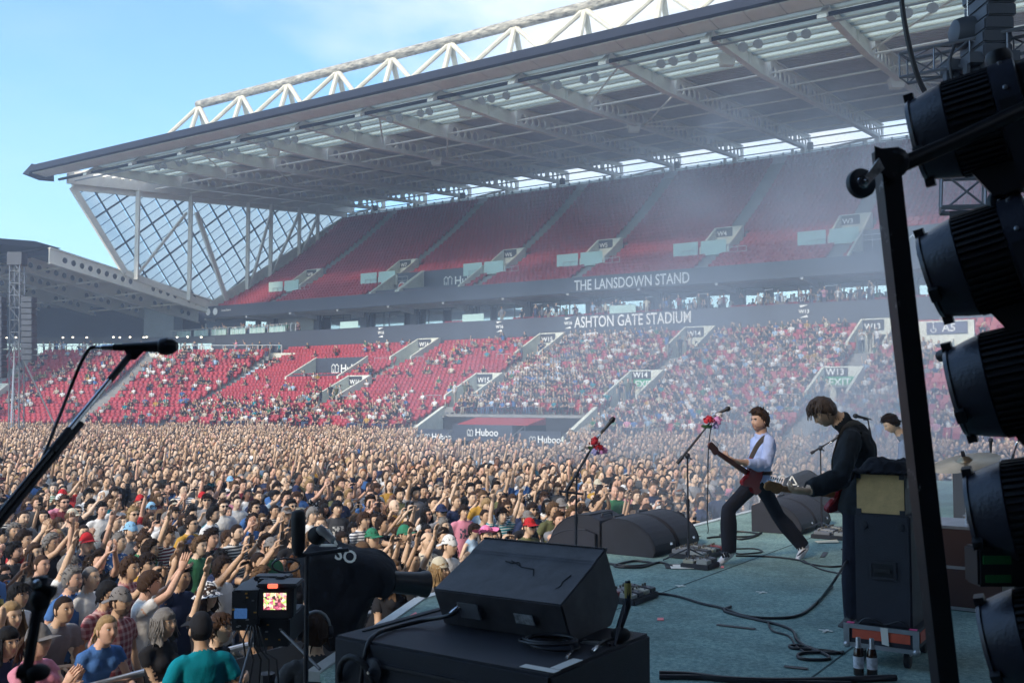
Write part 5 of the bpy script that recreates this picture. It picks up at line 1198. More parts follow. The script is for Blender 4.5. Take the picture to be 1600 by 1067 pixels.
# ---- guitars: x along the neck, y up the body, z out of the front
M_redg = mat('red_lacquer', (0.24, 0.010, 0.014), 0.22, spec=0.6); M_maple = mat('maple_neck', (0.42, 0.20, 0.07), 0.35, var=0.25, vscale=4, stretch=(0.6, 6, 6)); M_rose = mat('fingerboard', (0.16, 0.06, 0.03), 0.45); M_pg = mat('pickguard', (0.03, 0.03, 0.03), 0.3)
def guitar(label, M, strap_pts, L=0.66, M_maple=M_maple):
    """M: world matrix of the guitar (origin at the neck joint)"""
    t = thing('electric_guitar', label, 'guitar', M.translation, 'guitars on stage'); R3 = M.to_3x3(); W = lambda x, y, z: M.translation + R3 @ V((x, y, z))
    out = []
    for k, (x, y) in enumerate([(0.02, 0.03), (0.07, 0.075), (0.09, 0.12), (0.05, 0.152), (-0.02, 0.155), (-0.08, 0.125), (-0.14, 0.118), (-0.20, 0.145), (-0.27, 0.165), (-0.335, 0.135), (-0.365, 0.06), (-0.365, -0.03), (-0.34, -0.11), (-0.28, -0.155), (-0.20, -0.150), (-0.13, -0.118), (-0.07, -0.118), (0.0, -0.145), (0.05, -0.142), (0.075, -0.11), (0.05, -0.07), (0.02, -0.03)]): out.append(W(x, y, -0.045))
    bpart('guitar_body', MB().prism(out, R3 @ V((0, 0, 0.045))), M_redg, t, 0.008)
    part('pickguard', MB().prism([W(*p, 0.001) for p in ((0.0, 0.06), (-0.06, 0.08), (-0.16, 0.03), (-0.24, -0.05), (-0.22, -0.10), (-0.10, -0.095), (0.02, -0.115), (0.03, -0.06), (0.0, -0.03))], R3 @ V((0, 0, 0.003))), M_pg, t)
    for x in (-0.05, -0.11, -0.17): part('pickup', MB().box(W(x, 0, 0.009), R3 @ V((0.009, 0, 0)), R3 @ V((0, 0.035, 0)), R3 @ V((0, 0, 0.005))), mat('pickup_white', (0.55, 0.52, 0.45), 0.4), t)
    part('bridge', MB().box(W(-0.235, 0, 0.009), R3 @ V((0.016, 0, 0)), R3 @ V((0, 0.04, 0)), R3 @ V((0, 0, 0.006))), M_chrome, t)
    nk = MB().hexa([W(-0.04, -0.028, -0.022), W(L, -0.021, -0.020), W(L, 0.021, -0.020), W(-0.04, 0.028, -0.022), W(-0.04, -0.028, 0.004), W(L, -0.021, 0.004), W(L, 0.021, 0.004), W(-0.04, 0.028, 0.004)])
    bpart('neck', nk, M_maple, t, 0.006); part('fingerboard', MB().hexa([W(-0.04, -0.027, 0.0045), W(L, -0.0205, 0.0045), W(L, 0.0205, 0.0045), W(-0.04, 0.027, 0.0045), W(-0.04, -0.027, 0.009), W(L, -0.0205, 0.009), W(L, 0.0205, 0.009), W(-0.04, 0.027, 0.009)]), M_rose, t)
    hs = MB().prism([W(L + x, y, -0.020) for x, y in ((0, 0.021), (0.03, 0.040), (0.17, 0.052), (0.205, 0.030), (0.20, -0.005), (0.17, -0.022), (0.12, -0.020), (0.06, -0.040), (0.025, -0.042), (0, -0.021))], R3 @ V((0, 0, 0.017)))
    bpart('headstock', hs, M_maple, t, 0.004)
    for k in range(6):
        x = L + 0.035 + 0.026 * k; y = 0.044 + 0.002 * k
        p = MB().tube([W(x, y - 0.012, -0.006), W(x, y - 0.012, 0.012)], 0.005, 6); p.tube([W(x, y, -0.013), W(x, y + 0.016, -0.013)], 0.003, 5); p.ball(W(x, y + 0.024, -0.013), 0.008, 0.011, 0.005, 6, 5, rot=R3); part('tuning_peg', p, M_chrome, t, 60)
    s = MB()
    for k in range(6): s.tube([W(-0.235, -0.025 + 0.01 * k, 0.013), W(L + 0.03, -0.016 + 0.0064 * k, 0.010)], 0.0008, 3)
    tag(part('strings', s, M_chrome, t), kind='stuff')
    sb = MB(); pts = [W(*q) if isinstance(q, tuple) else q for q in strap_pts]
    cr = [pts[0]]
    for i in range(len(pts) - 1):
        for f in (0.25, 0.5, 0.75, 1.0): cr.append(pts[i].lerp(pts[i + 1], f))
    for i in range(2): cr = [cr[0]] + [(cr[k - 1] + cr[k] * 2 + cr[k + 1]) / 4 for k in range(1, len(cr) - 1)] + [cr[-1]]
    loft(sb, cr, [(0.028, 0.003)] * len(cr), 0, R3 @ V((1, 0, 0)), 8, 0.5); part('strap', sb, mat('strap_webbing', (0.16, 0.13, 0.10), 0.7), t, 60)
    return t
def guitar_matrix(joint, tip, front):
    x = (tip - joint).normalized(); z = V(front); z = (z - x * z.dot(x)).normalized(); y = z.cross(x); m = Matrix((x, y, z)).transposed().to_4x4(); m.translation = joint; return m
j1 = at(1166, 738, 10.18); m1 = guitar_matrix(j1, at(1121, 707, 9.72), (-0.75, 0.45, 0.25))
guitar('red electric guitar played by the pale blue shirt guitarist', m1, [(0.05, 0.12, -0.02), at(1173, 716, 10.2), at(1184, 694, 10.2), at(1199, 679, 10.34), at(1210, 715, 10.66), (-0.37, 0.0, -0.02)], M_maple=mat('rose_neck', (0.17, 0.035, 0.02), 0.3))
j2 = at(1303, 771, 7.62); m2 = guitar_matrix(j2, at(1176, 758, 7.02), (-0.35, 0.80, 0.30))
guitar('red electric guitar with maple headstock, held by the bowed guitarist', m2, [(0.07, 0.13, -0.02), at(1300, 722, 7.45), at(1318, 664, 7.42), at(1345, 660, 7.55), at(1372, 720, 7.85), (-0.37, 0.02, -0.02)])
# ---- floor monitors with curved grilles
def floor_monitor(label, base, flip=1, w=0.56, dep=0.64, h=0.38, yaw=0.0):
    t = thing('floor_monitor', label, 'stage monitor', base, 'floor monitors on stage'); s = (Matrix.Rotation(yaw, 3, 'Z') @ S_) * flip; n = (Matrix.Rotation(yaw, 3, 'Z') @ N_); B = V(base)
    prof = [(0.02, 0.0), (0.0, 0.05)]
    for k in range(1, 8): a = R(90 * k / 8); prof.append((0.0 + dep * 0.70 * (1 - math.cos(a)) ** 0.9, 0.05 + (h - 0.05) * math.sin(a) ** 0.95))
    prof += [(dep * 0.80, h), (dep, h * 0.86), (dep, 0.0)]
    bpart('cabinet', MB().prism([B + s * d + V((0, 0, z)) for d, z in prof], n * w), M_box, t, 0.006)
    gm = MB()      # grille: bars bent over the curve
    arc = [B + s * (d - 0.004) + V((0, 0, z + 0.006)) for d, z in prof[1:10]]
    nb = 22
    for k in range(nb):
        o = n * (0.03 + (w - 0.06) * k / nb)
        for a, b in zip(arc, arc[1:]):
            u = (b - a).normalized(); up = u.cross(n) * -flip
            gm.box((a + b) / 2 + o + n * 0.007, n * 0.0075, (b - a) * 0.5, up * 0.004)
    part('grille', gm, M_grille, t)['kind'] = 'stuff'
    for o in (0.012, w - 0.012): part('grille_edge', MB().tube([q + n * o for q in arc], 0.007, 5), M_blk, t)
    part('badge', MB().box(arc[0].lerp(arc[1], 0.6) + n * w * 0.72 + V((0, 0, 0.01)) - s * 0.006, n * 0.03, V((0, 0, 0.012)) + s * 0.004, s * 0.003), M_chrome, t)
    part('bar_handle', MB().tube([B + s * (dep * 0.9) + n * (w * 0.3) + V((0, 0, h * 0.93)), B + s * (dep * 0.9) + n * (w * 0.3) + V((0, 0, h * 0.93 + 0.03)), B + s * (dep * 0.9) + n * (w * 0.7) + V((0, 0, h * 0.93 + 0.03)), B + s * (dep * 0.9) + n * (w * 0.7) + V((0, 0, h * 0.93))], 0.012, 6), M_blk, t)
    return t
b0 = onz(1023, 872, STAGE)
floor_monitor('black floor monitor nearest the camera of the curved pair by the middle microphone', b0); floor_monitor('black floor monitor on the far side of the curved pair by the middle microphone', b0 + N_ * 0.60)
floor_monitor('black floor monitor turned to the crowd behind the curved pair', b0 + S_ * 1.30, -1, h=0.40)
b1 = onz(1252, 836, STAGE)
floor_monitor('hazy floor monitor just behind the lunging guitarist, nearer of two', b1, w=0.6); floor_monitor('hazy floor monitor behind the lunging guitarist, farther of two', b1 + N_ * 0.64, w=0.6)
floor_monitor('flat topped floor monitor at the stage edge behind the big wedge', onz(845, 856, STAGE) - S_ * 0.1, -1, 0.7, 0.6, 0.24)
# ---- microphones and stands
M_mic = mat('mic_body', (0.02, 0.02, 0.022), 0.4); M_micg = mat('mic_grille', (0.035, 0.035, 0.04), 0.45, 0.5)
def microphone(mb_parent, tail, head, r=0.026):
    d = (head - tail).normalized(); L = (head - tail).length
    part('mic_body', MB().lathe(tail, d, [(0, r * 0.42), (L * 0.55, r * 0.62), (L * 0.72, r * 0.72)], 14), M_mic, mb_parent, 50)
    part('mic_grille', MB().lathe(tail, d, [(L * 0.72, r * 0.78), (L * 0.74, r * 0.98), (L * 0.79, r * 1.02), (L * 0.81, r * 1.02), (L * 0.93, r * 0.9), (L, r * 0.5)], 14), M_micg, mb_parent, 50)
    part('plug', MB().lathe(tail, -d, [(0, r * 0.38), (L * 0.18, r * 0.36), (L * 0.2, r * 0.25), (L * 0.3, r * 0.18)], 10), M_chrome, mb_parent, 50)
def mic_stand(label, base, top, b_lo, b_hi, m_tail, m_head, group='microphone stands', legs=True, rr=0.011):
    t = thing('microphone_stand', label, 'mic stand', base, group); base = V(base)
    part('upright', MB().tube([base + V((0, 0, 0.06)), base.lerp(top, 0.55)], rr * 1.25, 8), M_blk, t, 40)
    part('upright', MB().tube([base.lerp(top, 0.55), top], rr * 0.85, 8), M_chrome if rr < 0.0105 else M_blk, t, 40)
    part('collar', MB().tube([base.lerp(top, 0.53), base.lerp(top, 0.60)], rr * 1.7, 8), M_blk, t, 40)
    part('clutch', MB().ball(top, 0.028, 0.028, 0.032, 10, 8).tube([top, top + V((0.03, -0.05, -0.03))], 0.008, 6), M_blk, t, 50)
    part('boom', MB().tube([b_lo, b_lo.lerp(b_hi, 0.15)], rr * 1.8, 8).tube([b_lo.lerp(b_hi, 0.151), b_lo.lerp(b_hi, 0.62)], rr * 1.15, 8).tube([b_lo.lerp(b_hi, 0.60), b_hi], rr * 0.75, 8), M_blk, t, 40)
    if legs:
        for k in range(3):
            a = R(20 + 120 * k); e = base + V((math.cos(a) * 0.30, math.sin(a) * 0.30, 0.012)); part('leg', MB().tube([base + V((0, 0, 0.16)), e], 0.009, 6), M_chrome if k == 0 else M_blk, t, 40)
    d = (m_head - m_tail).normalized(); part('mic_clip', MB().tube([b_hi, m_tail.lerp(m_head, 0.3) - V((0, 0, 0.015))], 0.012, 8), M_blk, t, 40)
    m = thing('microphone', ' '.join(('microphone on the ' + label.replace('microphone stand', 'stand').replace('boom stand', 'stand')).split()[:15]), 'microphone', m_tail, 'microphones'); microphone(m, m_tail, m_head)
    return t
def flower(mb, c, r, n=16, seed=0):
    n = 44
    rr_ = random.Random(seed)
    for k in range(n):
        th = rr_.uniform(0, 6.28); ph = rr_.uniform(-0.3, 1.5); d = V((math.cos(th) * math.cos(ph), math.sin(th) * math.cos(ph), math.sin(ph))); q = c + d * r * rr_.uniform(0.35, 1.05)
        mb.ball(q, r * rr_.uniform(0.22, 0.40), r * 0.28, r * 0.07, 6, 4, rot=d.to_track_quat('Z', 'Y').to_matrix())
def posy(label, spots_):
    c0 = at(*spots_[0][:3]); t = thing('flower_posy', label, 'flowers', c0, 'flowers tied to the stands')
    for i, (u, v, D, r, m) in enumerate(spots_): mb = MB(); flower(mb, at(u, v, D), r, 18, i + int(u)); part('bloom', mb, m, t, 60)
    mb = MB()
    for i in range(5): mb.ball(c0 + V((0.02 * i - 0.05, 0.01, -0.05 - 0.01 * (i % 2))), 0.03, 0.008, 0.015, 7, 4)
    tag(part('foliage', mb, mat('leaf_green', (0.03, 0.09, 0.03), 0.6), t), kind='stuff')
F_red = mat('bloom_red', (0.50, 0.015, 0.03), 0.7); F_pink = mat('bloom_pink', (0.62, 0.26, 0.50), 0.7); F_wh = mat('bloom_white', (0.66, 0.62, 0.64), 0.7); F_lil = mat('bloom_lilac', (0.36, 0.33, 0.62), 0.7)
DA = 9.5; ba = at(899, 900, DA); ba.z = STAGE
mic_stand('black boom stand with flowers rising behind the big wedge', ba, at(901, 742, DA), at(884, 768, DA), at(941, 672, DA), at(939, 677, DA), at(960, 652, DA))
posy('red pink and white blooms tied to the boom left of centre', [(929, 691, 9.45, 0.055, F_red), (935, 700, 9.44, 0.05, F_red), (943, 706, 9.45, 0.05, F_pink), (931, 708, 9.44, 0.05, F_lil), (910, 702, 9.46, 0.055, F_wh)])
t = thing('clip_bar', 'small black bar clamped across the boom stand behind the big wedge', 'clamp', at(890, 768, DA)); part('bar', MB().tube([at(873, 767, DA - .1), at(912, 772, DA - .1)], 0.012, 6), M_blk, t); part('hook', MB().tube([at(886, 768, DA - .1), at(887, 783, DA - .1)], 0.014, 6), M_blk, t)
DBm = 10.15; bb = onz(1076, 881, STAGE)
mic_stand('black boom stand with flowers beside the lunging guitarist', bb, at(1074, 712, bb.y), at(1058, 724, bb.y), at(1117, 651, bb.y), at(1118, 647, bb.y), at(1141, 637, bb.y - 0.05))
posy('red and pink blooms tied under the microphone the guitarist faces', [(1107, 658, bb.y - 0.08, 0.058, F_red), (1120, 660, bb.y - 0.06, 0.062, F_pink), (1124, 650, bb.y, 0.045, F_wh), (1118, 668, bb.y - 0.05, 0.045, F_lil)])
bc = onz(1284, 836, STAGE)
mic_stand('hazy boom stand between the two guitarists', bc, at(1282, 700, bc.y), at(1267, 708, bc.y), at(1299, 689, bc.y), at(1299, 690, bc.y), at(1312, 680, bc.y))
bd = V((at(1352, 655, 11.0).x, 11.0, STAGE))
mic_stand('stand hidden behind the black shirt guitarist, only its tip showing', bd, at(1352, 690, 11.0), at(1362, 690, 11.0), at(1356, 655, 11.0), at(1356, 654, 11.0), at(1333, 649, 11.0))
# cables: smooth curves through pixel points on the stage floor
def floor_cable(label, uv, r=0.011, z=STAGE, m=None, pts3=None):
    pts = [onz(u, v, z + r) for u, v in uv] if pts3 is None else pts3
    out = []
    for i in range(len(pts) - 1):
        p0, p1, p2, p3 = pts[max(i - 1, 0)], pts[i], pts[i + 1], pts[min(i + 2, len(pts) - 1)]
        for k in range(6):
            f = k / 6; out.append(((p1 * 2) + (p2 - p0) * f + (p0 * 2 - p1 * 5 + p2 * 4 - p3) * f * f + (p1 * 3 - p0 - p2 * 3 + p3) * f ** 3) * 0.5)
    out.append(pts[-1]); o = part('cable', MB().tube(out, r, 6), m or M_cable, None, 60, base=pts[0]); return tag(o, label, 'cable', 'cables')
floor_cable('long cable looping from the pedalboard across the carpet to the bowed guitarist', [(1000, 931), (1030, 927), (1062, 932), (1095, 942), (1130, 950), (1165, 962), (1215, 965), (1250, 960), (1275, 942), (1300, 915)])
floor_cable('lead rising from the carpet to the bowed guitarist', None, 0.009, pts3=[onz(1258, 956, STAGE + .01), onz(1277, 941, STAGE + .01), at(1300, 912, 7.1), at(1318, 884, 7.35), at(1328, 868, 7.55)])
floor_cable('doubled cable winding over the carpet to the amplifier tray', [(1142, 947), (1131, 953), (1150, 960), (1185, 968), (1215, 975), (1238, 985), (1246, 1000), (1268, 1014), (1298, 1020), (1318, 1018)])
floor_cable('flat loop of cable lying in front of the amplifier tray', [(1318, 1020), (1290, 1016), (1240, 1012), (1236, 1008), (1262, 1010), (1296, 1026), (1282, 1030), (1250, 1028), (1252, 1020), (1300, 1018)])
floor_cable('thin wavy cable beside the doubled cable', [(1200, 972), (1207, 985), (1232, 993), (1243, 1008), (1256, 1018)], 0.008)
floor_cable('heavy cable run along the front of the frame', [(1030, 1052), (1080, 1054), (1130, 1060), (1200, 1063), (1300, 1062), (1400, 1058)], 0.020)
floor_cable('second heavy cable lying beside the front run', [(1030, 1057), (1100, 1058), (1160, 1064), (1260, 1066), (1330, 1068)], 0.016)
floor_cable('cable trailing behind the lunging guitarist', [(1150, 868), (1200, 869), (1245, 874), (1262, 880), (1300, 885), (1340, 880)], 0.010)
floor_cable('cable loop on the carpet under the lunging guitarist', [(1150, 857), (1180, 857), (1190, 862), (1160, 865), (1150, 864)], 0.009)
floor_cable('thin cable running off right behind the guitarist', [(1255, 875), (1280, 888), (1310, 895), (1345, 898)], 0.008)
floor_cable('cable heap by the far floor monitors', [(1105, 840), (1130, 838), (1160, 842), (1185, 834), (1150, 830), (1125, 836), (1170, 838), (1190, 832)], 0.012)
floor_cable('cable hanging from the flowered microphone to the floor', None, 0.006, pts3=[at(1112, 660, bb.y - .04), at(1107, 700, bb.y), at(1106, 760, bb.y + .3), at(1105, 810, bb.y + .9), onz(1106, 832, STAGE + .01), onz(1090, 838, STAGE + .01)])
floor_cable('tangle of cable in front of the curved floor monitors', [(950, 880), (985, 884), (1020, 880), (990, 876), (960, 884), (1000, 886), (1030, 878), (1050, 884)], 0.012)
# pedalboards
def pedalboard(label, c, w, dp, n, seed, h=0.05):
    t = thing('pedalboard', label, 'pedalboard', c, 'pedalboards'); rr_ = random.Random(seed); c = V(c)
    bpart('board', MB().box(c + V((0, 0, h / 2)), N_ * w / 2, S_ * dp / 2, V((0, 0, h / 2))), M_blk, t, 0.008)
    cols = [(0.30, 0.30, 0.30), (0.05, 0.05, 0.06), (0.35, 0.34, 0.28), (0.04, 0.04, 0.05), (0.25, 0.05, 0.05), (0.18, 0.18, 0.20)]
    nx = (n + 1) // 2
    for k in range(n):
        q = c + N_ * (w * (-0.5 + (k % nx + 0.5) / nx)) + S_ * (dp * (-0.24 + 0.48 * (k // nx))) + V((0, 0, h)); a, b, e = w / nx * 0.38, dp * 0.19, rr_.uniform(0.035, 0.055)
        p = bpart('pedal', MB().hexa([q - N_ * a - S_ * b, q + N_ * a - S_ * b, q + N_ * a + S_ * b, q - N_ * a + S_ * b, q - N_ * a - S_ * b + V((0, 0, e * 0.7)), q + N_ * a - S_ * b + V((0, 0, e * 0.7)), q + N_ * a + S_ * b + V((0, 0, e)), q - N_ * a + S_ * b + V((0, 0, e))]), mat(f'pedal_{k % 6}', cols[k % 6], 0.4, 0.2), t, 0.004)
        for j in (-1, 1): part('knob', MB().tube([q + N_ * a * 0.5 * j + S_ * b * 0.5 + V((0, 0, e * .8)), q + N_ * a * 0.5 * j + S_ * b * 0.5 + V((0, 0, e + 0.018))], 0.009, 7), mat('knob_dark', (0.10, 0.09, 0.07), 0.4), p)
        part('footswitch', MB().tube([q - S_ * b * 0.55 + V((0, 0, e * .6)), q - S_ * b * 0.55 + V((0, 0, e * .72 + 0.012))], 0.008, 7), M_chrome, p)
    return t
pedalboard('crowded pedalboard at the foot of the middle microphone stand', onz(1092, 868, STAGE), 0.62, 0.42, 10, 1)
pedalboard('low black pedalboard by the guitarist\'s white shoe', onz(1094, 886, STAGE), 0.30, 0.30, 4, 2)
pedalboard('pedalboard with white and yellow pedals beside the big wedge', onz(984, 936, STAGE), 0.46, 0.32, 8, 3)
pedalboard('hazy pedalboard behind the guitarists', onz(1312, 838, STAGE), 0.7, 0.5, 10, 4)
def sheet(name, label, cat, uv, m, group, dz=0.004, extra=None):
    q = [onz(u, v, STAGE + dz) for u, v in uv]; o = part(name, MB().prism(q, (0, 0, 0.003)), m, None, base=q[0]); return tag(o, label, cat, group)
sheet('set_list', 'white set list on the carpet before the curved monitors', 'paper', [(1046, 882), (1049, 888), (1090, 888), (1092, 882)], M_paper, 'set lists', 0.008)
sheet('rubber_mat', 'dark rubber strip under the set list', 'mat', [(1038, 881), (1040, 888), (1098, 888), (1100, 881)], M_rub, 'mats')
sheet('set_list', 'cream set list lying behind the lunging guitarist', 'paper', [(1273, 845), (1278, 848), (1311, 847), (1308, 843)], mat('paper_cream', (0.72, 0.62, 0.45), 0.8), 'set lists', 0.008)
sheet('tape_mark', 'pink tape mark on the carpet right of the sub cabinet', 'tape', [(1027, 965), (1027, 969), (1037, 969), (1037, 965)], M_tapep, 'tape marks')
sheet('tape_mark', 'orange tape mark by the white shoe', 'tape', [(1126, 884), (1126, 887), (1131, 887), (1131, 884)], M_tapep, 'tape marks')
sheet('tape_mark', 'pink tape mark at the pale stage edge', 'tape', [(641, 961), (643, 966), (653, 961), (650, 956)], M_tapep, 'tape marks')
# ---- amplifiers on the road case tray
M_alu = mat('aluminium_edging', (0.42, 0.43, 0.46), 0.35, 0.7, var=0.2, vscale=9); M_orange = mat('orange_panel', (0.62, 0.10, 0.05), 0.5, var=0.2, vscale=8)
X_ = -S_        # to the right along the stage
tl = onz(1323, 974, STAGE + 0.245); TW, TD = 0.42, 0.62
tr = thing('case_tray', 'orange and aluminium road case tray on casters under the amplifier stack', 'road case', V((tl.x, tl.y, STAGE)))
o = V((tl.x, tl.y, STAGE + 0.12))
bpart('tray', MB().box(o + X_ * TW / 2 + N_ * TD / 2 + V((0, 0, 0.0625)), X_ * TW / 2, N_ * TD / 2, V((0, 0, 0.0575))), M_blk, tr, 0.004)
part('orange_panel', MB().box(o + X_ * TW / 2 - N_ * 0.003 + V((0, 0, 0.075)), X_ * (TW / 2 - 0.035), N_ * 0.003, V((0, 0, 0.030))), M_orange, tr)
part('orange_panel', MB().box(o + X_ * (TW + 0.003) + N_ * TD / 2 + V((0, 0, 0.070)), X_ * 0.003, N_ * (TD / 2 - 0.1), V((0, 0, 0.032))), M_orange, tr)
for z in (0.002, 0.118): part('edging', MB().box(o + X_ * TW / 2 - N_ * 0.006 + V((0, 0, z)), X_ * TW / 2, N_ * 0.006, V((0, 0, 0.013))), M_alu, tr)
for x in (0, TW): part('edging', MB().box(o + X_ * x - N_ * 0.007 + V((0, 0, 0.06)), X_ * 0.018, N_ * 0.006, V((0, 0, 0.072))), M_alu, tr)
for x in (0, TW):
    for n in (0, TD): part('ball_corner', MB().ball(o + X_ * x + N_ * n + V((0, 0, 0.0)), 0.024, nu=10, nv=8), M_alu, tr, 60)
for x in (0.07, TW - 0.07):
    for n in (0.08, TD - 0.08):
        c = o + X_ * x + N_ * n + V((0, 0, -0.067)); w = part('caster', MB().lathe(c - X_ * 0.018, X_, [(0, 0.045), (0.004, 0.052), (0.032, 0.052), (0.036, 0.045)], 16), M_rub, tr, 40); part('bracket', MB().box(c + V((0, 0, 0.045)), X_ * 0.026, N_ * 0.03, V((0, 0, 0.018))), M_alu, w)
part('white_tape', MB().hexa([o + X_ * 0.21 - N_ * 0.015 + V((0, 0, 0.13)), o + X_ * 0.255 - N_ * 0.015 + V((0, 0, 0.13)), o + X_ * 0.255 - N_ * 0.013 + V((0, 0, 0.13)), o + X_ * 0.21 - N_ * 0.013 + V((0, 0, 0.13))][::-1] + [o + X_ * 0.22 - N_ * 0.02 + V((0, 0, 0.03)), o + X_ * 0.262 - N_ * 0.02 + V((0, 0, 0.022)), o + X_ * 0.262 - N_ * 0.018 + V((0, 0, 0.022)), o + X_ * 0.22 - N_ * 0.018 + V((0, 0, 0.03))][::-1]), M_paper, tr)
for a, u in ((0.02, 0), (TW - 0.02, 1)): part('pink_tape', MB().box(o + X_ * a + N_ * 0.02 + V((0, 0, 0.134)), X_ * 0.022, N_ * 0.016, V((0, 0, 0.002))), mat('hot_pink_tape', (0.8, 0.08, 0.25), 0.5), tr)
CW, CD, CH = 0.345, 0.46, 0.70
cb = o + X_ * 0.04 + N_ * 0.07 + V((0, 0, 0.121))
cabt = thing('speaker_cabinet', 'tall black speaker cabinet standing in the orange tray', 'speaker cabinet', cb)
bpart('cabinet', MB().box(cb + X_ * CW / 2 + N_ * CD / 2 + V((0, 0, CH / 2)), X_ * CW / 2, N_ * CD / 2, V((0, 0, CH / 2))), M_box, cabt, 0.010)
hf = MB(); hc = cb + X_ * CW * 0.5 + V((0, 0, CH * 0.50)) - N_ * 0.003
for s in (-1, 1): hf.box(hc + X_ * 0.075 * s, X_ * 0.008, N_ * 0.006, V((0, 0, 0.055))); hf.box(hc + V((0, 0, 0.050 * s)), X_ * 0.082, N_ * 0.0055, V((0, 0, 0.008)))
hd_ = part('handle_plate', hf, M_blk, cabt); part('grip', MB().box(hc - N_ * 0.006, X_ * 0.05, N_ * 0.006, V((0, 0, 0.013))), M_rub, hd_); part('recess', MB().box(hc + N_ * 0.001, X_ * 0.068, N_ * 0.003, V((0, 0, 0.044))), mat('recess_dark', (0.006, 0.006, 0.008), 0.8), hd_)
for x in (0.06, CW - 0.06): part('socket', MB().lathe(cb + X_ * x + V((0, 0, CH - 0.07)), -N_, [(0, 0.024), (0.008, 0.024), (0.009, 0.012)], 14), M_blk, cabt, 40)
ab = cb + V((0, 0, CH + 0.001)) + X_ * 0.012 + N_ * 0.02; AW, AH, AD = 0.30, 0.255, 0.36
amp = thing('guitar_amplifier', 'small combo amplifier with tan cloth end on the black cabinet', 'amplifier', ab)
bpart('case', MB().box(ab + X_ * AW / 2 + N_ * AD / 2 + V((0, 0, AH / 2)), X_ * AW / 2, N_ * AD / 2, V((0, 0, AH / 2))), M_blk, amp, 0.008)
part('cloth_front', MB().box(ab + X_ * AW / 2 - N_ * 0.002 + V((0, 0, AH / 2)), X_ * (AW / 2 - 0.004), N_ * 0.004, V((0, 0, AH / 2 - 0.004))), mat('tan_cloth', (0.60, 0.41, 0.19), 0.9, var=0.2, vscale=14, bump=0.4, bscale=200), amp)
for x in (0, 1):
    for z in (0, 1): part('corner_guard', MB().box(ab + X_ * (AW * x) + V((0, 0, AH * z)) + X_ * (0.014 - 0.028 * x) + V((0, 0, 0.014 - 0.028 * z)) - N_ * 0.006, X_ * 0.017, N_ * 0.006, V((0, 0, 0.017))), M_blk, amp)
part('control_panel', MB().box(ab + X_ * (AW + 0.002) + N_ * AD / 2 + V((0, 0, AH * 0.78)), X_ * 0.003, N_ * (AD / 2 - 0.03), V((0, 0, 0.03))), mat('panel_grey', (0.08, 0.08, 0.09), 0.4), amp)
jk = MB(); jc = ab + X_ * AW * 0.55 + N_ * AD * 0.45 + V((0, 0, AH + 0.0))
b2 = bmesh.new(); bmesh.ops.create_grid(b2, x_segments=30, y_segments=24, size=0.5); rj = random.Random(4)
for v in b2.verts:
    x, y = v.co.x, v.co.y; r_ = math.hypot(x * 1.9, y * 1.9); h = 0.095 * (1 - sstep(0.55, 0.95, r_)) * (0.65 + 0.5 * noise.noise(V((x * 5, y * 5, 1)))) + 0.02 * noise.noise(V((x * 14, y * 14, 3)))
    drop = 0.06 * max(0, abs(x) - 0.38) * 6 + 0.05 * max(0, abs(y) - 0.36) * 6
    v.co = jc + X_ * x * 0.40 + N_ * y * 0.44 + V((0, 0, max(0.006, h + 0.02) - (0.07 if abs(x) > 0.45 else 0) * (0.5 + 0.5 * math.sin(y * 9)) )) - jc
jm = bpy.data.meshes.new('jacket'); b2.to_mesh(jm); b2.free(); smooth(jm, 180); jo = link('jacket', jm, cloth_m('jacket_black', (0.010, 0.010, 0.014))); jo.location = jc
sl_ = jo.modifiers.new('s', 'SOLIDIFY'); sl_.thickness = 0.012; tag(jo, 'black jacket thrown over the small combo amplifier', 'jacket')
M_brown = mat('brown_bottle_glass', (0.035, 0.014, 0.008), 0.12, spec=0.7)
def bottle(label, u, v):
    p = onz(u, v, STAGE); t = thing('beer_bottle', label, 'bottle', p, 'beer bottles by the tray')
    part('glass', MB().lathe(p, (0, 0, 1), [(0, 0.028), (0.004, 0.031), (0.125, 0.031), (0.15, 0.026), (0.175, 0.015), (0.20, 0.0135)], 16), M_brown, t, 60)
    part('foil', MB().lathe(p, (0, 0, 1), [(0.165, 0.0195), (0.18, 0.0155), (0.222, 0.0145), (0.226, 0.0130)], 16), mat('bottle_foil', (0.45, 0.45, 0.47), 0.35, 0.6), t, 60)
    part('paper_label', MB().lathe(p, (0, 0, 1), [(0.045, 0.0316), (0.115, 0.0316)], 16, cap=False), mat('bottle_label', (0.55, 0.55, 0.60), 0.7, var=0.5, vscale=40), t, 60)
bottle('brown beer bottle on the left in front of the tray', 1342, 1054); bottle('brown beer bottle on the right in front of the tray', 1363, 1056)
floor_cable('cable coiled inside the tray at the cabinet foot', None, 0.006, pts3=[cb + X_ * a - N_ * 0.035 + V((0, 0, z)) for a, z in ((0.02, 0.0), (0.06, 0.04), (0.12, 0.045), (0.18, 0.02), (0.22, 0.03), (0.28, 0.05), (0.33, 0.02))])
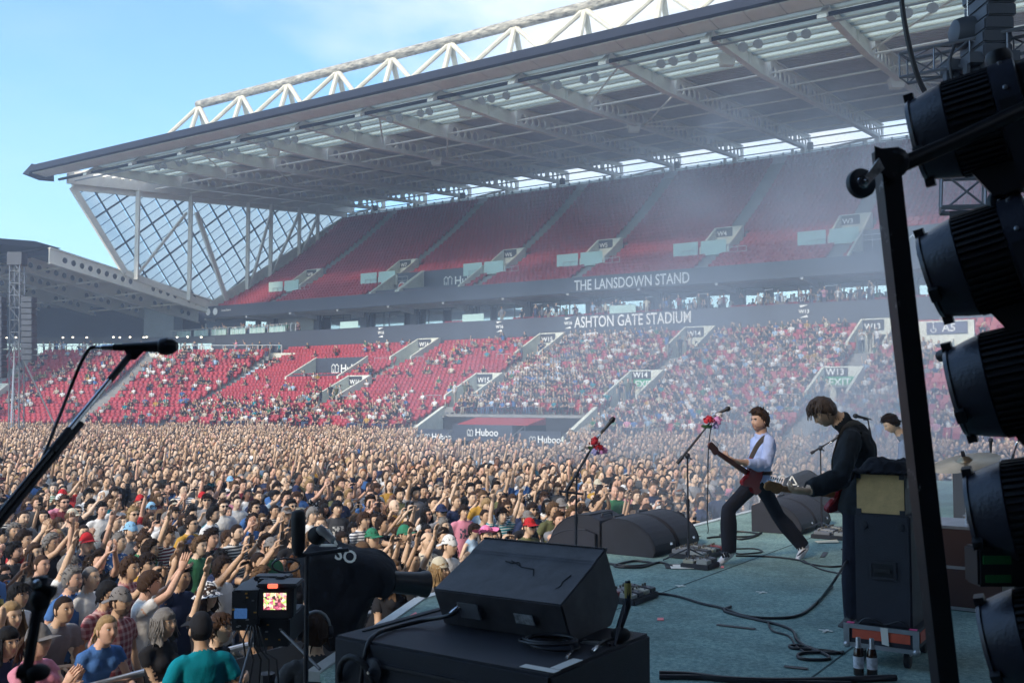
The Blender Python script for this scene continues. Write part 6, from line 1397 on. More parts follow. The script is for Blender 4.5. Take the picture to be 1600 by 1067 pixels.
# ---- drums at the back right
M_cym = mat('cymbal_bronze', (0.42, 0.32, 0.20), 0.28, 0.9, var=0.2, vscale=10); M_drum = mat('drum_shell', (0.16, 0.05, 0.03), 0.3)
def cymbal(label, c, n, r, base_xy=None):
    t = thing('cymbal_stand', label, 'cymbal', V((c.x, c.y, STAGE)), 'cymbals'); n = V(n).normalized()
    part('cymbal', MB().lathe(c, n, [(-0.006, r), (0.006, r * 0.7), (0.016, r * 0.25), (0.045, r * 0.15), (0.052, 0.01)], 28), M_cym, t, 40); part('wing_nut', MB().lathe(c + n * 0.045, n, [(0, 0.016), (0.035, 0.016), (0.05, 0.012)], 10), M_blk, t)
    part('upright', MB().tube([V((c.x, c.y, STAGE + 0.02)), c - n * 0.02], 0.012, 8), M_chrome, t); part('tilter', MB().ball(c - n * 0.07, 0.03, nu=8, nv=6), M_chrome, t)
    for k in range(3): a = R(30 + 120 * k); part('leg', MB().tube([V((c.x, c.y, STAGE + 0.3)), V((c.x + 0.32 * math.cos(a), c.y + 0.32 * math.sin(a), STAGE + 0.01))], 0.010, 6), M_chrome, t)
cymbal('large tilted cymbal right of the black post', at(1508, 722, 8.2), (-0.28, -0.12, 1), 0.27); cymbal('flatter cymbal seen lit blue behind the lowest spotlights', at(1575, 745, 9.2), (0.12, -0.2, 1), 0.24)
def drum(label, c, ax, r, d):
    t = thing('drum', label, 'drum', c, 'drum kit'); ax = V(ax).normalized(); c = V(c)
    part('shell', MB().lathe(c, ax, [(0, r), (d, r)], 24), M_drum, t, 40); part('head', MB().lathe(c + ax * d, ax, [(0.001, r * 1.01), (0.004, r * 1.01)], 24), mat('drum_head', (0.6, 0.6, 0.6), 0.5), t, 40)
    part('hoop', MB().lathe(c + ax * (d - 0.02), ax, [(0, r * 1.03), (0.03, r * 1.03)], 24), M_chrome, t, 40)
    for k in range(3): a = R(120 * k); part('leg', MB().tube([c + V((r * math.cos(a), r * math.sin(a), 0)), V((c.x + r * 1.15 * math.cos(a), c.y + r * 1.15 * math.sin(a), STAGE + 0.005))], 0.011, 6), M_chrome, t)
q = at(1545, 800, 9.0); drum('floor tom behind the lighting frame', V((q.x, q.y, STAGE + 0.2)), (0, 0, 1), 0.21, 0.42)
q = at(1600, 790, 9.5); drum('rack tom beside the floor tom', V((q.x, q.y, STAGE + 0.55)), (-0.2, -0.2, 1), 0.17, 0.25)
for u, v0, lab in ((1548, 690, 'drum microphone on a thin stand in the haze'),):
    b = onz(u, 836, STAGE); b = V((at(u, 700, 11).x, 11.0, STAGE))
    mic_stand(lab, b, at(u, 725, 11), at(u - 2, 726, 11), at(u, 706, 11), at(u, 706, 11), at(u, 684, 11))
b = V((at(1575, 760, 10.5).x, 10.5, STAGE)); mic_stand('leaning drum overhead stand at the right edge', b, at(1572, 745, 10.5), at(1570, 752, 10.5), at(1592, 684, 10.5), at(1590, 690, 10.5), at(1604, 668, 10.5))
q = at(1530, 718, 11.4); t = thing('shelf_case', 'flat dark equipment case standing in the haze by the drums', 'case', V((q.x, q.y, STAGE))); bpart('case', MB().box(V((q.x + .5, q.y, STAGE + 0.48)), X_ * 0.7, N_ * 0.3, V((0, 0, 0.48))), M_dark, t); part('edging', MB().box(V((q.x + .5, q.y, STAGE + 0.975)), X_ * 0.7, N_ * 0.3, V((0, 0, 0.012))), M_alu, t)
q = onz(1510, 960, STAGE); t = thing('road_case', 'dark brown road case half hidden behind the black post', 'road case', q); bpart('case', MB().box(q + V((0.15, 0.4, 0.33)), X_ * 0.34, N_ * 0.3, V((0, 0, 0.33))), mat('case_brown', (0.05, 0.022, 0.018), 0.5), t)
for z in (0.02, 0.34, 0.655): part('edging', MB().box(q + V((0.15, 0.4, z)), X_ * 0.346, N_ * 0.306, V((0, 0, 0.012))), M_alu, t)

M_gaff = mat('gaffer_tape', (0.02, 0.02, 0.024), 0.5)
for i, (a, b, lab) in enumerate((((1120, 975), (1180, 982), 'black tape strip over the long cable'), ((1285, 870), (1290, 862), 'short black tape strip behind the shoe'), ((1225, 1040), (1262, 1044), 'black tape strip before the flat cable loop'))):
    p, q = onz(*a, STAGE + 0.006), onz(*b, STAGE + 0.006); tag(part('gaffer_tape', MB().bar(p, q, 0.05, 0.002), M_gaff, None, base=p), lab, 'tape', 'black tape strips')
for i, (u, v, lab) in enumerate(((1063, 915, 'small white tape cross left of the long cable'), (1190, 925, 'small white tape cross in the middle of the carpet'), (1290, 985, 'small white tape cross left of the amplifier tray'))):
    p = onz(u, v, STAGE + 0.006); tag(part('tape_cross', MB().box(p, N_ * 0.05, S_ * 0.011, V((0, 0, 0.001))).box(p + V((0, 0, 0.003)), N_ * 0.011, S_ * 0.05, V((0, 0, 0.001))), M_paper, None, base=p), lab, 'tape', 'white tape crosses')
# ================================================================== FRONT OF THE PICTURE: sub cabinet, wedge, cables
SZ = 2.47; L_, F_, R_ = onz(521, 992, SZ), onz(860, 1055, SZ), onz(1039, 992, SZ); aw = (L_ - F_); an_ = (R_ - F_); an_ = (an_ - aw.normalized() * an_.dot(aw.normalized()))
sub = thing('subwoofer_cabinet', 'large black bass cabinet at the bottom of the picture carrying a wedge', 'speaker cabinet', V((F_.x, F_.y, STAGE)))
c = F_ + aw / 2 + an_ / 2; c.z = (SZ + STAGE) / 2
bpart('cabinet', MB().box(c, aw / 2, an_ / 2, V((0, 0, (SZ - STAGE) / 2))), M_box, sub, 0.012)
u_, n_ = aw.normalized(), an_.normalized()
part('lip', MB().box(F_ + aw * 0.5 - n_ * 0.004 - V((0, 0, 0.085)), u_ * 0.30, n_ * 0.006, V((0, 0, 0.006))), M_blk, sub)
part('top_groove', MB().box(L_ + an_ * 0.52 - u_ * 0.06 + V((0, 0, 0.002)), u_ * 0.006, n_ * 0.30, V((0, 0, 0.003))), mat('groove_dark', (0.008, 0.008, 0.01), 0.9), sub)
hp = F_ + aw * 0.86 - n_ * 0.012 - V((0, 0, 0.16))
part('handle', MB().tube([hp + u_ * (0.10 * math.cos(a)) - n_ * (0.03 * math.sin(a)) + V((0, 0, 0.12 * math.sin(a) - 0.02)) for a in [R(20 * k) for k in range(10)]], 0.014, 7), M_rub, sub, 60)
hw_ = part('handle_disc', MB().lathe(hp - u_ * 0.09 + V((0, 0, 0.05)), -n_, [(0, 0.055), (0.012, 0.05), (0.02, 0.02), (0.03, 0.012)], 18), M_blk, sub, 40); part('bolt', MB().lathe(hp - u_ * 0.09 + V((0, 0, 0.05)) - n_ * 0.03, -n_, [(0, 0.008), (0.006, 0.006)], 10), M_chrome, hw_)
def on_sub(a, b, z=0.0): return F_ + aw * a + an_ * b + V((0, 0, z))
tp_ = MB(); tp_.prism([on_sub(0.0, 0.03, 0.003), on_sub(0.14, 0.03, 0.003), on_sub(0.14, 0.085, 0.003), on_sub(0.0, 0.085, 0.003)], (0, 0, 0.002)); 
tag(part('white_tape', tp_, M_paper, None, base=on_sub(0, 0.03)), 'strip of white tape along the near corner of the bass cabinet', 'tape', 'white tape strips')
tag(part('white_tape', MB().prism([on_sub(0.005, 0.095, 0.003), on_sub(0.045, 0.095, 0.003), on_sub(0.045, 0.30, 0.003), on_sub(0.005, 0.30, 0.003)], (0, 0, 0.002)), M_paper, None, base=on_sub(0, 0.1)), 'strip of white tape running back along the cabinet right edge', 'tape', 'white tape strips')
# the wedge
w0, w1 = at(877, 945, 4.10), at(676, 920, 4.45); wz = (w0.z + w1.z) / 2; w0.z = w1.z = wz; wa = w1 - w0; dv = V((wa.y, -wa.x, 0)).normalized() * -1
if dv.y < 0: dv = -dv
wedge = thing('wedge_monitor', 'big black stage wedge with scuffed sloping top on the bass cabinet', 'stage monitor', V((w0.x, w0.y, SZ)))
prof = [(0.0, wz), (0.085, SZ + 0.002), (0.45, SZ + 0.002), (0.535, SZ + 0.10), (0.40, SZ + 0.345), (0.30, SZ + 0.302), (0.293, SZ + 0.293)]
M_wtop = mat('wedge_paint', (0.060, 0.058, 0.070), 0.5, var=0.5, vscale=9, bump=0.5, bscale=300)
bpart('cabinet', MB().prism([V((w0.x, w0.y, 0)) + dv * d + V((0, 0, z)) for d, z in prof], wa), M_wtop, wedge, 0.006)
gr = MB()
for k in range(48):
    q = V((w0.x, w0.y, SZ)) + wa * ((k + 0.5) / 48) + dv * 0.406 + V((0, 0, 0.341)); gr.box(q, wa / 48 * 0.28, dv * 0.010, V((0, 0, 0.008)))
tag(part('grille_teeth', gr, M_blk, wedge), kind='stuff')
part('front_grille', MB().prism([V((w0.x, w0.y, SZ)) + wa * f + dv * d + V((0, 0, z)) for f, d, z in ((0.03, 0.54, 0.105), (0.97, 0.54, 0.105), (0.97, 0.41, 0.34), (0.03, 0.41, 0.34))], dv * 0.008), M_grille, wedge)
def wp(f, d, z): return V((w0.x, w0.y, SZ)) + wa * f + dv * d + V((0, 0, z))
part('connector_plate', MB().box(wp(0.72, 0.020, 0.09), wa * 0.08, V((0, 0, 0.035)) - dv * 0.018, dv * 0.004), M_alu, wedge)
lb = part('rating_label', MB().box(wp(0.30, 0.030, 0.085), wa * 0.07, V((0, 0, 0.022)) - dv * 0.011, dv * 0.003), mat('rating_label', (0.40, 0.42, 0.45), 0.6, var=0.8, vscale=45), wedge)
for k in range(3):
    pts = [V(q) for q in (((0.62, 0.26, 0.285), (0.50, 0.22, 0.268), (0.40, 0.215, 0.266), (0.36, 0.17, 0.246)) if k == 0 else ((0.10, 0.20, 0.26), (0.12, 0.15, 0.238), (0.11, 0.12, 0.225), (0.13, 0.10, 0.215)) if k == 1 else ((0.66, 0.25, 0.282), (0.60, 0.24, 0.278), (0.55, 0.25, 0.282), (0.52, 0.23, 0.273)))]
    part('scuff_mark', MB().tube([wp(*q) - V((0, 0, 0.006)) for q in pts], 0.0032, 5), mat('scuff', (0.012, 0.012, 0.014), 0.9), wedge)
def lead(label, pts, r=0.008, ends=True, name='cable'):
    t = thing(name, label, 'cable', pts[0], 'cables'); out = []
    for i in range(len(pts) - 1):
        p0, p1, p2, p3 = pts[max(i - 1, 0)], pts[i], pts[i + 1], pts[min(i + 2, len(pts) - 1)]
        for k in range(6):
            f = k / 6; out.append(((p1 * 2) + (p2 - p0) * f + (p0 * 2 - p1 * 5 + p2 * 4 - p3) * f * f + (p1 * 3 - p0 - p2 * 3 + p3) * f ** 3) * 0.5)
    out.append(pts[-1]); part('lead', MB().tube(out, r, 8), M_cable, t, 60)
    if ends: d = (pts[1] - pts[0]).normalized(); part('plug', MB().lathe(pts[0] - d * 0.02, d, [(0, r * 1.2), (0.01, r * 1.5), (0.055, r * 1.4), (0.07, r)], 10), M_chrome, t, 50)
    return t
lead('thick lead plugged into the wedge and dropping over the cabinet front', [wp(0.80, 0.02, 0.10), wp(0.84, -0.02, 0.07), on_sub(0.80, 0.42, 0.03), on_sub(0.86, 0.28, 0.012), on_sub(0.84, 0.10, 0.015), on_sub(0.82, -0.01, -0.03), on_sub(0.84, -0.03, -0.25), on_sub(0.86, -0.03, -0.6)], 0.010)
cc = on_sub(0.20, 0.42)
coil = [cc + u_ * (0.115 * math.cos(a) + 0.015 * math.sin(a * 0.37)) + n_ * (0.085 * math.sin(a) + 0.02 * math.sin(a * 0.23)) + V((0, 0, 0.010 + 0.03 * (1 + math.sin(a * 0.5)) * 0.5)) for k, a in enumerate([R(28 * k) for k in range(40)])]
lead('loosely coiled black lead lying in front of the wedge', coil, 0.0055)
lead('short lead snaking beside the white tape', [on_sub(0.06, 0.28, 0.012), on_sub(0.10, 0.42, 0.01), on_sub(0.16, 0.55, 0.01), on_sub(0.08, 0.66, 0.01), on_sub(0.02, 0.60, 0.01)], 0.0055)
lead('lead with jack plug along the cabinet right edge', [on_sub(0.03, 0.46, 0.012), on_sub(0.05, 0.62, 0.02), on_sub(0.03, 0.80, 0.012), on_sub(0.08, 0.9, 0.012)], 0.0065)
cl = thing('stand_clamp', 'black stand clamp with yellow tape beside the wedge end', 'clamp', on_sub(-0.02, 0.72))
part('body', MB().ball(on_sub(0.03, 0.74, 0.03), 0.042, 0.04, 0.03, 12, 8), M_rub, cl, 60); part('arm', MB().tube([on_sub(0.03, 0.74, 0.06), on_sub(0.02, 0.80, 0.14), on_sub(0.03, 0.82, 0.24)], 0.012, 7), M_blk, cl, 60)
part('leg', MB().tube([on_sub(0.03, 0.80, 0.17), on_sub(-0.0, 0.60, 0.012)], 0.006, 6), M_blk, cl); part('leg', MB().tube([on_sub(0.03, 0.80, 0.17), on_sub(0.12, 0.92, 0.012)], 0.006, 6), M_blk, cl)
part('yellow_tape', MB().tube([on_sub(0.025, 0.81, 0.17), on_sub(0.03, 0.82, 0.23)], 0.015, 8), mat('yellow_tape', (0.42, 0.34, 0.10), 0.6), cl); part('foot_pad', MB().box(on_sub(0.10, 0.62, 0.006), u_ * 0.05, n_ * 0.02, V((0, 0, 0.005))), M_alu, cl)
# ================================================================== PIT: barrier, cameras, crew
bar_t = 7.45; P0b = 2.0
BARL = ['barrier panel below the corner woman, cut by the left edge', 'barrier panel under the grey T-shirt man and the blue T-shirt woman', 'barrier panel before the silver haired woman and the steward', 'barrier panel behind the broadcast camera', 'barrier panel behind the covered camera', 'barrier panel behind the crouching photographer', 'barrier panel by the dark haired woman at the stage edge']
for k in range(7):
    Pa = 2.35 + 1.25 * k; a, b = S(Pa, bar_t), S(Pa + 1.22, bar_t)
    t = thing('crowd_barrier', 'aluminium ' + BARL[k], 'barrier', a, 'barrier panels along the pit')
    part('top_rail', MB().tube([a + V((0, 0, 1.02)), a + V((0, 0, 1.12)), a.lerp(b, 0.03) + V((0, 0, 1.15)), a.lerp(b, 0.97) + V((0, 0, 1.15)), b + V((0, 0, 1.12)), b + V((0, 0, 1.02))], 0.03, 10), mat('barrier_alu', (0.60, 0.62, 0.65), 0.3, 0.8), t, 60)
    part('panel', MB().box((a + b) / 2 + V((0, 0, 0.55)), (b - a) * 0.47, S_ * 0.006, V((0, 0, 0.5))), mat('barrier_mesh', (0.16, 0.17, 0.19), 0.45, 0.5), t); part('step', MB().box((a + b) / 2 + S_ * 0.4 + V((0, 0, 0.015)), (b - a) * 0.48, S_ * 0.4, V((0, 0, 0.012))), M_alu, t)
    for q in (a, b): part('brace', MB().tube([q + V((0, 0, 1.0)), q - S_ * 0.75 + V((0, 0, 0.05))], 0.022, 6), M_alu, t)
USED_PIT = []
def crew(u, v, ztop, pose, female, skin, hs, hc, shirt, label, yaw, headwear=None, scale=1.0, shades=False, base=0.0):
    q = onz(u, v, ztop); q = V((q.x, q.y, base)); return place_person(q, yaw, pose, female, skin, hs, hc, (shirt, SHIRTC[shirt]), label, 'crew in the pit', scale, headwear, False, shades)
stw = crew(316, 955, 1.83, 'arms down', False, 'tanned', 'crop', 'black', 'teal', 'steward in teal polo shirt and black cap seen from behind', math.pi + 0.55, ('cap', 'black'), 1.03)
op = crew(493, 957, 2.05, 'arms down', False, 'fair', 'fringe', 'brown', 'charcoal', 'camera operator in headphones and dark T-shirt seen from behind', math.pi + 0.35, None, 1.0, base=0.28)
t = thing('camera_riser', 'low black riser the camera operator stands on', 'riser', op.location - V((0, 0, 0.28))); bpart('deck', MB().box(V((op.location.x - .2, op.location.y + .1, 0.14)), (0.8, 0, 0), (0, 0.6, 0), (0, 0, 0.139)), M_blk, t)
hm_ = op.matrix_basis @ TEMPL[('arms down', False)][1]
hpn = thing('headphones', 'grey headphones on the camera operator', 'headphones', hm_.translation)
part('band', MB().tube([hm_ @ V((0.102 * math.cos(a), 0.012, 0.01 + 0.135 * math.sin(a))) for a in [R(10 + 20 * k) for k in range(9)]], 0.012, 8), mat('headphone_grey', (0.25, 0.27, 0.30), 0.4), hpn, 60)
for s in (-1, 1): part('ear_cup', MB().lathe(hm_ @ V((s * 0.086, 0.012, 0)), (hm_.to_3x3() @ V((s, 0, 0))), [(0, 0.042), (0.012, 0.046), (0.032, 0.040), (0.036, 0.02)], 16), M_blk, hpn, 50)
crew(592, 868, 1.78, 'leaning on the barrier', False, 'tanned', 'short', 'black', 'black', 'photographer in black crouching over the stage edge', -2.1 + math.pi * 1.0, None, 1.0)
crew(655, 882, 1.68, 'leaning on the barrier', True, 'tanned', 'long', 'dark brown', 'black', 'dark haired woman in black leaning on the stage edge', 1.9, None, 1.0)
crew(545, 852, 1.75, 'filming with a phone', False, 'fair', 'short', 'black', 'black', 'photographer in black hidden behind the covered camera', 1.0, ('cap', 'black'), 1.0)
# broadcast camera with lit viewfinder
CD_ = 6.15; M_cam = mat('camera_black', (0.02, 0.02, 0.024), 0.45, var=0.2, vscale=12)
bcm = thing('broadcast_camera', 'broadcast camera with lit viewfinder on a pedestal in the pit', 'camera', V((at(415, 950, CD_ + .4).x, CD_ + .4, 0)))
def cbox(n, u0, v0, u1, v1, D, dep, m, parent=bcm, bv=0.008):
    a, b = at(u0, v0, D), at(u1, v1, D); c = (a + b) / 2 + V((0, dep / 2, 0)); return bpart(n, MB().box(c, V(((b.x - a.x) / 2, 0, 0)), (0, dep / 2, 0), V((0, 0, abs(a.z - b.z) / 2))), m, parent, bv)
cbox('viewfinder', 404, 918, 458, 966, CD_, 0.10, M_cam); cbox('hood', 400, 912, 464, 919, CD_ - 0.06, 0.22, M_cam); cbox('body', 362, 922, 404, 985, CD_ + 0.06, 0.5, M_cam); cbox('body', 398, 966, 452, 1010, CD_ + 0.1, 0.45, M_cam)
cbox('top_handle', 396, 900, 452, 908, CD_ + 0.15, 0.12, M_cam); cbox('top_unit', 402, 904, 420, 915, CD_ + 0.1, 0.1, M_cam); cbox('top_unit', 430, 901, 444, 916, CD_ + 0.1, 0.1, M_cam)
sm2 = bpy.data.materials.new('viewfinder_picture'); sm2.use_nodes = True; t_ = sm2.node_tree; b_ = t_.nodes['Principled BSDF']; tcx = nd(t_, 'ShaderNodeTexCoord'); vo = nd(t_, 'ShaderNodeTexVoronoi'); vo.inputs['Scale'].default_value = 62; lk(t_, tcx, 'Object', vo, 'Vector')
sx = nd(t_, 'ShaderNodeSeparateXYZ'); lk(t_, tcx, 'Object', sx, 0); hs_ = nd(t_, 'ShaderNodeValToRGB'); e_ = hs_.color_ramp.elements
e_[0].color = (0.02, 0.02, 0.02, 1); e_[1].color = (0.75, 0.25, 0.3, 1)
for p_, c_ in ((0.3, (0.6, 0.12, 0.2, 1)), (0.5, (0.25, 0.6, 0.1, 1)), (0.75, (0.85, 0.75, 0.45, 1))): k_ = e_.new(p_); k_.color = c_
sp = nd(t_, 'ShaderNodeSeparateColor'); lk(t_, vo, 'Color', sp, 0); lk(t_, sp, 0, hs_, 0); lk(t_, hs_, 0, b_, 'Base Color'); lk(t_, hs_, 0, b_, 'Emission Color'); b_.inputs['Emission Strength'].default_value = 0.7
a, b = at(412, 926, CD_ - 0.004), at(447, 952, CD_ - 0.004); part('screen', MB().quad(V((a.x, a.y, b.z)), V((b.x, a.y, b.z)), V((b.x, a.y, a.z)), a), sm2, bcm)
cbox('tally_light', 418, 912.5, 433, 919, CD_ - 0.085, 0.02, mat('tally_red', (0.8, 0.12, 0.08), 0.4, emit=(1.0, 0.15, 0.08), estr=0.6), bcm, 0.003)
a, b = at(366, 950, CD_ + 0.055), at(386, 966, CD_ + 0.055); part('status_display', MB().quad(V((a.x, a.y, b.z)), V((b.x, a.y, b.z)), V((b.x, a.y, a.z)), a), mat('blue_display', (0.02, 0.04, 0.08), 0.2, emit=(0.06, 0.16, 0.4), estr=0.18, var=0.6, vscale=60), bcm)
rb_ = random.Random(5)
for k in range(22):
    u, v = (rb_.uniform(364, 400), rb_.uniform(926, 982)) if k < 14 else (rb_.uniform(402, 448), rb_.uniform(970, 1004)); q = at(u, v, CD_ + (0.058 if k < 14 else 0.098)); part('button', MB().box(q, (0.006 + 0.004 * rb_.random(), 0, 0), (0, 0.004, 0), (0, 0, 0.004)), (M_alu, M_rub, mat('button_amber', (0.5, 0.25, 0.03), 0.4))[k % 3], bcm)
part('lens', MB().lathe(at(395, 945, CD_ + 0.5), (-0.3, 0.95, 0), [(0, 0.07), (0.2, 0.08), (0.22, 0.095), (0.38, 0.10), (0.39, 0.07)], 18), M_cam, bcm, 40)
ctr = V((at(418, 1000, CD_ + .25).x, CD_ + .25, 0)); part('pedestal', MB().tube([ctr + V((0, 0, 0.35)), ctr + V((0, 0, 1.75))], 0.05, 10), M_cam, bcm)
for k in range(3): a = R(90 + 120 * k); part('leg', MB().tube([ctr + V((0, 0, 0.95)), ctr + V((0.5 * math.cos(a), 0.5 * math.sin(a), 0.03))], 0.024, 8), mat('leg_grey', (0.10, 0.105, 0.12), 0.45, 0.3), bcm)
for (p, q) in (((398, 985), (375, 1067)), ((440, 985), (500, 1045))): part('pan_bar', MB().tube([at(*p, CD_ + .05), at(*q, CD_ - .15)], 0.010, 7), mat('leg_grey', (0.10, 0.105, 0.12), 0.45, 0.3), bcm)
for k in range(5): part('camera_cable', MB().tube([at(388 + 4 * k, 978, CD_ + .03), at(380 + 9 * k, 1000 + 5 * k, CD_ - .02), at(384 + 12 * k, 1030, CD_), at(372 + 16 * k, 1075, CD_ + 0.05)], 0.006, 6), M_cable, bcm, 60)
# covered cameras
M_cover = cloth_m('rain_cover', (0.012, 0.012, 0.016))
def covered_camera(label, pts, D, dep, txt, tuv, tsz, lens_uv, lens_r):
    """black rain cover: outline of the cover in the picture plane, puffed out to a body of real depth"""
    c0 = sum((at(u, v, D) for u, v in pts), V((0, 0, 0))) / len(pts); g = V((c0.x, c0.y, 0)); t = thing('covered_camera', label, 'camera', g, 'pit cameras under rain covers')
    mb = MB(); n = len(pts); rings = ((0.80, -0.5), (0.96, -0.32), (1.0, 0.0), (0.96, 0.32), (0.80, 0.5)); o = 0
    for s, y in rings:
        for u, v in pts: p = at(u, v, D); mb.v.append(c0 + (p - c0) * s + V((0, dep * y, 0)))
    for i in range(len(rings) - 1):
        for k in range(n): mb.f.append((i * n + k, i * n + (k + 1) % n, (i + 1) * n + (k + 1) % n, (i + 1) * n + k)); mb.m.append(0)
    mb.f.append(tuple(range(n))[::-1]); mb.m.append(0); e = (len(rings) - 1) * n; mb.f.append(tuple(e + k for k in range(n))); mb.m.append(0)
    r = remesh(mb, 0.022, 5, None, 0.022, 5.5, (0,)); part('rain_cover', r, M_cover, t, 60)
    q = at(*tuv, D - dep * 0.5 - 0.03); text_part('lettering', txt, tsz, q, (1, -0.1, -0.25), (0.25, 0.0, 0.97), M_let, t, 0.003, bold=0.002)
    tri = MB(); a = q - V((tsz * 0.85, 0, -tsz * 0.75))
    for p_, q_ in (((0, 0), (.5, .9)), ((.5, .9), (1, 0)), ((0, 0), (1, 0))): tri.bar(a + V((p_[0] * tsz, 0, p_[1] * tsz)), a + V((q_[0] * tsz, 0, q_[1] * tsz)), tsz * 0.13, 0.01, up=(0, 1, 0))
    part('emblem', tri, M_let, t)
    part('lens', MB().lathe(at(*lens_uv, D), (0.85, 0.5, -0.15), [(-0.1, lens_r * 0.9), (0.12, lens_r), (0.14, lens_r * 1.1), (0.18, lens_r * 1.15), (0.19, lens_r * 0.9)], 18), M_cam, t, 40)
    part('pedestal', MB().tube([V((c0.x, c0.y, 0.3)), V((c0.x, c0.y, c0.z))], 0.055, 10), M_cam, t)
    for k in range(3): a = R(60 + 120 * k); part('leg', MB().tube([V((c0.x, c0.y, 0.8)), V((c0.x + 0.5 * math.cos(a), c0.y + 0.5 * math.sin(a), 0.03))], 0.024, 8), M_cam, t)
covered_camera('large pit camera under a black rain cover with white letters', [(470, 868), (492, 846), (520, 848), (560, 858), (590, 862), (615, 880), (625, 905), (612, 930), (590, 925), (572, 960), (560, 1000), (520, 1010), (490, 985), (478, 930)], 7.3, 0.55, 'SO', (522, 872), 0.12, (632, 910), 0.085)
covered_camera('far pit camera under a black rain cover beyond the lunging guitarist', [(1214, 790), (1230, 748), (1262, 734), (1282, 744), (1306, 758), (1320, 785), (1312, 806), (1240, 808)], 15.2, 0.6, 'USO', (1243, 768), 0.14, (1312, 775), 0.08)
# ambient microphones on a thin pole
DP = 5.4; pb0 = V((at(480, 1000, DP).x, DP, STAGE - 0.0)); pb0.z = 0.0
am = thing('ambience_microphone_stand', 'thin black pole with two fluffy ambience microphones before the covered camera', 'mic stand', pb0)
part('pole', MB().tube([pb0 + V((0, 0, 0.02)), at(480, 866, DP)], 0.013, 8), M_blk, am); part('cross_bar', MB().tube([at(466, 868, DP), at(545, 858, DP)], 0.012, 8), M_blk, am)
part('windshield', MB().lathe(at(466, 868, DP), (-0.01, 0, 1), [(0, 0.02), (0.04, 0.036), (0.20, 0.040), (0.235, 0.034), (0.245, 0.012)], 14), M_rub, am, 60); part('windshield', MB().ball(at(496, 836, DP), 0.055, 0.06, 0.05, 14, 10), M_rub, am, 60)
part('mic_body', MB().lathe(at(498, 824, DP - .05), (0.8, -0.3, -0.6), [(0, 0.022), (0.03, 0.026), (0.05, 0.02), (0.11, 0.02)], 12), mat('mic_silver', (0.35, 0.36, 0.38), 0.35, 0.6), am, 50)
part('cable_loop', MB().tube([at(447 + 22 * math.cos(a), 883 + 11 * math.sin(a), DP) for a in [R(24 * k) for k in range(16)]], 0.006, 6), M_cable, am, 60)
for k in range(3): a = R(30 + 120 * k); part('leg', MB().tube([pb0 + V((0, 0, 0.5)), pb0 + V((0.35 * math.cos(a), 0.35 * math.sin(a), 0.02))], 0.012, 6), M_blk, am)
# ---- near microphone on the left, and the blurred stand below it
M_boom = mat('boom_black', (0.03, 0.03, 0.035), 0.25, 0.3)
DM = 2.7; nb0 = at(-40, 850, 2.2); nb = V((nb0.x, nb0.y, STAGE))
nm = thing('microphone_stand', 'near boom stand crossing the left of the picture', 'mic stand', nb, 'microphone stands')
part('upright', MB().tube([nb, nb0], 0.014, 10), M_blk, nm, 40)
hi_, lo2 = at(205, 553, DM), at(-45, 858, 2.2)
part('boom', MB().tube([lo2, lo2.lerp(hi_, 0.45)], 0.0080, 10), M_boom, nm, 40); part('boom', MB().tube([lo2.lerp(hi_, 0.45), lo2.lerp(hi_, 0.56)], 0.0105, 10), M_blk, nm, 40)
part('boom', MB().tube([lo2.lerp(hi_, 0.56), lo2.lerp(hi_, 0.84)], 0.0070, 10), M_chrome, nm, 40); part('boom', MB().tube([lo2.lerp(hi_, 0.84), hi_], 0.0095, 10), M_blk, nm, 40); part('boom_sleeve', MB().tube([lo2.lerp(hi_, 0.10) + V((0.004, 0.01, -0.012)), lo2.lerp(hi_, 0.62) + V((0.004, 0.01, -0.012))], 0.008, 8), M_blk, nm, 40)
part('mic_clip', MB().hexa([at(u, v, DM - 0.012) for u, v in ((200, 562), (212, 562), (228, 546), (194, 546))] + [at(u, v, DM + 0.012) for u, v in ((200, 562), (212, 562), (228, 546), (194, 546))]), M_blk, nm); part('clutch', MB().ball(nb0, 0.05, 0.05, 0.055, 12, 9), M_blk, nm, 60)
nmic = thing('microphone', 'large near black vocal microphone held out level at left', 'microphone', at(180, 542, DM), 'microphones')
microphone(nmic, at(178, 542.5, DM), at(277, 541, DM), 0.0225); part('ring', MB().lathe(at(258, 541.3, DM), (1, 0, 0.015), [(0, 0.0235), (0.007, 0.0235)], 16), M_blk, nmic, 40)
lead('black lead curving down from the near microphone', [at(150, 542, DM), at(139, 546, DM), at(125, 570, DM), at(108, 612, DM), at(85, 670, DM - .1), at(60, 730, DM - .2), at(30, 770, DM - .3), at(-10, 800, DM - .4)], 0.0048, False)
DS = 1.55; sb = at(45, 1040, DS); s0 = V((sb.x, sb.y, STAGE))
ns = thing('microphone_stand', 'blurred black stand top with clamp in the near bottom left corner', 'mic stand', s0, 'microphone stands')
part('upright', MB().tube([s0, at(45, 1048, DS)], 0.011, 8), M_blk, ns, 40); part('boom', MB().tube([at(40, 1062, DS), at(62, 930, DS), at(66, 900, DS)], 0.009, 8), M_blk, ns, 40)
part('clutch', MB().ball(at(64, 935, DS), 0.016, 0.016, 0.018, 10, 8), M_rub, ns, 60); part('clutch', MB().ball(at(60, 1050, DS), 0.018, 0.018, 0.013, 10, 8).tube([at(30, 1048, DS), at(62, 1052, DS)], 0.012, 8), M_rub, ns, 60); part('clip', MB().tube([at(58, 900, DS), at(60, 918, DS), at(85, 925, DS)], 0.010, 8), M_rub, ns, 60); part('ring', MB().ball(at(58, 912, DS - .02), 0.007, nu=8, nv=6), M_chrome, ns)
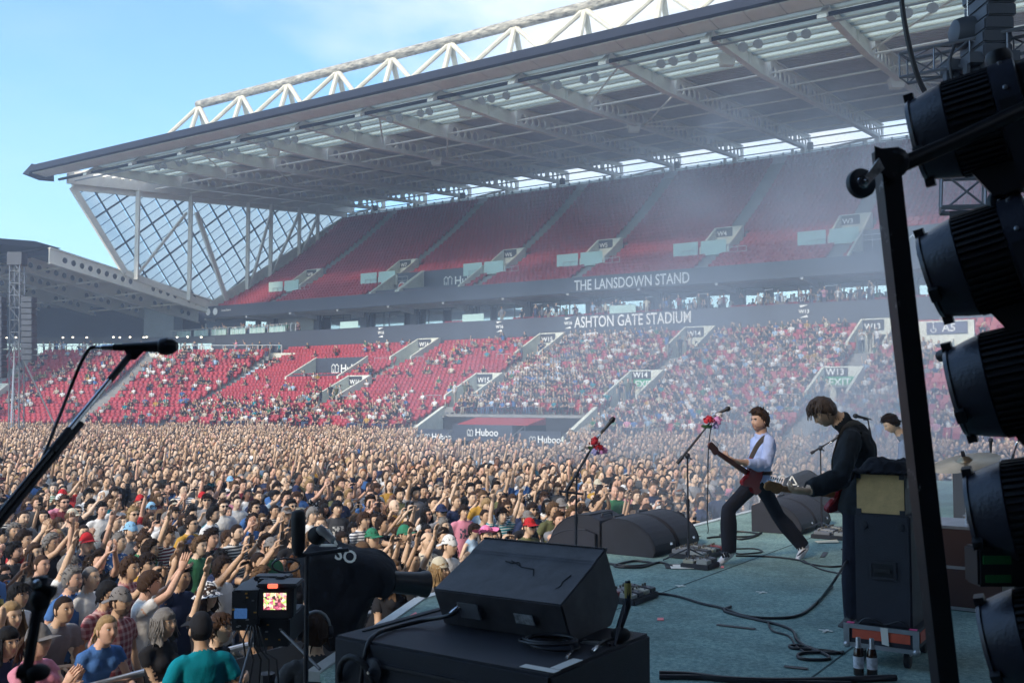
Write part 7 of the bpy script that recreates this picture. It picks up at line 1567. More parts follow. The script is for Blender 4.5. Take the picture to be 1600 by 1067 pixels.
# ================================================================== LIGHT TOWER at the right
M_par = mat('lamp_housing', (0.030, 0.033, 0.050), 0.34, var=0.2, vscale=8, bump=0.1, bscale=120); M_parb = mat('lamp_black', (0.010, 0.010, 0.014), 0.5)
wp_m = bpy.data.materials.new('worn_black_paint'); wp_m.use_nodes = True; t_ = wp_m.node_tree; b_ = t_.nodes['Principled BSDF']; tcx = nd(t_, 'ShaderNodeTexCoord'); n_w = nd(t_, 'ShaderNodeTexNoise'); n_w.inputs['Scale'].default_value = 16; n_w.inputs['Detail'].default_value = 8; n_w.inputs['Roughness'].default_value = 0.75; lk(t_, tcx, 'Object', n_w, 'Vector')
r_ = nd(t_, 'ShaderNodeValToRGB'); r_.color_ramp.elements[0].position = 0.60; r_.color_ramp.elements[1].position = 0.68; r_.color_ramp.elements[0].color = (0.012, 0.012, 0.016, 1); r_.color_ramp.elements[1].color = (0.32, 0.32, 0.33, 1); lk(t_, n_w, 'Fac', r_, 0); lk(t_, r_, 0, b_, 'Base Color'); b_.inputs['Roughness'].default_value = 0.45
ptop, pbot = at(1384, 235, 2.28), at(1478, 1067, 2.30); k_ = (STAGE - ptop.z) / (pbot.z - ptop.z); pfoot = ptop + (pbot - ptop) * k_
tw = thing('lighting_tower', 'leaning black lighting frame on casters at the right edge', 'lighting stand', pfoot)
pd = (pbot - ptop).normalized(); px_ = V((1, 0, 0)); px_ = (px_ - pd * px_.dot(pd)).normalized()
part('post', MB().bar(ptop, pfoot, 0.041, 0.05, up=(0, 1, 0)), M_parb, tw); part('worn_edge', MB().bar(ptop - px_ * 0.0215 + V((0, -0.002, 0)), pfoot - px_ * 0.0215 + V((0, -0.002, 0)), 0.007, 0.05, up=(0, 1, 0)), wp_m, tw)
part('top_plate', MB().hexa([at(u, v, 2.24) for u, v in ((1368, 268), (1398, 280), (1412, 244), (1366, 228))] + [at(u, v, 2.33) for u, v in ((1368, 268), (1398, 280), (1412, 244), (1366, 228))]), wp_m, tw); part('corner_block', MB().ball(at(1398, 255, 2.28), 0.032, 0.04, 0.036, 12, 8), M_parb, tw, 60)
def caster(u, v, D, r, parent, d=(0.25, -1, 0.1)):
    c = at(u, v, D); d = V(d).normalized(); w = part('caster_wheel', MB().lathe(c - d * 0.012, d, [(0, r * 0.55), (0.001, r * 0.85), (0.005, r), (0.019, r), (0.023, r * 0.85), (0.024, r * 0.5)], 22), mat('blue_black_tyre', (0.012, 0.022, 0.035), 0.5), parent, 40)
    part('hub', MB().lathe(c + d * 0.012, d, [(0, r * 0.5), (0.004, r * 0.45), (0.010, r * 0.16), (0.014, r * 0.14)], 14), M_chrome, w, 40)
    part('fork', MB().hexa([c + d * 0.016 + V(q) for q in ((-0.012, 0, -0.006), (0.0, 0, -0.014), (0.046, 0.01, 0.030), (0.034, 0.01, 0.055))] + [c + d * 0.021 + V(q) for q in ((-0.012, 0, -0.006), (0.0, 0, -0.014), (0.046, 0.01, 0.030), (0.034, 0.01, 0.055))]), mat('zinc_worn', (0.5, 0.5, 0.5), 0.35, 0.7, var=0.7, vscale=40), w)
caster(1345, 287, 2.24, 0.034, tw); caster(1562, 318, 2.5, 0.034, tw)
rail = MB().tube([at(1398, 262, 2.28), at(1500, 218, 2.30), at(1640, 152, 2.34)], 0.0185, 12); part('cross_rail', rail, M_parb, tw, 60)
for (a, b, c_) in (((1440, 398), (1530, 360), (1640, 338)), ((1470, 556), (1540, 540), (1640, 498)),): part('cable_bundle', MB().tube([at(*a, 2.75), at(*b, 2.55), at(*c_, 2.5)], 0.017, 10), M_parb, tw, 60)
part('back_post', MB().bar(at(1640, 100, 2.7), V((at(1640, 100, 2.7).x + 0.15, 2.75, STAGE)), 0.05, 0.05, up=(0, 1, 0)), M_parb, tw)
for q in (pfoot, V((pfoot.x + 0.5, pfoot.y + .4, STAGE))): part('foot', MB().box(q + V((0.05, 0, 0.03)), (0.2, 0, 0), (0, 0.06, 0), (0, 0, 0.028)), M_parb, tw)
def par_lamp(label, u, v, D, ang, tilt=-0.58, sc=1.0):
    """round LED lamp; (u, v): centre of its front rim; ang: downward pitch of the beam in the picture"""
    f = at(u, v, D); ax = V((math.cos(ang), tilt, math.sin(ang))).normalized()      # from the front to the back
    t = thing('stage_spotlight', label, 'stage light', f, 'lamps on the lighting frame'); P_ = lambda d: f + ax * d
    x = ax.cross(V((0, 0, 1))).normalized(); y = x.cross(ax); k = sc
    part('front_shell', MB().lathe(f, ax, [(0.004, 0.090 * k), (0.0, 0.104 * k), (0.010, 0.110 * k), (0.014, 0.106 * k), (0.06, 0.119 * k), (0.092, 0.126 * k), (0.095, 0.122 * k)], 36, cap=False), M_par, t, 35)
    part('lens', MB().lathe(f, ax, [(0.006, 0.100 * k), (0.012, 0.100 * k)], 30), mat('lamp_lens', (0.02, 0.022, 0.028), 0.2), t)
    part('core', MB().lathe(f, ax, [(0.094, 0.119 * k), (0.205, 0.119 * k)], 36), M_parb, t, 35)
    fn = MB()
    for i in range(44):
        a = 2 * math.pi * i / 44; r = x * math.cos(a) + y * math.sin(a); s = ax.cross(r); fn.box(P_(0.15) + r * 0.1235 * k, ax * 0.054, s * 0.0038, r * 0.0055)
    tag(part('cooling_fins', fn, M_parb, t), kind='stuff')
    part('band', MB().lathe(f, ax, [(0.205, 0.118 * k), (0.207, 0.131 * k), (0.265, 0.131 * k), (0.268, 0.118 * k)], 36), M_par, t, 35)
    part('rear_housing', MB().lathe(f, ax, [(0.266, 0.115 * k), (0.30, 0.112 * k), (0.38, 0.085 * k), (0.42, 0.06 * k), (0.425, 0.02)], 28), M_parb, t, 35)
    for a in (80, 200, 262, 330): r = x * math.cos(R(a)) + y * math.sin(R(a)); s = ax.cross(r); part('lug', MB().box(P_(0.012) + r * 0.112 * k, ax * 0.012, s * 0.017, r * 0.013), M_parb, t)
    for i in range(8):
        a = 2 * math.pi * (i + 0.3) / 8; r = x * math.cos(a) + y * math.sin(a); part('bolt', MB().lathe(P_(0.236) + r * 0.130 * k, r, [(0, 0.006), (0.005, 0.006), (0.006, 0.003)], 8), M_alu, t)
    sw_ = [P_(0.30 + 0.03 * math.sin(a * 1.5)) + (x * math.cos(a) + y * math.sin(a)) * (0.135 + 0.02 * math.sin(a * 3)) * k for a in [R(150 + 12 * q) for q in range(17)]]; part('safety_wire', MB().tube(sw_, 0.0025, 5), M_alu, t, 60)
    r = (x * math.cos(R(250)) + y * math.sin(R(250))); s = ax.cross(r); part('serial_label', MB().box(P_(0.236) + r * 0.1325 * k, ax * 0.018, s * 0.012, r * 0.001), M_paper, t)
    yk = MB(); Y0 = P_(0.236)
    for s in (-1, 1): yk.bar(Y0 + x * 0.140 * k * s, Y0 + x * 0.140 * k * s + y * -0.20 * k, 0.04, 0.008, up=x)
    yk.bar(Y0 + x * 0.144 * k - y * 0.20 * k, Y0 - x * 0.144 * k - y * 0.20 * k, 0.04, 0.008, up=y); part('yoke', yk, M_parb, t)
    part('clamp', MB().hexa([P_(0.16) - y * 0.118 * k + q for q in (x * -0.03 - ax * 0.05, x * 0.03 - ax * 0.05, x * 0.03 + ax * 0.09, x * -0.03 + ax * 0.09)] + [P_(0.18) - y * 0.20 * k + q for q in (x * -0.03 - ax * 0.03, x * 0.03 - ax * 0.03, x * 0.03 + ax * 0.16, x * -0.03 + ax * 0.16)]), M_parb, t)
    part('knob', MB().lathe(P_(0.236) + y * 0.128 * k, y, [(0, 0.03), (0.02, 0.034), (0.035, 0.028), (0.04, 0.01)], 12), M_parb, t, 40)
    return t
par_lamp('top lamp of the black frame, tilted slightly up', 1430, 222, 2.60, 0.22); par_lamp('second lamp from the top of the black frame', 1452, 434, 2.62, 0.30, sc=1.05); par_lamp('third lamp from the top, the widest, above the cymbals', 1492, 614, 2.62, 0.25, sc=1.08)
p4 = par_lamp('fourth lamp from the top with green tape below it', 1520, 808, 2.62, 0.20, sc=1.06); par_lamp('lowest lamp of the black frame in the bottom right corner', 1545, 1008, 2.60, 0.28, sc=1.05)
gbx = thing('power_box', 'black power box marked with two green tape strips under the fourth lamp', 'junction box', at(1530, 915, 2.5)); a, b = at(1528, 856, 2.5), at(1620, 917, 2.5)
bpart('box', MB().box((a + b) / 2 + V((0, 0.04, 0)), V(((b.x - a.x) / 2, 0, 0)), (0, 0.04, 0), (0, 0, (a.z - b.z) / 2)), M_parb, gbx, 0.006)
for (u0, v0, u1, v1) in ((1536, 868, 1580, 881), (1540, 898, 1580, 910)): a, b = at(u0, v0, 2.498), at(u1, v1, 2.498); part('green_tape', MB().box((a + b) / 2, V(((b.x - a.x) / 2, 0, 0)), (0, 0.002, 0), (0, 0, (a.z - b.z) / 2)), mat('green_tape', (0.02, 0.22, 0.05), 0.5, emit=(0.02, 0.25, 0.05), estr=0.0), gbx)
# ================================================================== OVERHEAD: truss, hanging lamps and loudspeakers
M_alt = mat('truss_alu', (0.16, 0.17, 0.20), 0.4, 0.5)
def truss(label, a, b, w, seg, group='hung trusses', m=None, h=None):
    t = thing('lattice_truss', label, 'truss', a, group); d = (b - a); L = d.length; d.normalize(); x = d.cross(V((0, 0, 1))); x = x.normalized() if x.length > 0.1 else V((1, 0, 0)); y = x.cross(d); h = h or w; m = m or M_alt
    cs = [x * w / 2 + y * h / 2, x * -w / 2 + y * h / 2, x * -w / 2 - y * h / 2, x * w / 2 - y * h / 2]
    for c in cs: part('chord', MB().tube([a + c, b + c], w * 0.07, 6), m, t)
    n = max(1, int(L / seg))
    for k in range(n):
        f0, f1 = a + d * L * k / n, a + d * L * (k + 1) / n; mb = MB()
        for i in range(4): mb.tube([f0 + cs[i], f1 + cs[(i + 1) % 4]] if k % 2 else [f0 + cs[(i + 1) % 4], f1 + cs[i]], w * 0.035, 5); mb.tube([f0 + cs[i], f0 + cs[(i + 1) % 4]], w * 0.035, 5)
        part('lacing', mb, m, t)['kind'] = 'stuff'
    return t
truss('dark lattice truss hung under the roof at top right', at(1412, 108, 14), at(1640, 62, 12.8), 0.34, 0.42)
truss('hazy lattice truss seen between the two upper lamps', at(1470, 302, 14), at(1680, 296, 13.4), 0.5, 0.55)
t = thing('cable_tray', 'flat hazy cable tray slung under the lower truss', 'cable tray', at(1480, 338, 14)); part('tray', MB().bar(at(1484, 345, 14), at(1600, 338, 13.6), 0.3, 0.22), M_dark, t)
def hung_box(label, u0, v0, u1, v1, D, dep, n, cat, name):
    a, b = at(u0, v0, D), at(u1, v1, D); t = thing(name, label, cat, V((a.x, D, b.z)))
    for k in range(n):
        z0 = b.z + (a.z - b.z) * k / n; z1 = b.z + (a.z - b.z) * (k + 0.95) / n; bpart('cabinet', MB().box(V(((a.x + b.x) / 2 - 0.04 * math.sin(k), D + dep / 2, (z0 + z1) / 2)), V(((b.x - a.x) / 2, 0, 0)), (0, dep / 2, 0), (0, 0, (z1 - z0) / 2)), M_dark, t, 0.02)
    part('chain', MB().tube([V(((a.x + b.x) / 2, D + dep / 2, a.z)), V(((a.x + b.x) / 2, D + dep / 2, 11.2))], 0.02, 6), M_chrome, t); return t
hung_box('line of dark loudspeakers hung at the top right corner', 1537, -60, 1588, 108, 13.0, 0.7, 8, 'speaker', 'line_array')
t = thing('hung_loudspeaker', 'rounded dark loudspeaker hung left of the speaker line', 'speaker', at(1514, 50, 13.4)); part('body', MB().lathe(at(1486, 52, 13.5), (1, 0, 0), [(0, 0.10), (0.04, 0.18), (0.16, 0.22), (0.46, 0.24), (0.50, 0.15)], 18), M_dark, t, 40); part('chain', MB().tube([at(1512, 28, 13.4), at(1511, -40, 13.4)], 0.012, 5), M_chrome, t)
def moving_head(label, u, v, D):
    c = at(u, v, D); t = thing('moving_head_light', label, 'stage light', c, 'lamps hung from the truss'); part('base', MB().box(c + V((0, 0, 0.2)), (0.17, 0, 0), (0, 0.15, 0), (0, 0, 0.07)), M_dark, t)
    for s in (-1, 1): part('arm', MB().box(c + V((0.15 * s, 0, 0.0)), (0.025, 0, 0), (0, 0.06, 0), (0, 0, 0.17)), M_dark, t)
    part('head', MB().lathe(c + V((0, 0.12, 0.08)), (0, -0.75, -0.65), [(0, 0.08), (0.05, 0.12), (0.28, 0.12), (0.32, 0.09)], 14), M_dark, t, 40)
for i, (u, v, D) in enumerate(((1496, 128, 13.5), (1528, 118, 13.2), (1566, 116, 13.0))): moving_head(('leftmost', 'middle', 'rightmost')[i] + ' lamp hung below the top right truss', u, v, D)
lead('black cable hanging down in front of the roof at top right', [at(1406, -30, 8), at(1411, 20, 8), at(1420, 70, 8), at(1434, 120, 8), at(1452, 155, 8), at(1480, 190, 8)], 0.022, False)
t = lead('thin cables drooping from the top right truss', [at(1492, 70, 13.2), at(1484, 100, 13.2), at(1494, 140, 13.2), at(1520, 150, 13.2), at(1545, 130, 13.2)], 0.02, False)
# ================================================================== DELAY TOWER far left
dt = truss('tall lattice delay tower standing in the crowd at far left', V((at(27, 650, 62).x, 62, 0)), V((at(27, 405, 62).x, 62, at(27, 405, 62).z)), 0.62, 0.75, 'delay towers', mat('truss_grey', (0.20, 0.21, 0.23), 0.4, 0.4))
q0 = V((at(27, 405, 62).x, 62, at(27, 405, 62).z)); part('head_block', MB().box(q0, (0.45, 0, 0), (0, 0.4, 0), (0, 0, 0.4)), M_dark, dt)
for dx, dy in ((-3.2, -1), (2.9, 1.5), (1.4, -3)): part('guy_wire', MB().tube([q0 - V((0, 0, 5.2)), V((q0.x + dx, q0.y + dy, 0))], 0.05, 5), M_galv, dt)
for i, (du, lab) in enumerate(((-1.15, 'line of delay loudspeakers on the left of the tower'), (1.0, 'shorter line of delay loudspeakers right of the tower'))):
    t = thing('line_array', lab, 'speaker', V((q0.x + du, 61.6, 8.5)), 'delay loudspeakers')
    for k in range(14 if i == 0 else 11): z = q0.z - 2.6 - 0.36 * k; bpart('cabinet', MB().box(V((q0.x + du + 0.012 * k, 61.6, z)), (0.62 if i == 0 else 0.34, 0, 0), (0, 0.35, 0), (0, 0, 0.165)), M_dark, t, 0.03)
# ================================================================== THE CROWD
TARGET = S(10, -2, 1.8)
USED = []          # occupied ground spots
LABELS = set()
def crowd_person(pos, pose, female, skin, hs, hc, shirt, headwear=None, back=False, shades=False, beard=False, yaw=None, scale=1.0, label=None, group='people in the standing crowd', hv=0, shirtmat=None, trouser=0):
    yaw = face_to(pos, TARGET) if yaw is None else yaw
    o = place_person(pos, yaw, pose, female, skin, hs, hc, (shirt, SHIRTC[shirt]), label, group, scale, headwear, back, shades, hv, beard, trouser, shirtmat)
    USED.append((pos.x, pos.y)); LABELS.add(label)
    return o
M_phone = mat('phone_case', (0.02, 0.02, 0.024), 0.25); M_screen = mat('phone_screen', (0.05, 0.07, 0.1), 0.1, emit=(0.25, 0.4, 0.6), estr=0.35)
pb_ = MB().box((0, 0, 0), (0.037, 0, 0), (0, 0.0045, 0), (0, 0, 0.075)); ph_me = pb_.mesh('phone'); bevel(ph_me, 0.004, 1); ph_me.materials.append(M_phone)
ps_ = MB().box((0, 0.0052, 0), (0.033, 0, 0), (0, 0.0006, 0), (0, 0, 0.069)); sc_me = ps_.mesh('screen'); sc_me.materials.append(M_screen)
PH_LABELS = set()
def phone_label(who):
    w = who.replace(' top', '').replace('person with ', '').replace('woman with ', '').replace('bearded ', '').split(); l = 'phone held up by ' + ' '.join(w[:11])
    n = 1
    while l in PH_LABELS: n += 1; l = ('dark phone', 'slim dark phone', 'small dark phone', 'plain dark phone')[min(n - 2, 3)] + ' held up by ' + ' '.join(w[:9])
    PH_LABELS.add(l); return l
def give_phone(o, pose, who, wide=False):
    loc = V((0.0, -0.425, 1.665)) if pose == 'filming with a phone' else V((-0.075, -0.40, 1.95))
    M = o.matrix_basis @ Matrix.Translation(loc) @ Matrix.Rotation(0.15, 4, 'X')
    if wide: M = M @ Matrix.Rotation(math.pi / 2, 4, 'Y')
    p = bpy.data.objects.new('phone', ph_me); COL.objects.link(p); p.matrix_basis = M
    tag(p, phone_label(who), 'phone', 'phones held up in the crowd'); shared('screen', sc_me, p)
def spec(f, hs, hc, shirt, hw, back, shades, beard, pose):
    a = {'crop': 'cropped', 'short': 'short', 'quiff': 'brushed up', 'curly': 'curly', 'wavy': 'wavy', 'fringe': 'fringed', 'long': 'long', 'bob': 'bobbed', 'ponytail': 'tied back', 'bald': 'shaven'}[hs]
    s = f'{a} {hc} hair' if hs != 'bald' else 'shaven head'
    if beard: s = 'bearded person with ' + s
    else: s = ('woman with ' if f else 'person with ') + s
    s += f' in {shirt} top'
    if hw: s += f', {"backward " if back else ""}{hw[1]} {hw[0]}'
    if shades: s += ', sunglasses'
    return s
H = lambda u, v, *a, **k: (u, v, a, k)
# people the photograph lets one pick out: crown of the head in photo pixels, then looks
HEROES = [
 H(100, 938, 'leaning on the barrier', False, 'tanned', 'crop', 'dark brown', 'grey', yaw=1.05, label='man with cropped dark hair in pale grey T-shirt leaning at the barrier'),
 H(168, 966, 'leaning on the barrier', True, 'ruddy', 'ponytail', 'blond', 'blue', shades=False, yaw=0.9, label='woman with blond ponytail in blue T-shirt leaning her forearms on the barrier'),
 H(190, 912, 'arms down', False, 'tanned', 'short', 'dark brown', 'burgundy', headwear=('cap', 'grey'), back=True, beard=True, yaw=1.25, label='bearded man in red plaid shirt and backward grey cap', hw=1),
 H(258, 948, 'arms folded', True, 'fair', 'bob', 'grey', 'black', yaw=1.2, label='woman with straight silver hair in black top at the barrier'),
 H(115, 884, 'arms down', False, 'ruddy', 'short', 'grey', 'blue', beard=True, yaw=1.35, label='grey bearded man in blue shirt behind the grey T-shirt man'),
 H(143, 882, 'arms down', False, 'fair', 'crop', 'grey', 'white', yaw=1.3, label='grey cropped man in white T-shirt beside the bearded blue shirt man'),
 H(66, 864, 'arms down', False, 'ruddy', 'crop', 'brown', 'charcoal', yaw=1.2, label='man with close cropped brown hair looking up in charcoal top'),
 H(18, 938, 'clapping', True, 'fair', 'long', 'blond', 'cream', yaw=1.1, label='woman with long blond hair in cream top at the left edge'),
 H(30, 908, 'arms down', False, 'tanned', 'wavy', 'black', 'white', yaw=1.3, label='man with thick black wavy hair in white shirt near left edge'),
 H(62, 968, 'clapping', True, 'ruddy', 'ponytail', 'brown', 'pink', headwear=('cap', 'grey'), yaw=1.2, label='woman in grey baseball cap and pink top with hands clasped'),
 H(12, 985, 'leaning on the barrier', True, 'tanned', 'bob', 'black', 'navy', yaw=1.1, label='dark haired woman in navy top in the bottom left corner'),
 H(325, 905, 'one arm raised', True, 'fair', 'bob', 'brown', 'black', headwear=('bucket', 'white'), yaw=1.2, label='person in white patterned bucket hat with one arm raised', hw=1),
 H(205, 812, 'arms down', False, 'fair', 'short', 'brown', 'grey', headwear=('cap', 'pale blue'), back=True, beard=True, label='bearded man in backward pale blue cap and grey top'),
 H(262, 797, 'arms down', False, 'ruddy', 'crop', 'grey', 'white', shades=True, label='tall man in sunglasses and white shirt above his neighbours'),
 H(98, 762, 'arms down', False, 'fair', 'short', 'brown', 'black', headwear=('cap', 'red'), label='person in red baseball cap and black top at left'),
 H(317, 766, 'arms down', False, 'fair', 'short', 'brown', 'charcoal', headwear=('cap', 'red'), label='person in red baseball cap and charcoal top'),
 H(760, 818, 'filming with a phone', True, 'fair', 'short', 'brown', 'pink', headwear=('cowboy', 'pink'), label='person in fluffy pink cowboy hat above the black wedge', hw=1),
 H(703, 832, 'clapping', False, 'fair', 'short', 'brown', 'white', headwear=('cap', 'white'), back=True, label='young man in backward white cap and white top by the wedge'),
 H(828, 806, 'arms down', False, 'fair', 'short', 'brown', 'olive', headwear=('cap', 'red'), shades=True, label='person in red cap and sunglasses behind the floor monitor'),
 H(425, 836, 'holding a phone high', False, 'tanned', 'short', 'brown', 'green', headwear=('cap', 'grey'), label='person in grey baseball cap and green top holding a phone up'),
 H(582, 822, 'filming with a phone', False, 'fair', 'short', 'brown', 'charcoal', headwear=('cap', 'green'), label='person in green cap photographing with both hands'),
 H(258, 728, 'arms down', True, 'fair', 'bob', 'brown', 'black', headwear=('bucket', 'pink'), label='person in pink bucket hat well back in the crowd', hw=1),
 H(690, 785, 'arms down', False, 'tanned', 'short', 'black', 'grey', beard=True, shades=True, headwear=('cap', 'navy'), label='bearded man in navy cap and dark glasses'),
 H(360, 742, 'arms down', False, 'fair', 'short', 'brown', 'white', headwear=('cap', 'pale blue'), label='person in pale blue cap and white shirt well back'),
 H(345, 955, 'arms folded', True, 'fair', 'wavy', 'brown', 'black', yaw=1.3, label='woman with wavy brown hair in black top behind the steward'),
 H(230, 862, 'arms down', True, 'fair', 'wavy', 'dark brown', 'mustard', shades=True, label='woman with wavy dark hair and mustard top'),
 H(55, 846, 'arms down', True, 'fair', 'long', 'brown', 'charcoal', shades=False, label='woman with long brown hair laughing in charcoal top at left'),
 H(350, 868, 'holding a phone high', False, 'tanned', 'curly', 'dark brown', 'white', yaw=1.3, label='man with curly dark hair in white print shirt holding a phone high'),
 H(405, 860, 'holding a phone high', False, 'tanned', 'crop', 'dark brown', 'black', yaw=1.2, label='man with cropped dark hair in black holding phone beside camera'),
 H(770, 862, 'filming with a phone', False, 'fair', 'fringe', 'brown', 'navy', label='person with brown fringe filming right behind the black wedge'),
 H(615, 872, 'both arms raised', True, 'tanned', 'long', 'light brown', 'black', label='woman with long light brown hair, both hands up near the stage'),
 H(645, 858, 'both arms raised', False, 'fair', 'short', 'brown', 'charcoal', label='short haired person in charcoal with both hands up near the stage'),
 H(688, 868, 'clapping', True, 'fair', 'bob', 'blond', 'grey', headwear=('beanie', 'cream'), label='smiling woman in pale beanie near the stage front', hw=1),
 H(1012, 786, 'arms down', False, 'fair', 'fringe', 'brown', 'white', label='boy with brown fringe in white behind the floor monitors'),
 H(1060, 800, 'filming with a phone', False, 'fair', 'curly', 'black', 'black', label='person with curly black hair filming behind the floor monitors'),
 H(285, 882, 'one arm raised', False, 'tanned', 'quiff', 'black', 'navy', yaw=1.1, label='dark quiffed man in navy reaching one arm up with a wristband'),
 H(205, 868, 'filming with a phone', False, 'tanned', 'curly', 'brown', 'charcoal', yaw=1.2, label='man with curly brown hair filming above the plaid shirt man'),
 H(170, 905, 'arms down', False, 'tanned', 'fringe', 'black', 'black', yaw=1.25, label='black fringed person in black between white shirt and plaid shirt'),
]
plaid = bpy.data.materials.new('cloth_plaid'); plaid.use_nodes = True; t_ = plaid.node_tree; b_ = t_.nodes['Principled BSDF']; b_.inputs['Roughness'].default_value = 0.9
tcx = nd(t_, 'ShaderNodeTexCoord'); last = None
for ax in ('X', 'Z'):
    w = nd(t_, 'ShaderNodeTexWave', wave_type='BANDS', bands_direction=ax); w.inputs['Scale'].default_value = 5.2; w.inputs['Distortion'].default_value = 0.6; lk(t_, tcx, 'Object', w, 'Vector')
    r_ = nd(t_, 'ShaderNodeValToRGB'); r_.color_ramp.elements[0].color = (0.20, 0.035, 0.045, 1); r_.color_ramp.elements[1].color = (0.46, 0.30, 0.29, 1); r_.color_ramp.elements[0].position = 0.45; r_.color_ramp.elements[1].position = 0.8; lk(t_, w, 'Fac', r_, 0)
    if last:
        mx = nd(t_, 'ShaderNodeMix', data_type='RGBA'); mx.inputs[0].default_value = 0.5; lk(t_, last, 0, mx, 6); lk(t_, r_, 0, mx, 7); lk(t_, mx, 2, b_, 'Base Color')
    last = r_
hatp = bpy.data.materials.new('hat_print'); hatp.use_nodes = True; t_ = hatp.node_tree; b_ = t_.nodes['Principled BSDF']; b_.inputs['Roughness'].default_value = 0.9
vo = nd(t_, 'ShaderNodeTexNoise'); vo.inputs['Scale'].default_value = 32; vo.inputs['Detail'].default_value = 2; tcx = nd(t_, 'ShaderNodeTexCoord'); lk(t_, tcx, 'Object', vo, 'Vector')
r_ = nd(t_, 'ShaderNodeValToRGB'); r_.color_ramp.interpolation = 'CONSTANT'; r_.color_ramp.elements[0].color = (0.02, 0.02, 0.03, 1); r_.color_ramp.elements[1].color = (0.66, 0.66, 0.68, 1); r_.color_ramp.elements[1].position = 0.47; lk(t_, vo, 'Fac', r_, 0); lk(t_, r_, 0, b_, 'Base Color')
for u, v, a, k in HEROES:
    k.pop('hw', None); cap = k.get('headwear'); sc = 1.0 + random.uniform(-0.02, 0.02)
    ztop = (1.795 if cap else 1.775) * sc
    if a[0] == 'leaning on the barrier': ztop = 1.66
    q = onz(u, v, ztop); pose = a[0]; q = V((q.x, q.y, 0)); lab = k.pop('label')
    if 'plaid' in lab: k['shirtmat'] = plaid
    if 'patterned bucket' in lab: k['headwear'] = ('bucket', hatp)
    off = Matrix.Rotation(k.get('yaw', face_to(q, TARGET)), 3, 'Z') @ V((0, -0.04 if pose != 'leaning on the barrier' else -0.24, 0)); q = q - off
    o = crowd_person(q, *a, label=lab, scale=sc, **k)
    if 'phone' in pose: give_phone(o, pose, lab.split(' holding')[0].split(' filming')[0].split(' photographing')[0], 'photographing' in lab)
# ---- everyone else: a jittered field of spots
PIT = 7.7
def free(p, r=0.40): return all((p.x - x) ** 2 + (p.y - y) ** 2 > r * r for x, y in USED)
spots = []
rn = random.Random(21)
stp = 0.50; t = PIT + 0.35; row = 0
while t < 76:
    P = -44 + (row % 2) * stp / 2
    while P < 50:
        q = S(P + rn.uniform(-.19, .19), t + rn.uniform(-.18, .18)); P += stp * rn.uniform(0.86, 1.08)
        if q.y < 3: continue
        u = 800 + FPX * q.x / q.y
        if not -90 < u < 1690 or (q - CO).dot(CN) > -0.9: continue
        lim = (36.5 if 650 < u < 890 else 44 if u < 260 else 49.5) + 1.5 * math.sin(u * 0.05)
        if P > lim or (P > 40 and rn.random() < (P - 40) * 0.035): continue
        if (q - onz(28, 650, 1.0).to_2d().to_3d()).length < 2.0: continue
        spots.append(q)
    t += stp * 0.92; row += 1
# beyond the far end of the stage the crowd closes round it
P = 27.0
while P < 50:
    t = -8.0
    while t < PIT:
        q = S(P + rn.uniform(-.15, .15), t + rn.uniform(-.15, .15)); t += 0.6
        u = 800 + FPX * q.x / q.y
        if 1000 < u < 1690: spots.append(q)
    P += 0.6
spots.sort(key=lambda q: q.y)
near = []; rest = []
for q in spots:
    u = 800 + FPX * q.x / q.y; vt = 625 + (CAMZ - 1.75) * FPX / q.y
    if len(near) < 300 - len(HEROES) and 0 < u < 1600 and vt < 1075 and q.y < 26 and not (u > 540 and vt > 905): 
        if free(q, 0.43): near.append(q); USED.append((q.x, q.y))
    elif free(q, 0.36): rest.append(q)
POSEW = [('arms down', 50), ('one arm raised', 5), ('both arms raised', 3), ('clapping overhead', 12), ('filming with a phone', 11), ('clapping', 14), ('holding a phone high', 4), ('pointing up', 3), ('arms folded', 5)]
HM_M = [('crop', 4), ('short', 7), ('quiff', 5), ('curly', 3), ('wavy', 3), ('fringe', 4), ('bald', 0.7)]; HM_F = [('long', 7), ('bob', 4), ('ponytail', 3), ('wavy', 2)]
HCW = [('dark brown', 11), ('black', 6), ('brown', 8), ('light brown', 4), ('blond', 2.5), ('grey', 2), ('ginger', 0.6)]
SHW = [('black', 13), ('white', 8), ('navy', 4), ('grey', 4), ('pale blue', 2), ('blue', 2), ('red', 1.5), ('burgundy', 1.5), ('olive', 2), ('cream', 2), ('charcoal', 5), ('green', 1), ('mustard', 1), ('pink', 1), ('teal', 1)]
def wc(L, r=rn): return r.choices([a for a, b in L], [b for a, b in L])[0]
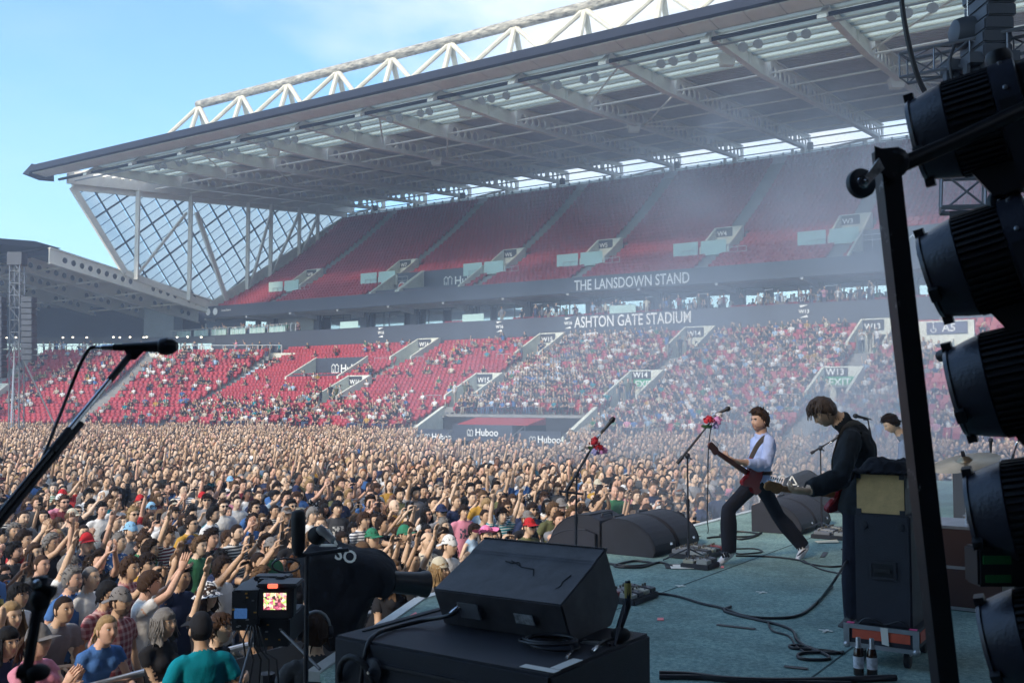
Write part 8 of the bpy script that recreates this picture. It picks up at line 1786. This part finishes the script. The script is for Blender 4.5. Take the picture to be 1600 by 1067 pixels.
for q in near:
    for _ in range(40):
        f = rn.random() < 0.40; pose = wc(POSEW); hs = wc(HM_F if f else HM_M); hc = wc(HCW); sh = wc(SHW); bd = (not f) and rn.random() < 0.22; gl = rn.random() < 0.14
        hw = None; back = False
        if rn.random() < 0.10: hw = (rn.choice(['cap'] * 7 + ['bucket', 'beanie']), wc([('black', 6), ('navy', 4), ('grey', 4), ('white', 3), ('cream', 2), ('green', 1), ('red', 1), ('pale blue', 1)])); back = hw[0] == 'cap' and rn.random() < 0.25
        who = spec(f, hs, hc, sh, hw, back, gl, bd, pose); lab = who + (', ' + pose if len((who + pose).split()) < 16 and pose != 'arms down' else '')
        if lab not in LABELS: break
    yaw = face_to(q, TARGET) + rn.gauss(0, 0.22); kd_ = rn.random(); pat = None
    if kd_ < 0.30: kk = 'print' if kd_ < 0.17 else 'stripe' if kd_ < 0.24 else 'dots'; pat = cloth_pat(sh, SHIRTC[sh], kk, (0.6, 0.6, 0.58) if sum(SHIRTC[sh]) < 0.9 else (0.06, 0.07, 0.1))
    o = crowd_person(q, pose, f, wc([('pale', 3), ('fair', 8), ('tanned', 4), ('ruddy', 4), ('brown', 1)]), hs, hc, sh, hw, back, gl, bd, yaw, (0.90 if f else 0.985) + rn.uniform(-0.035, 0.045), lab, hv=rn.randrange(2), trouser=rn.randrange(3), shirtmat=pat)
    if 'phone' in pose: give_phone(o, pose, who, rn.random() < 0.4)
# ---- the farther crowd: simpler figures, one mesh each for near, middle and far
def lo_person(pose, long_hair, q, seated=False):
    """low figure; colour slots: 0 skin, 1 hair, 2 top, 3 trousers, 4 dark"""
    mb = MB(); sl = []
    def done(k): sl.extend([k] * (len(mb.v) - len(sl)))
    dz = -0.50 if seated else 0.0
    nh = (10, 8) if q == 2 else (7, 6)
    mb.ball((0, -0.045, 1.63 + dz), 0.076, 0.094, 0.118, *nh); mb.tube([(0, 0, 1.44 + dz), (0, -0.03, 1.56 + dz)], [0.058, 0.052], 6, cap=False); 
    if q == 2:
        mb.hexa([V(p) + V((0, 0, dz)) for p in ((-.011, -.158, 1.605), (.011, -.158, 1.605), (.011, -.12, 1.605), (-.011, -.12, 1.605), (-.006, -.142, 1.65), (.006, -.142, 1.65), (.006, -.12, 1.65), (-.006, -.12, 1.65))])
    done(0)
    mb.ball((0, -0.012, 1.668 + dz), 0.086, 0.102, 0.104, nh[0], nh[1] - 1)
    if long_hair: mb.ball((0, 0.028, 1.56 + dz), 0.096, 0.075, 0.17, nh[0], nh[1] - 1)
    done(1)
    if q == 2:
        for s in (-1, 1): mb.box((s * 0.031, -0.1275, 1.642 + dz), (0.019, 0, 0), (0, 0.004, 0), (0, 0, 0.008))  # dark eyes, socket shading put into their colour
        mb.box((0, -0.129, 1.57 + dz), (0.022, 0, 0), (0, 0.004, 0), (0, 0, 0.006)); done(4)
    n = 8 if q else 6; f = 0.62
    def ell(rows):
        o = len(mb.v)
        for z, a, b, y in rows:
            for k in range(n): mb.v.append(V((a * math.cos(2 * math.pi * k / n), y + b * math.sin(2 * math.pi * k / n), z + dz)))
        for i in range(len(rows) - 1):
            for k in range(n): mb.f.append((o + i * n + k, o + i * n + (k + 1) % n, o + (i + 1) * n + (k + 1) % n, o + (i + 1) * n + k)); mb.m.append(0)
    ell([(0.90, 0.175, 0.125, 0.02), (1.12, 0.155, 0.11, 0.01), (1.32, 0.195, 0.125, 0.0), (1.42, 0.185, 0.10, 0.0), (1.48, 0.07, 0.07, 0.0)])
    sw = 0.19; arms = []
    sh = [V((-sw, 0, 1.40 + dz)), V((sw, 0, 1.40 + dz))]
    W = {'down': ((-.27, -.06, .95), (.27, -.06, .95)), 'one': ((-.2, -.22, 1.95), (.27, -.06, .95)), 'both': ((-.22, -.2, 1.93), (.22, -.22, 1.95)), 'clap': ((-.04, -.36, 1.72), (.04, -.36, 1.72)), 'phone': ((-.06, -.4, 1.66), (.06, -.4, 1.64)), 'lap': ((-.12, -.38, 1.12), (.12, -.38, 1.12)), 'fold': ((-.03, -.33, 1.32), (.03, -.33, 1.32))}[pose]
    for k in (0, 1):
        e, w = ik(sh[k], V(W[k]) + V((0, 0, dz)), 0.285, 0.255, ((-1, 1)[k] * 0.6, 0.3, -0.9)); arms.append((sh[k], e, w))
        mb.tube([sh[k] + V((0, 0, 0.01)), sh[k].lerp(e, 0.55)], [0.07, 0.058], 6 if q else 5, cap=False)
    done(2)
    for s_, e, w in arms:
        mb.tube([s_.lerp(e, 0.5), e, w], [0.048, 0.042, 0.028], 5, cap=False); d = (w - e).normalized(); mb.ball(w + d * 0.07, 0.045, 0.03, 0.085 if abs(d.z) > 0.6 else 0.05, 6, 4)
    done(0)
    if seated:
        for s in (-1, 1): mb.tube([(s * 0.09, 0.05, 0.50), (s * 0.10, -0.42, 0.52), (s * 0.10, -0.44, 0.08)], [0.09, 0.075, 0.05], 6, cap=False)
    else:
        for s in (-1, 1): mb.tube([(s * 0.085, 0.02, 0.95), (s * 0.09, 0.01, 0.5), (s * 0.09, 0.02, 0.02)], [0.095, 0.07, 0.05], 5, cap=False)
    done(3)
    if pose == 'phone': mb.box((0, -0.43, 1.72 + dz), (0.04, 0, 0), (0, 0.006, 0), (0, 0, 0.07)); done(4)
    return [tuple(v) for v in mb.v], mb.f, sl
M_fc = bpy.data.materials.new('crowd_colours'); M_fc.use_nodes = True; t_ = M_fc.node_tree; b_ = t_.nodes['Principled BSDF']; b_.inputs['Roughness'].default_value = 0.8; b_.inputs['Specular IOR Level'].default_value = 0.2
a_ = nd(t_, 'ShaderNodeAttribute', attribute_name='Col'); lk(t_, a_, 'Color', b_, 'Base Color')
def rand_cols(k, r, bright=1.0):
    sk = np.array([c for n, c in SKINS]); hc = np.array([HAIRC[n] for n, w in HCW]); shc = np.array([SHIRTC[n] for n, w in SHW]); pw = lambda L: np.array([w for n, w in L], float) / sum(w for n, w in L)
    out = np.zeros((k, 5, 3)); out[:, 0] = sk[r.choice(len(sk), k, p=[.2, .36, .2, .2, .04])]; out[:, 1] = hc[r.choice(len(hc), k, p=pw(HCW))]
    s = pw(SHW); out[:, 2] = shc[r.choice(len(shc), k, p=s)]; tr = np.array([(0.02, 0.02, 0.025), (0.06, 0.09, 0.16), (0.28, 0.25, 0.2), (0.03, 0.03, 0.05)]); out[:, 3] = tr[r.choice(4, k)]; out[:, 4] = (0.02, 0.015, 0.015)
    out[:, 0] *= r.uniform(0.85, 1.2, (k, 1)); out[:, 1:] *= r.uniform(0.7, 1.2, (k, 1, 1)); return out
def crowd_mesh(name, pts, yaws, poses, q, seated=False, r=RNG):
    k = len(pts); var = [(p, l) for p, w in poses for l in (0, 1)]; pr = np.array([w * (0.62 if not l else 0.38) for p, w in poses for l in (0, 1)]); pick = r.choice(len(var), k, p=pr / pr.sum()); objs = []
    for i, (p, l) in enumerate(var):
        ix = np.nonzero(pick == i)[0]
        if len(ix) == 0: continue
        tv, tf, sl = lo_person(p, l, q, seated); me = merge(name, tv, tf, np.asarray(pts)[ix], np.asarray(yaws)[ix], (r.uniform(0.90, 1.07, (len(ix), 1)) * np.array([[1, 1, 1]]) * (0.94 if l else 1.0)), sl, rand_cols(len(ix), r), True); objs.append(me)
    # join the variants into one mesh
    nv = sum(len(m.vertices) for m in objs); out = bpy.data.meshes.new(name); co, li, ls, cc = [], [], [], []; vo = lo_ = 0
    for m in objs:
        a = np.zeros(len(m.vertices) * 3, np.float32); m.vertices.foreach_get('co', a); co.append(a); b = np.zeros(len(m.loops), np.int32); m.loops.foreach_get('vertex_index', b); li.append(b + vo)
        c = np.zeros(len(m.polygons), np.int32); m.polygons.foreach_get('loop_start', c); ls.append(c + lo_); d = np.zeros(len(m.vertices) * 4, np.float32); m.color_attributes['Col'].data.foreach_get('color', d); cc.append(d); vo += len(m.vertices); lo_ += len(m.loops)
    out.vertices.add(vo); out.vertices.foreach_set('co', np.concatenate(co)); out.loops.add(lo_); out.loops.foreach_set('vertex_index', np.concatenate(li)); l2 = np.concatenate(ls); out.polygons.add(len(l2)); out.polygons.foreach_set('loop_start', l2)
    at_ = out.color_attributes.new('Col', 'FLOAT_COLOR', 'POINT'); at_.data.foreach_set('color', np.concatenate(cc)); out.polygons.foreach_set('use_smooth', np.ones(len(l2), bool)); out.update(calc_edges=True); out.validate()
    for m in objs: bpy.data.meshes.remove(m)
    return out
FARP = [('down', 75), ('one', 4), ('both', 2), ('clap', 6), ('phone', 6), ('fold', 7)]
mid = [q for q in rest if q.y < 31]; far = [q for q in rest if q.y >= 31]
yw = lambda L: [face_to(q, TARGET) + RNG.normal(0, 0.25) for q in L]
tag(link('crowd', crowd_mesh('crowd', [tuple(q) for q in mid], yw(mid), FARP, 2), M_fc), kind='stuff')
tag(link('far_crowd', crowd_mesh('far_crowd', [tuple(q) for q in far], yw(far), FARP, 0), M_fc), kind='stuff')
# ---- spectators in the seats
sit = []
for lst, fn in ((SPECT_LOW, 0), (SPECT_COR, 1)):
    for p, y, row, uu in lst:
        u, D = vis_px(p)
        if not -40 < u < 1640: continue
        n = noise.noise(V((p.x * 0.22, p.y * 0.22, row * 0.35))) * 0.55 + noise.noise(V((p.x * 0.9, p.y * 0.9, row))) * 0.3
        if fn == 0:
            pr = 0.92 - 0.018 * row if row < 8 else 0.30
            if 14 < uu < 47: pr = 0.88 - 0.010 * row
            elif uu < 14: pr = 0.42 - 0.012 * row
            elif row < 9: pr = 0.74 - 0.060 * row
            else: pr = 0.05 + 0.30 * max(0, (60 - uu) / 14 if uu < 60 else 0)
        else: pr = 0.20 + 0.010 * row if uu < 16 else 0.13
        if rn.random() < pr + n * 0.62: sit.append((p, y))
print('crowd', len(near), len(mid), len(far), 'seated', len(sit))
SITP = [('lap', 60), ('fold', 22), ('clap', 8), ('one', 4), ('phone', 6)]
tag(link('seated_crowd', crowd_mesh('seated_crowd', [tuple(p) for p, y in sit], [y + RNG.normal(0.0, 0.25) for p, y in sit], SITP, 0, True), M_fc), kind='stuff')
bst = []
for i in range(150):
    t = rn.choice([rn.uniform(18, 30), rn.uniform(20, 56), rn.uniform(32, 52), rn.uniform(82, 100)])
    bst.append(S(rn.choice([79.2, 80.4, 81.6, 82.6]) if t < 60 else 79.2, t, 10.55 if t > 60 else 10.7))
for t0, P0 in ((18.9, 64.4), (33.4, 64.4), (47.9, 64.4), (62.4, 64.4), (18.9, 74.4), (33.4, 74.4), (47.9, 74.4)):
    for k in range(4): bst.append(S(P0 + rn.uniform(-1.5, 1.0), t0 + rn.uniform(-1.0, 1.0), float(zl(P0)) - 0.35))
for k in range(40): bst.append(CC(rn.uniform(-5, 30), DB + rn.uniform(0.8, 6), CTOP + 0.2))
tag(link('standing_spectators', crowd_mesh('standing_spectators', [tuple(p) for p in bst], [yawL + RNG.normal(0, 0.4) for p in bst], [('down', 60), ('fold', 25), ('one', 5), ('clap', 10)], 0), M_fc), kind='stuff')
print('T crowd', time.time() - T0)
# ------------------------------------------------------------------ haze: one closed box of even air round camera and scene
hz_m = bpy.data.materials.new('haze_air'); hz_m.use_nodes = True; t_ = hz_m.node_tree; t_.nodes.clear()
pv = nd(t_, 'ShaderNodeVolumePrincipled'); pv.inputs['Color'].default_value = (0.60, 0.74, 1.0, 1); pv.inputs['Density'].default_value = 0.0020; pv.inputs['Anisotropy'].default_value = 0.1
o_ = nd(t_, 'ShaderNodeOutputMaterial'); lk(t_, pv, 0, o_, 'Volume')
hb = MB().box((0, 100, 20.5), (410, 0, 0), (0, 410, 0), (0, 0, 21.5))
tag(part('haze', hb, hz_m), kind='stuff')
# drifting stage smoke: soft clouds of denser air in front of the stand and over the stage
sk_m = bpy.data.materials.new('stage_smoke'); sk_m.use_nodes = True; t_ = sk_m.node_tree; t_.nodes.clear()
tcx = nd(t_, 'ShaderNodeTexCoord'); ln = nd(t_, 'ShaderNodeVectorMath', operation='LENGTH'); lk(t_, tcx, 'Object', ln, 0)
fo = nd(t_, 'ShaderNodeMapRange', interpolation_type='SMOOTHSTEP'); fo.inputs[1].default_value = 0.95; fo.inputs[2].default_value = 0.15; fo.inputs[3].default_value = 0.0; fo.inputs[4].default_value = 1.0; lk(t_, ln, 'Value', fo, 0)
ge = nd(t_, 'ShaderNodeNewGeometry'); ns_ = nd(t_, 'ShaderNodeTexNoise'); ns_.inputs['Scale'].default_value = 0.22; ns_.inputs['Detail'].default_value = 3; ns_.inputs['Distortion'].default_value = 0.8; lk(t_, ge, 'Position', ns_, 'Vector')
nr = nd(t_, 'ShaderNodeMapRange'); nr.inputs[1].default_value = 0.40; nr.inputs[2].default_value = 0.66; nr.inputs[3].default_value = 0.22; nr.inputs[4].default_value = 1.0; lk(t_, ns_, 'Fac', nr, 0)
mu = nd(t_, 'ShaderNodeMath', operation='MULTIPLY'); lk(t_, fo, 0, mu, 0); lk(t_, nr, 0, mu, 1)
oi = nd(t_, 'ShaderNodeObjectInfo'); m2 = nd(t_, 'ShaderNodeMath', operation='MULTIPLY'); lk(t_, mu, 0, m2, 0); lk(t_, oi, 'Alpha', m2, 1)
pv = nd(t_, 'ShaderNodeVolumePrincipled'); pv.inputs['Color'].default_value = (0.66, 0.80, 1.0, 1); lk(t_, m2, 0, pv, 'Density')
o_ = nd(t_, 'ShaderNodeOutputMaterial'); lk(t_, pv, 0, o_, 'Volume')
for (u, v, D, r, dens) in ((1150, 270, 46, (17, 10, 7), 0.045), (1000, 610, 30, (11, 7, 6.0), 0.16), (1420, 520, 27, (11, 8, 8), 0.11), (1300, 735, 16.5, (5.0, 3.4, 3.0), 0.36)):
    mb = MB().ball((0, 0, 0), 1, 1, 1, 16, 10); so = part('smoke', mb, sk_m); so.location = at(u, v, D); so.scale = r; so.color = (1, 1, 1, dens); tag(so, kind='stuff')
bpy.data.scenes.remove(TMP)
print('T all', time.time() - T0)
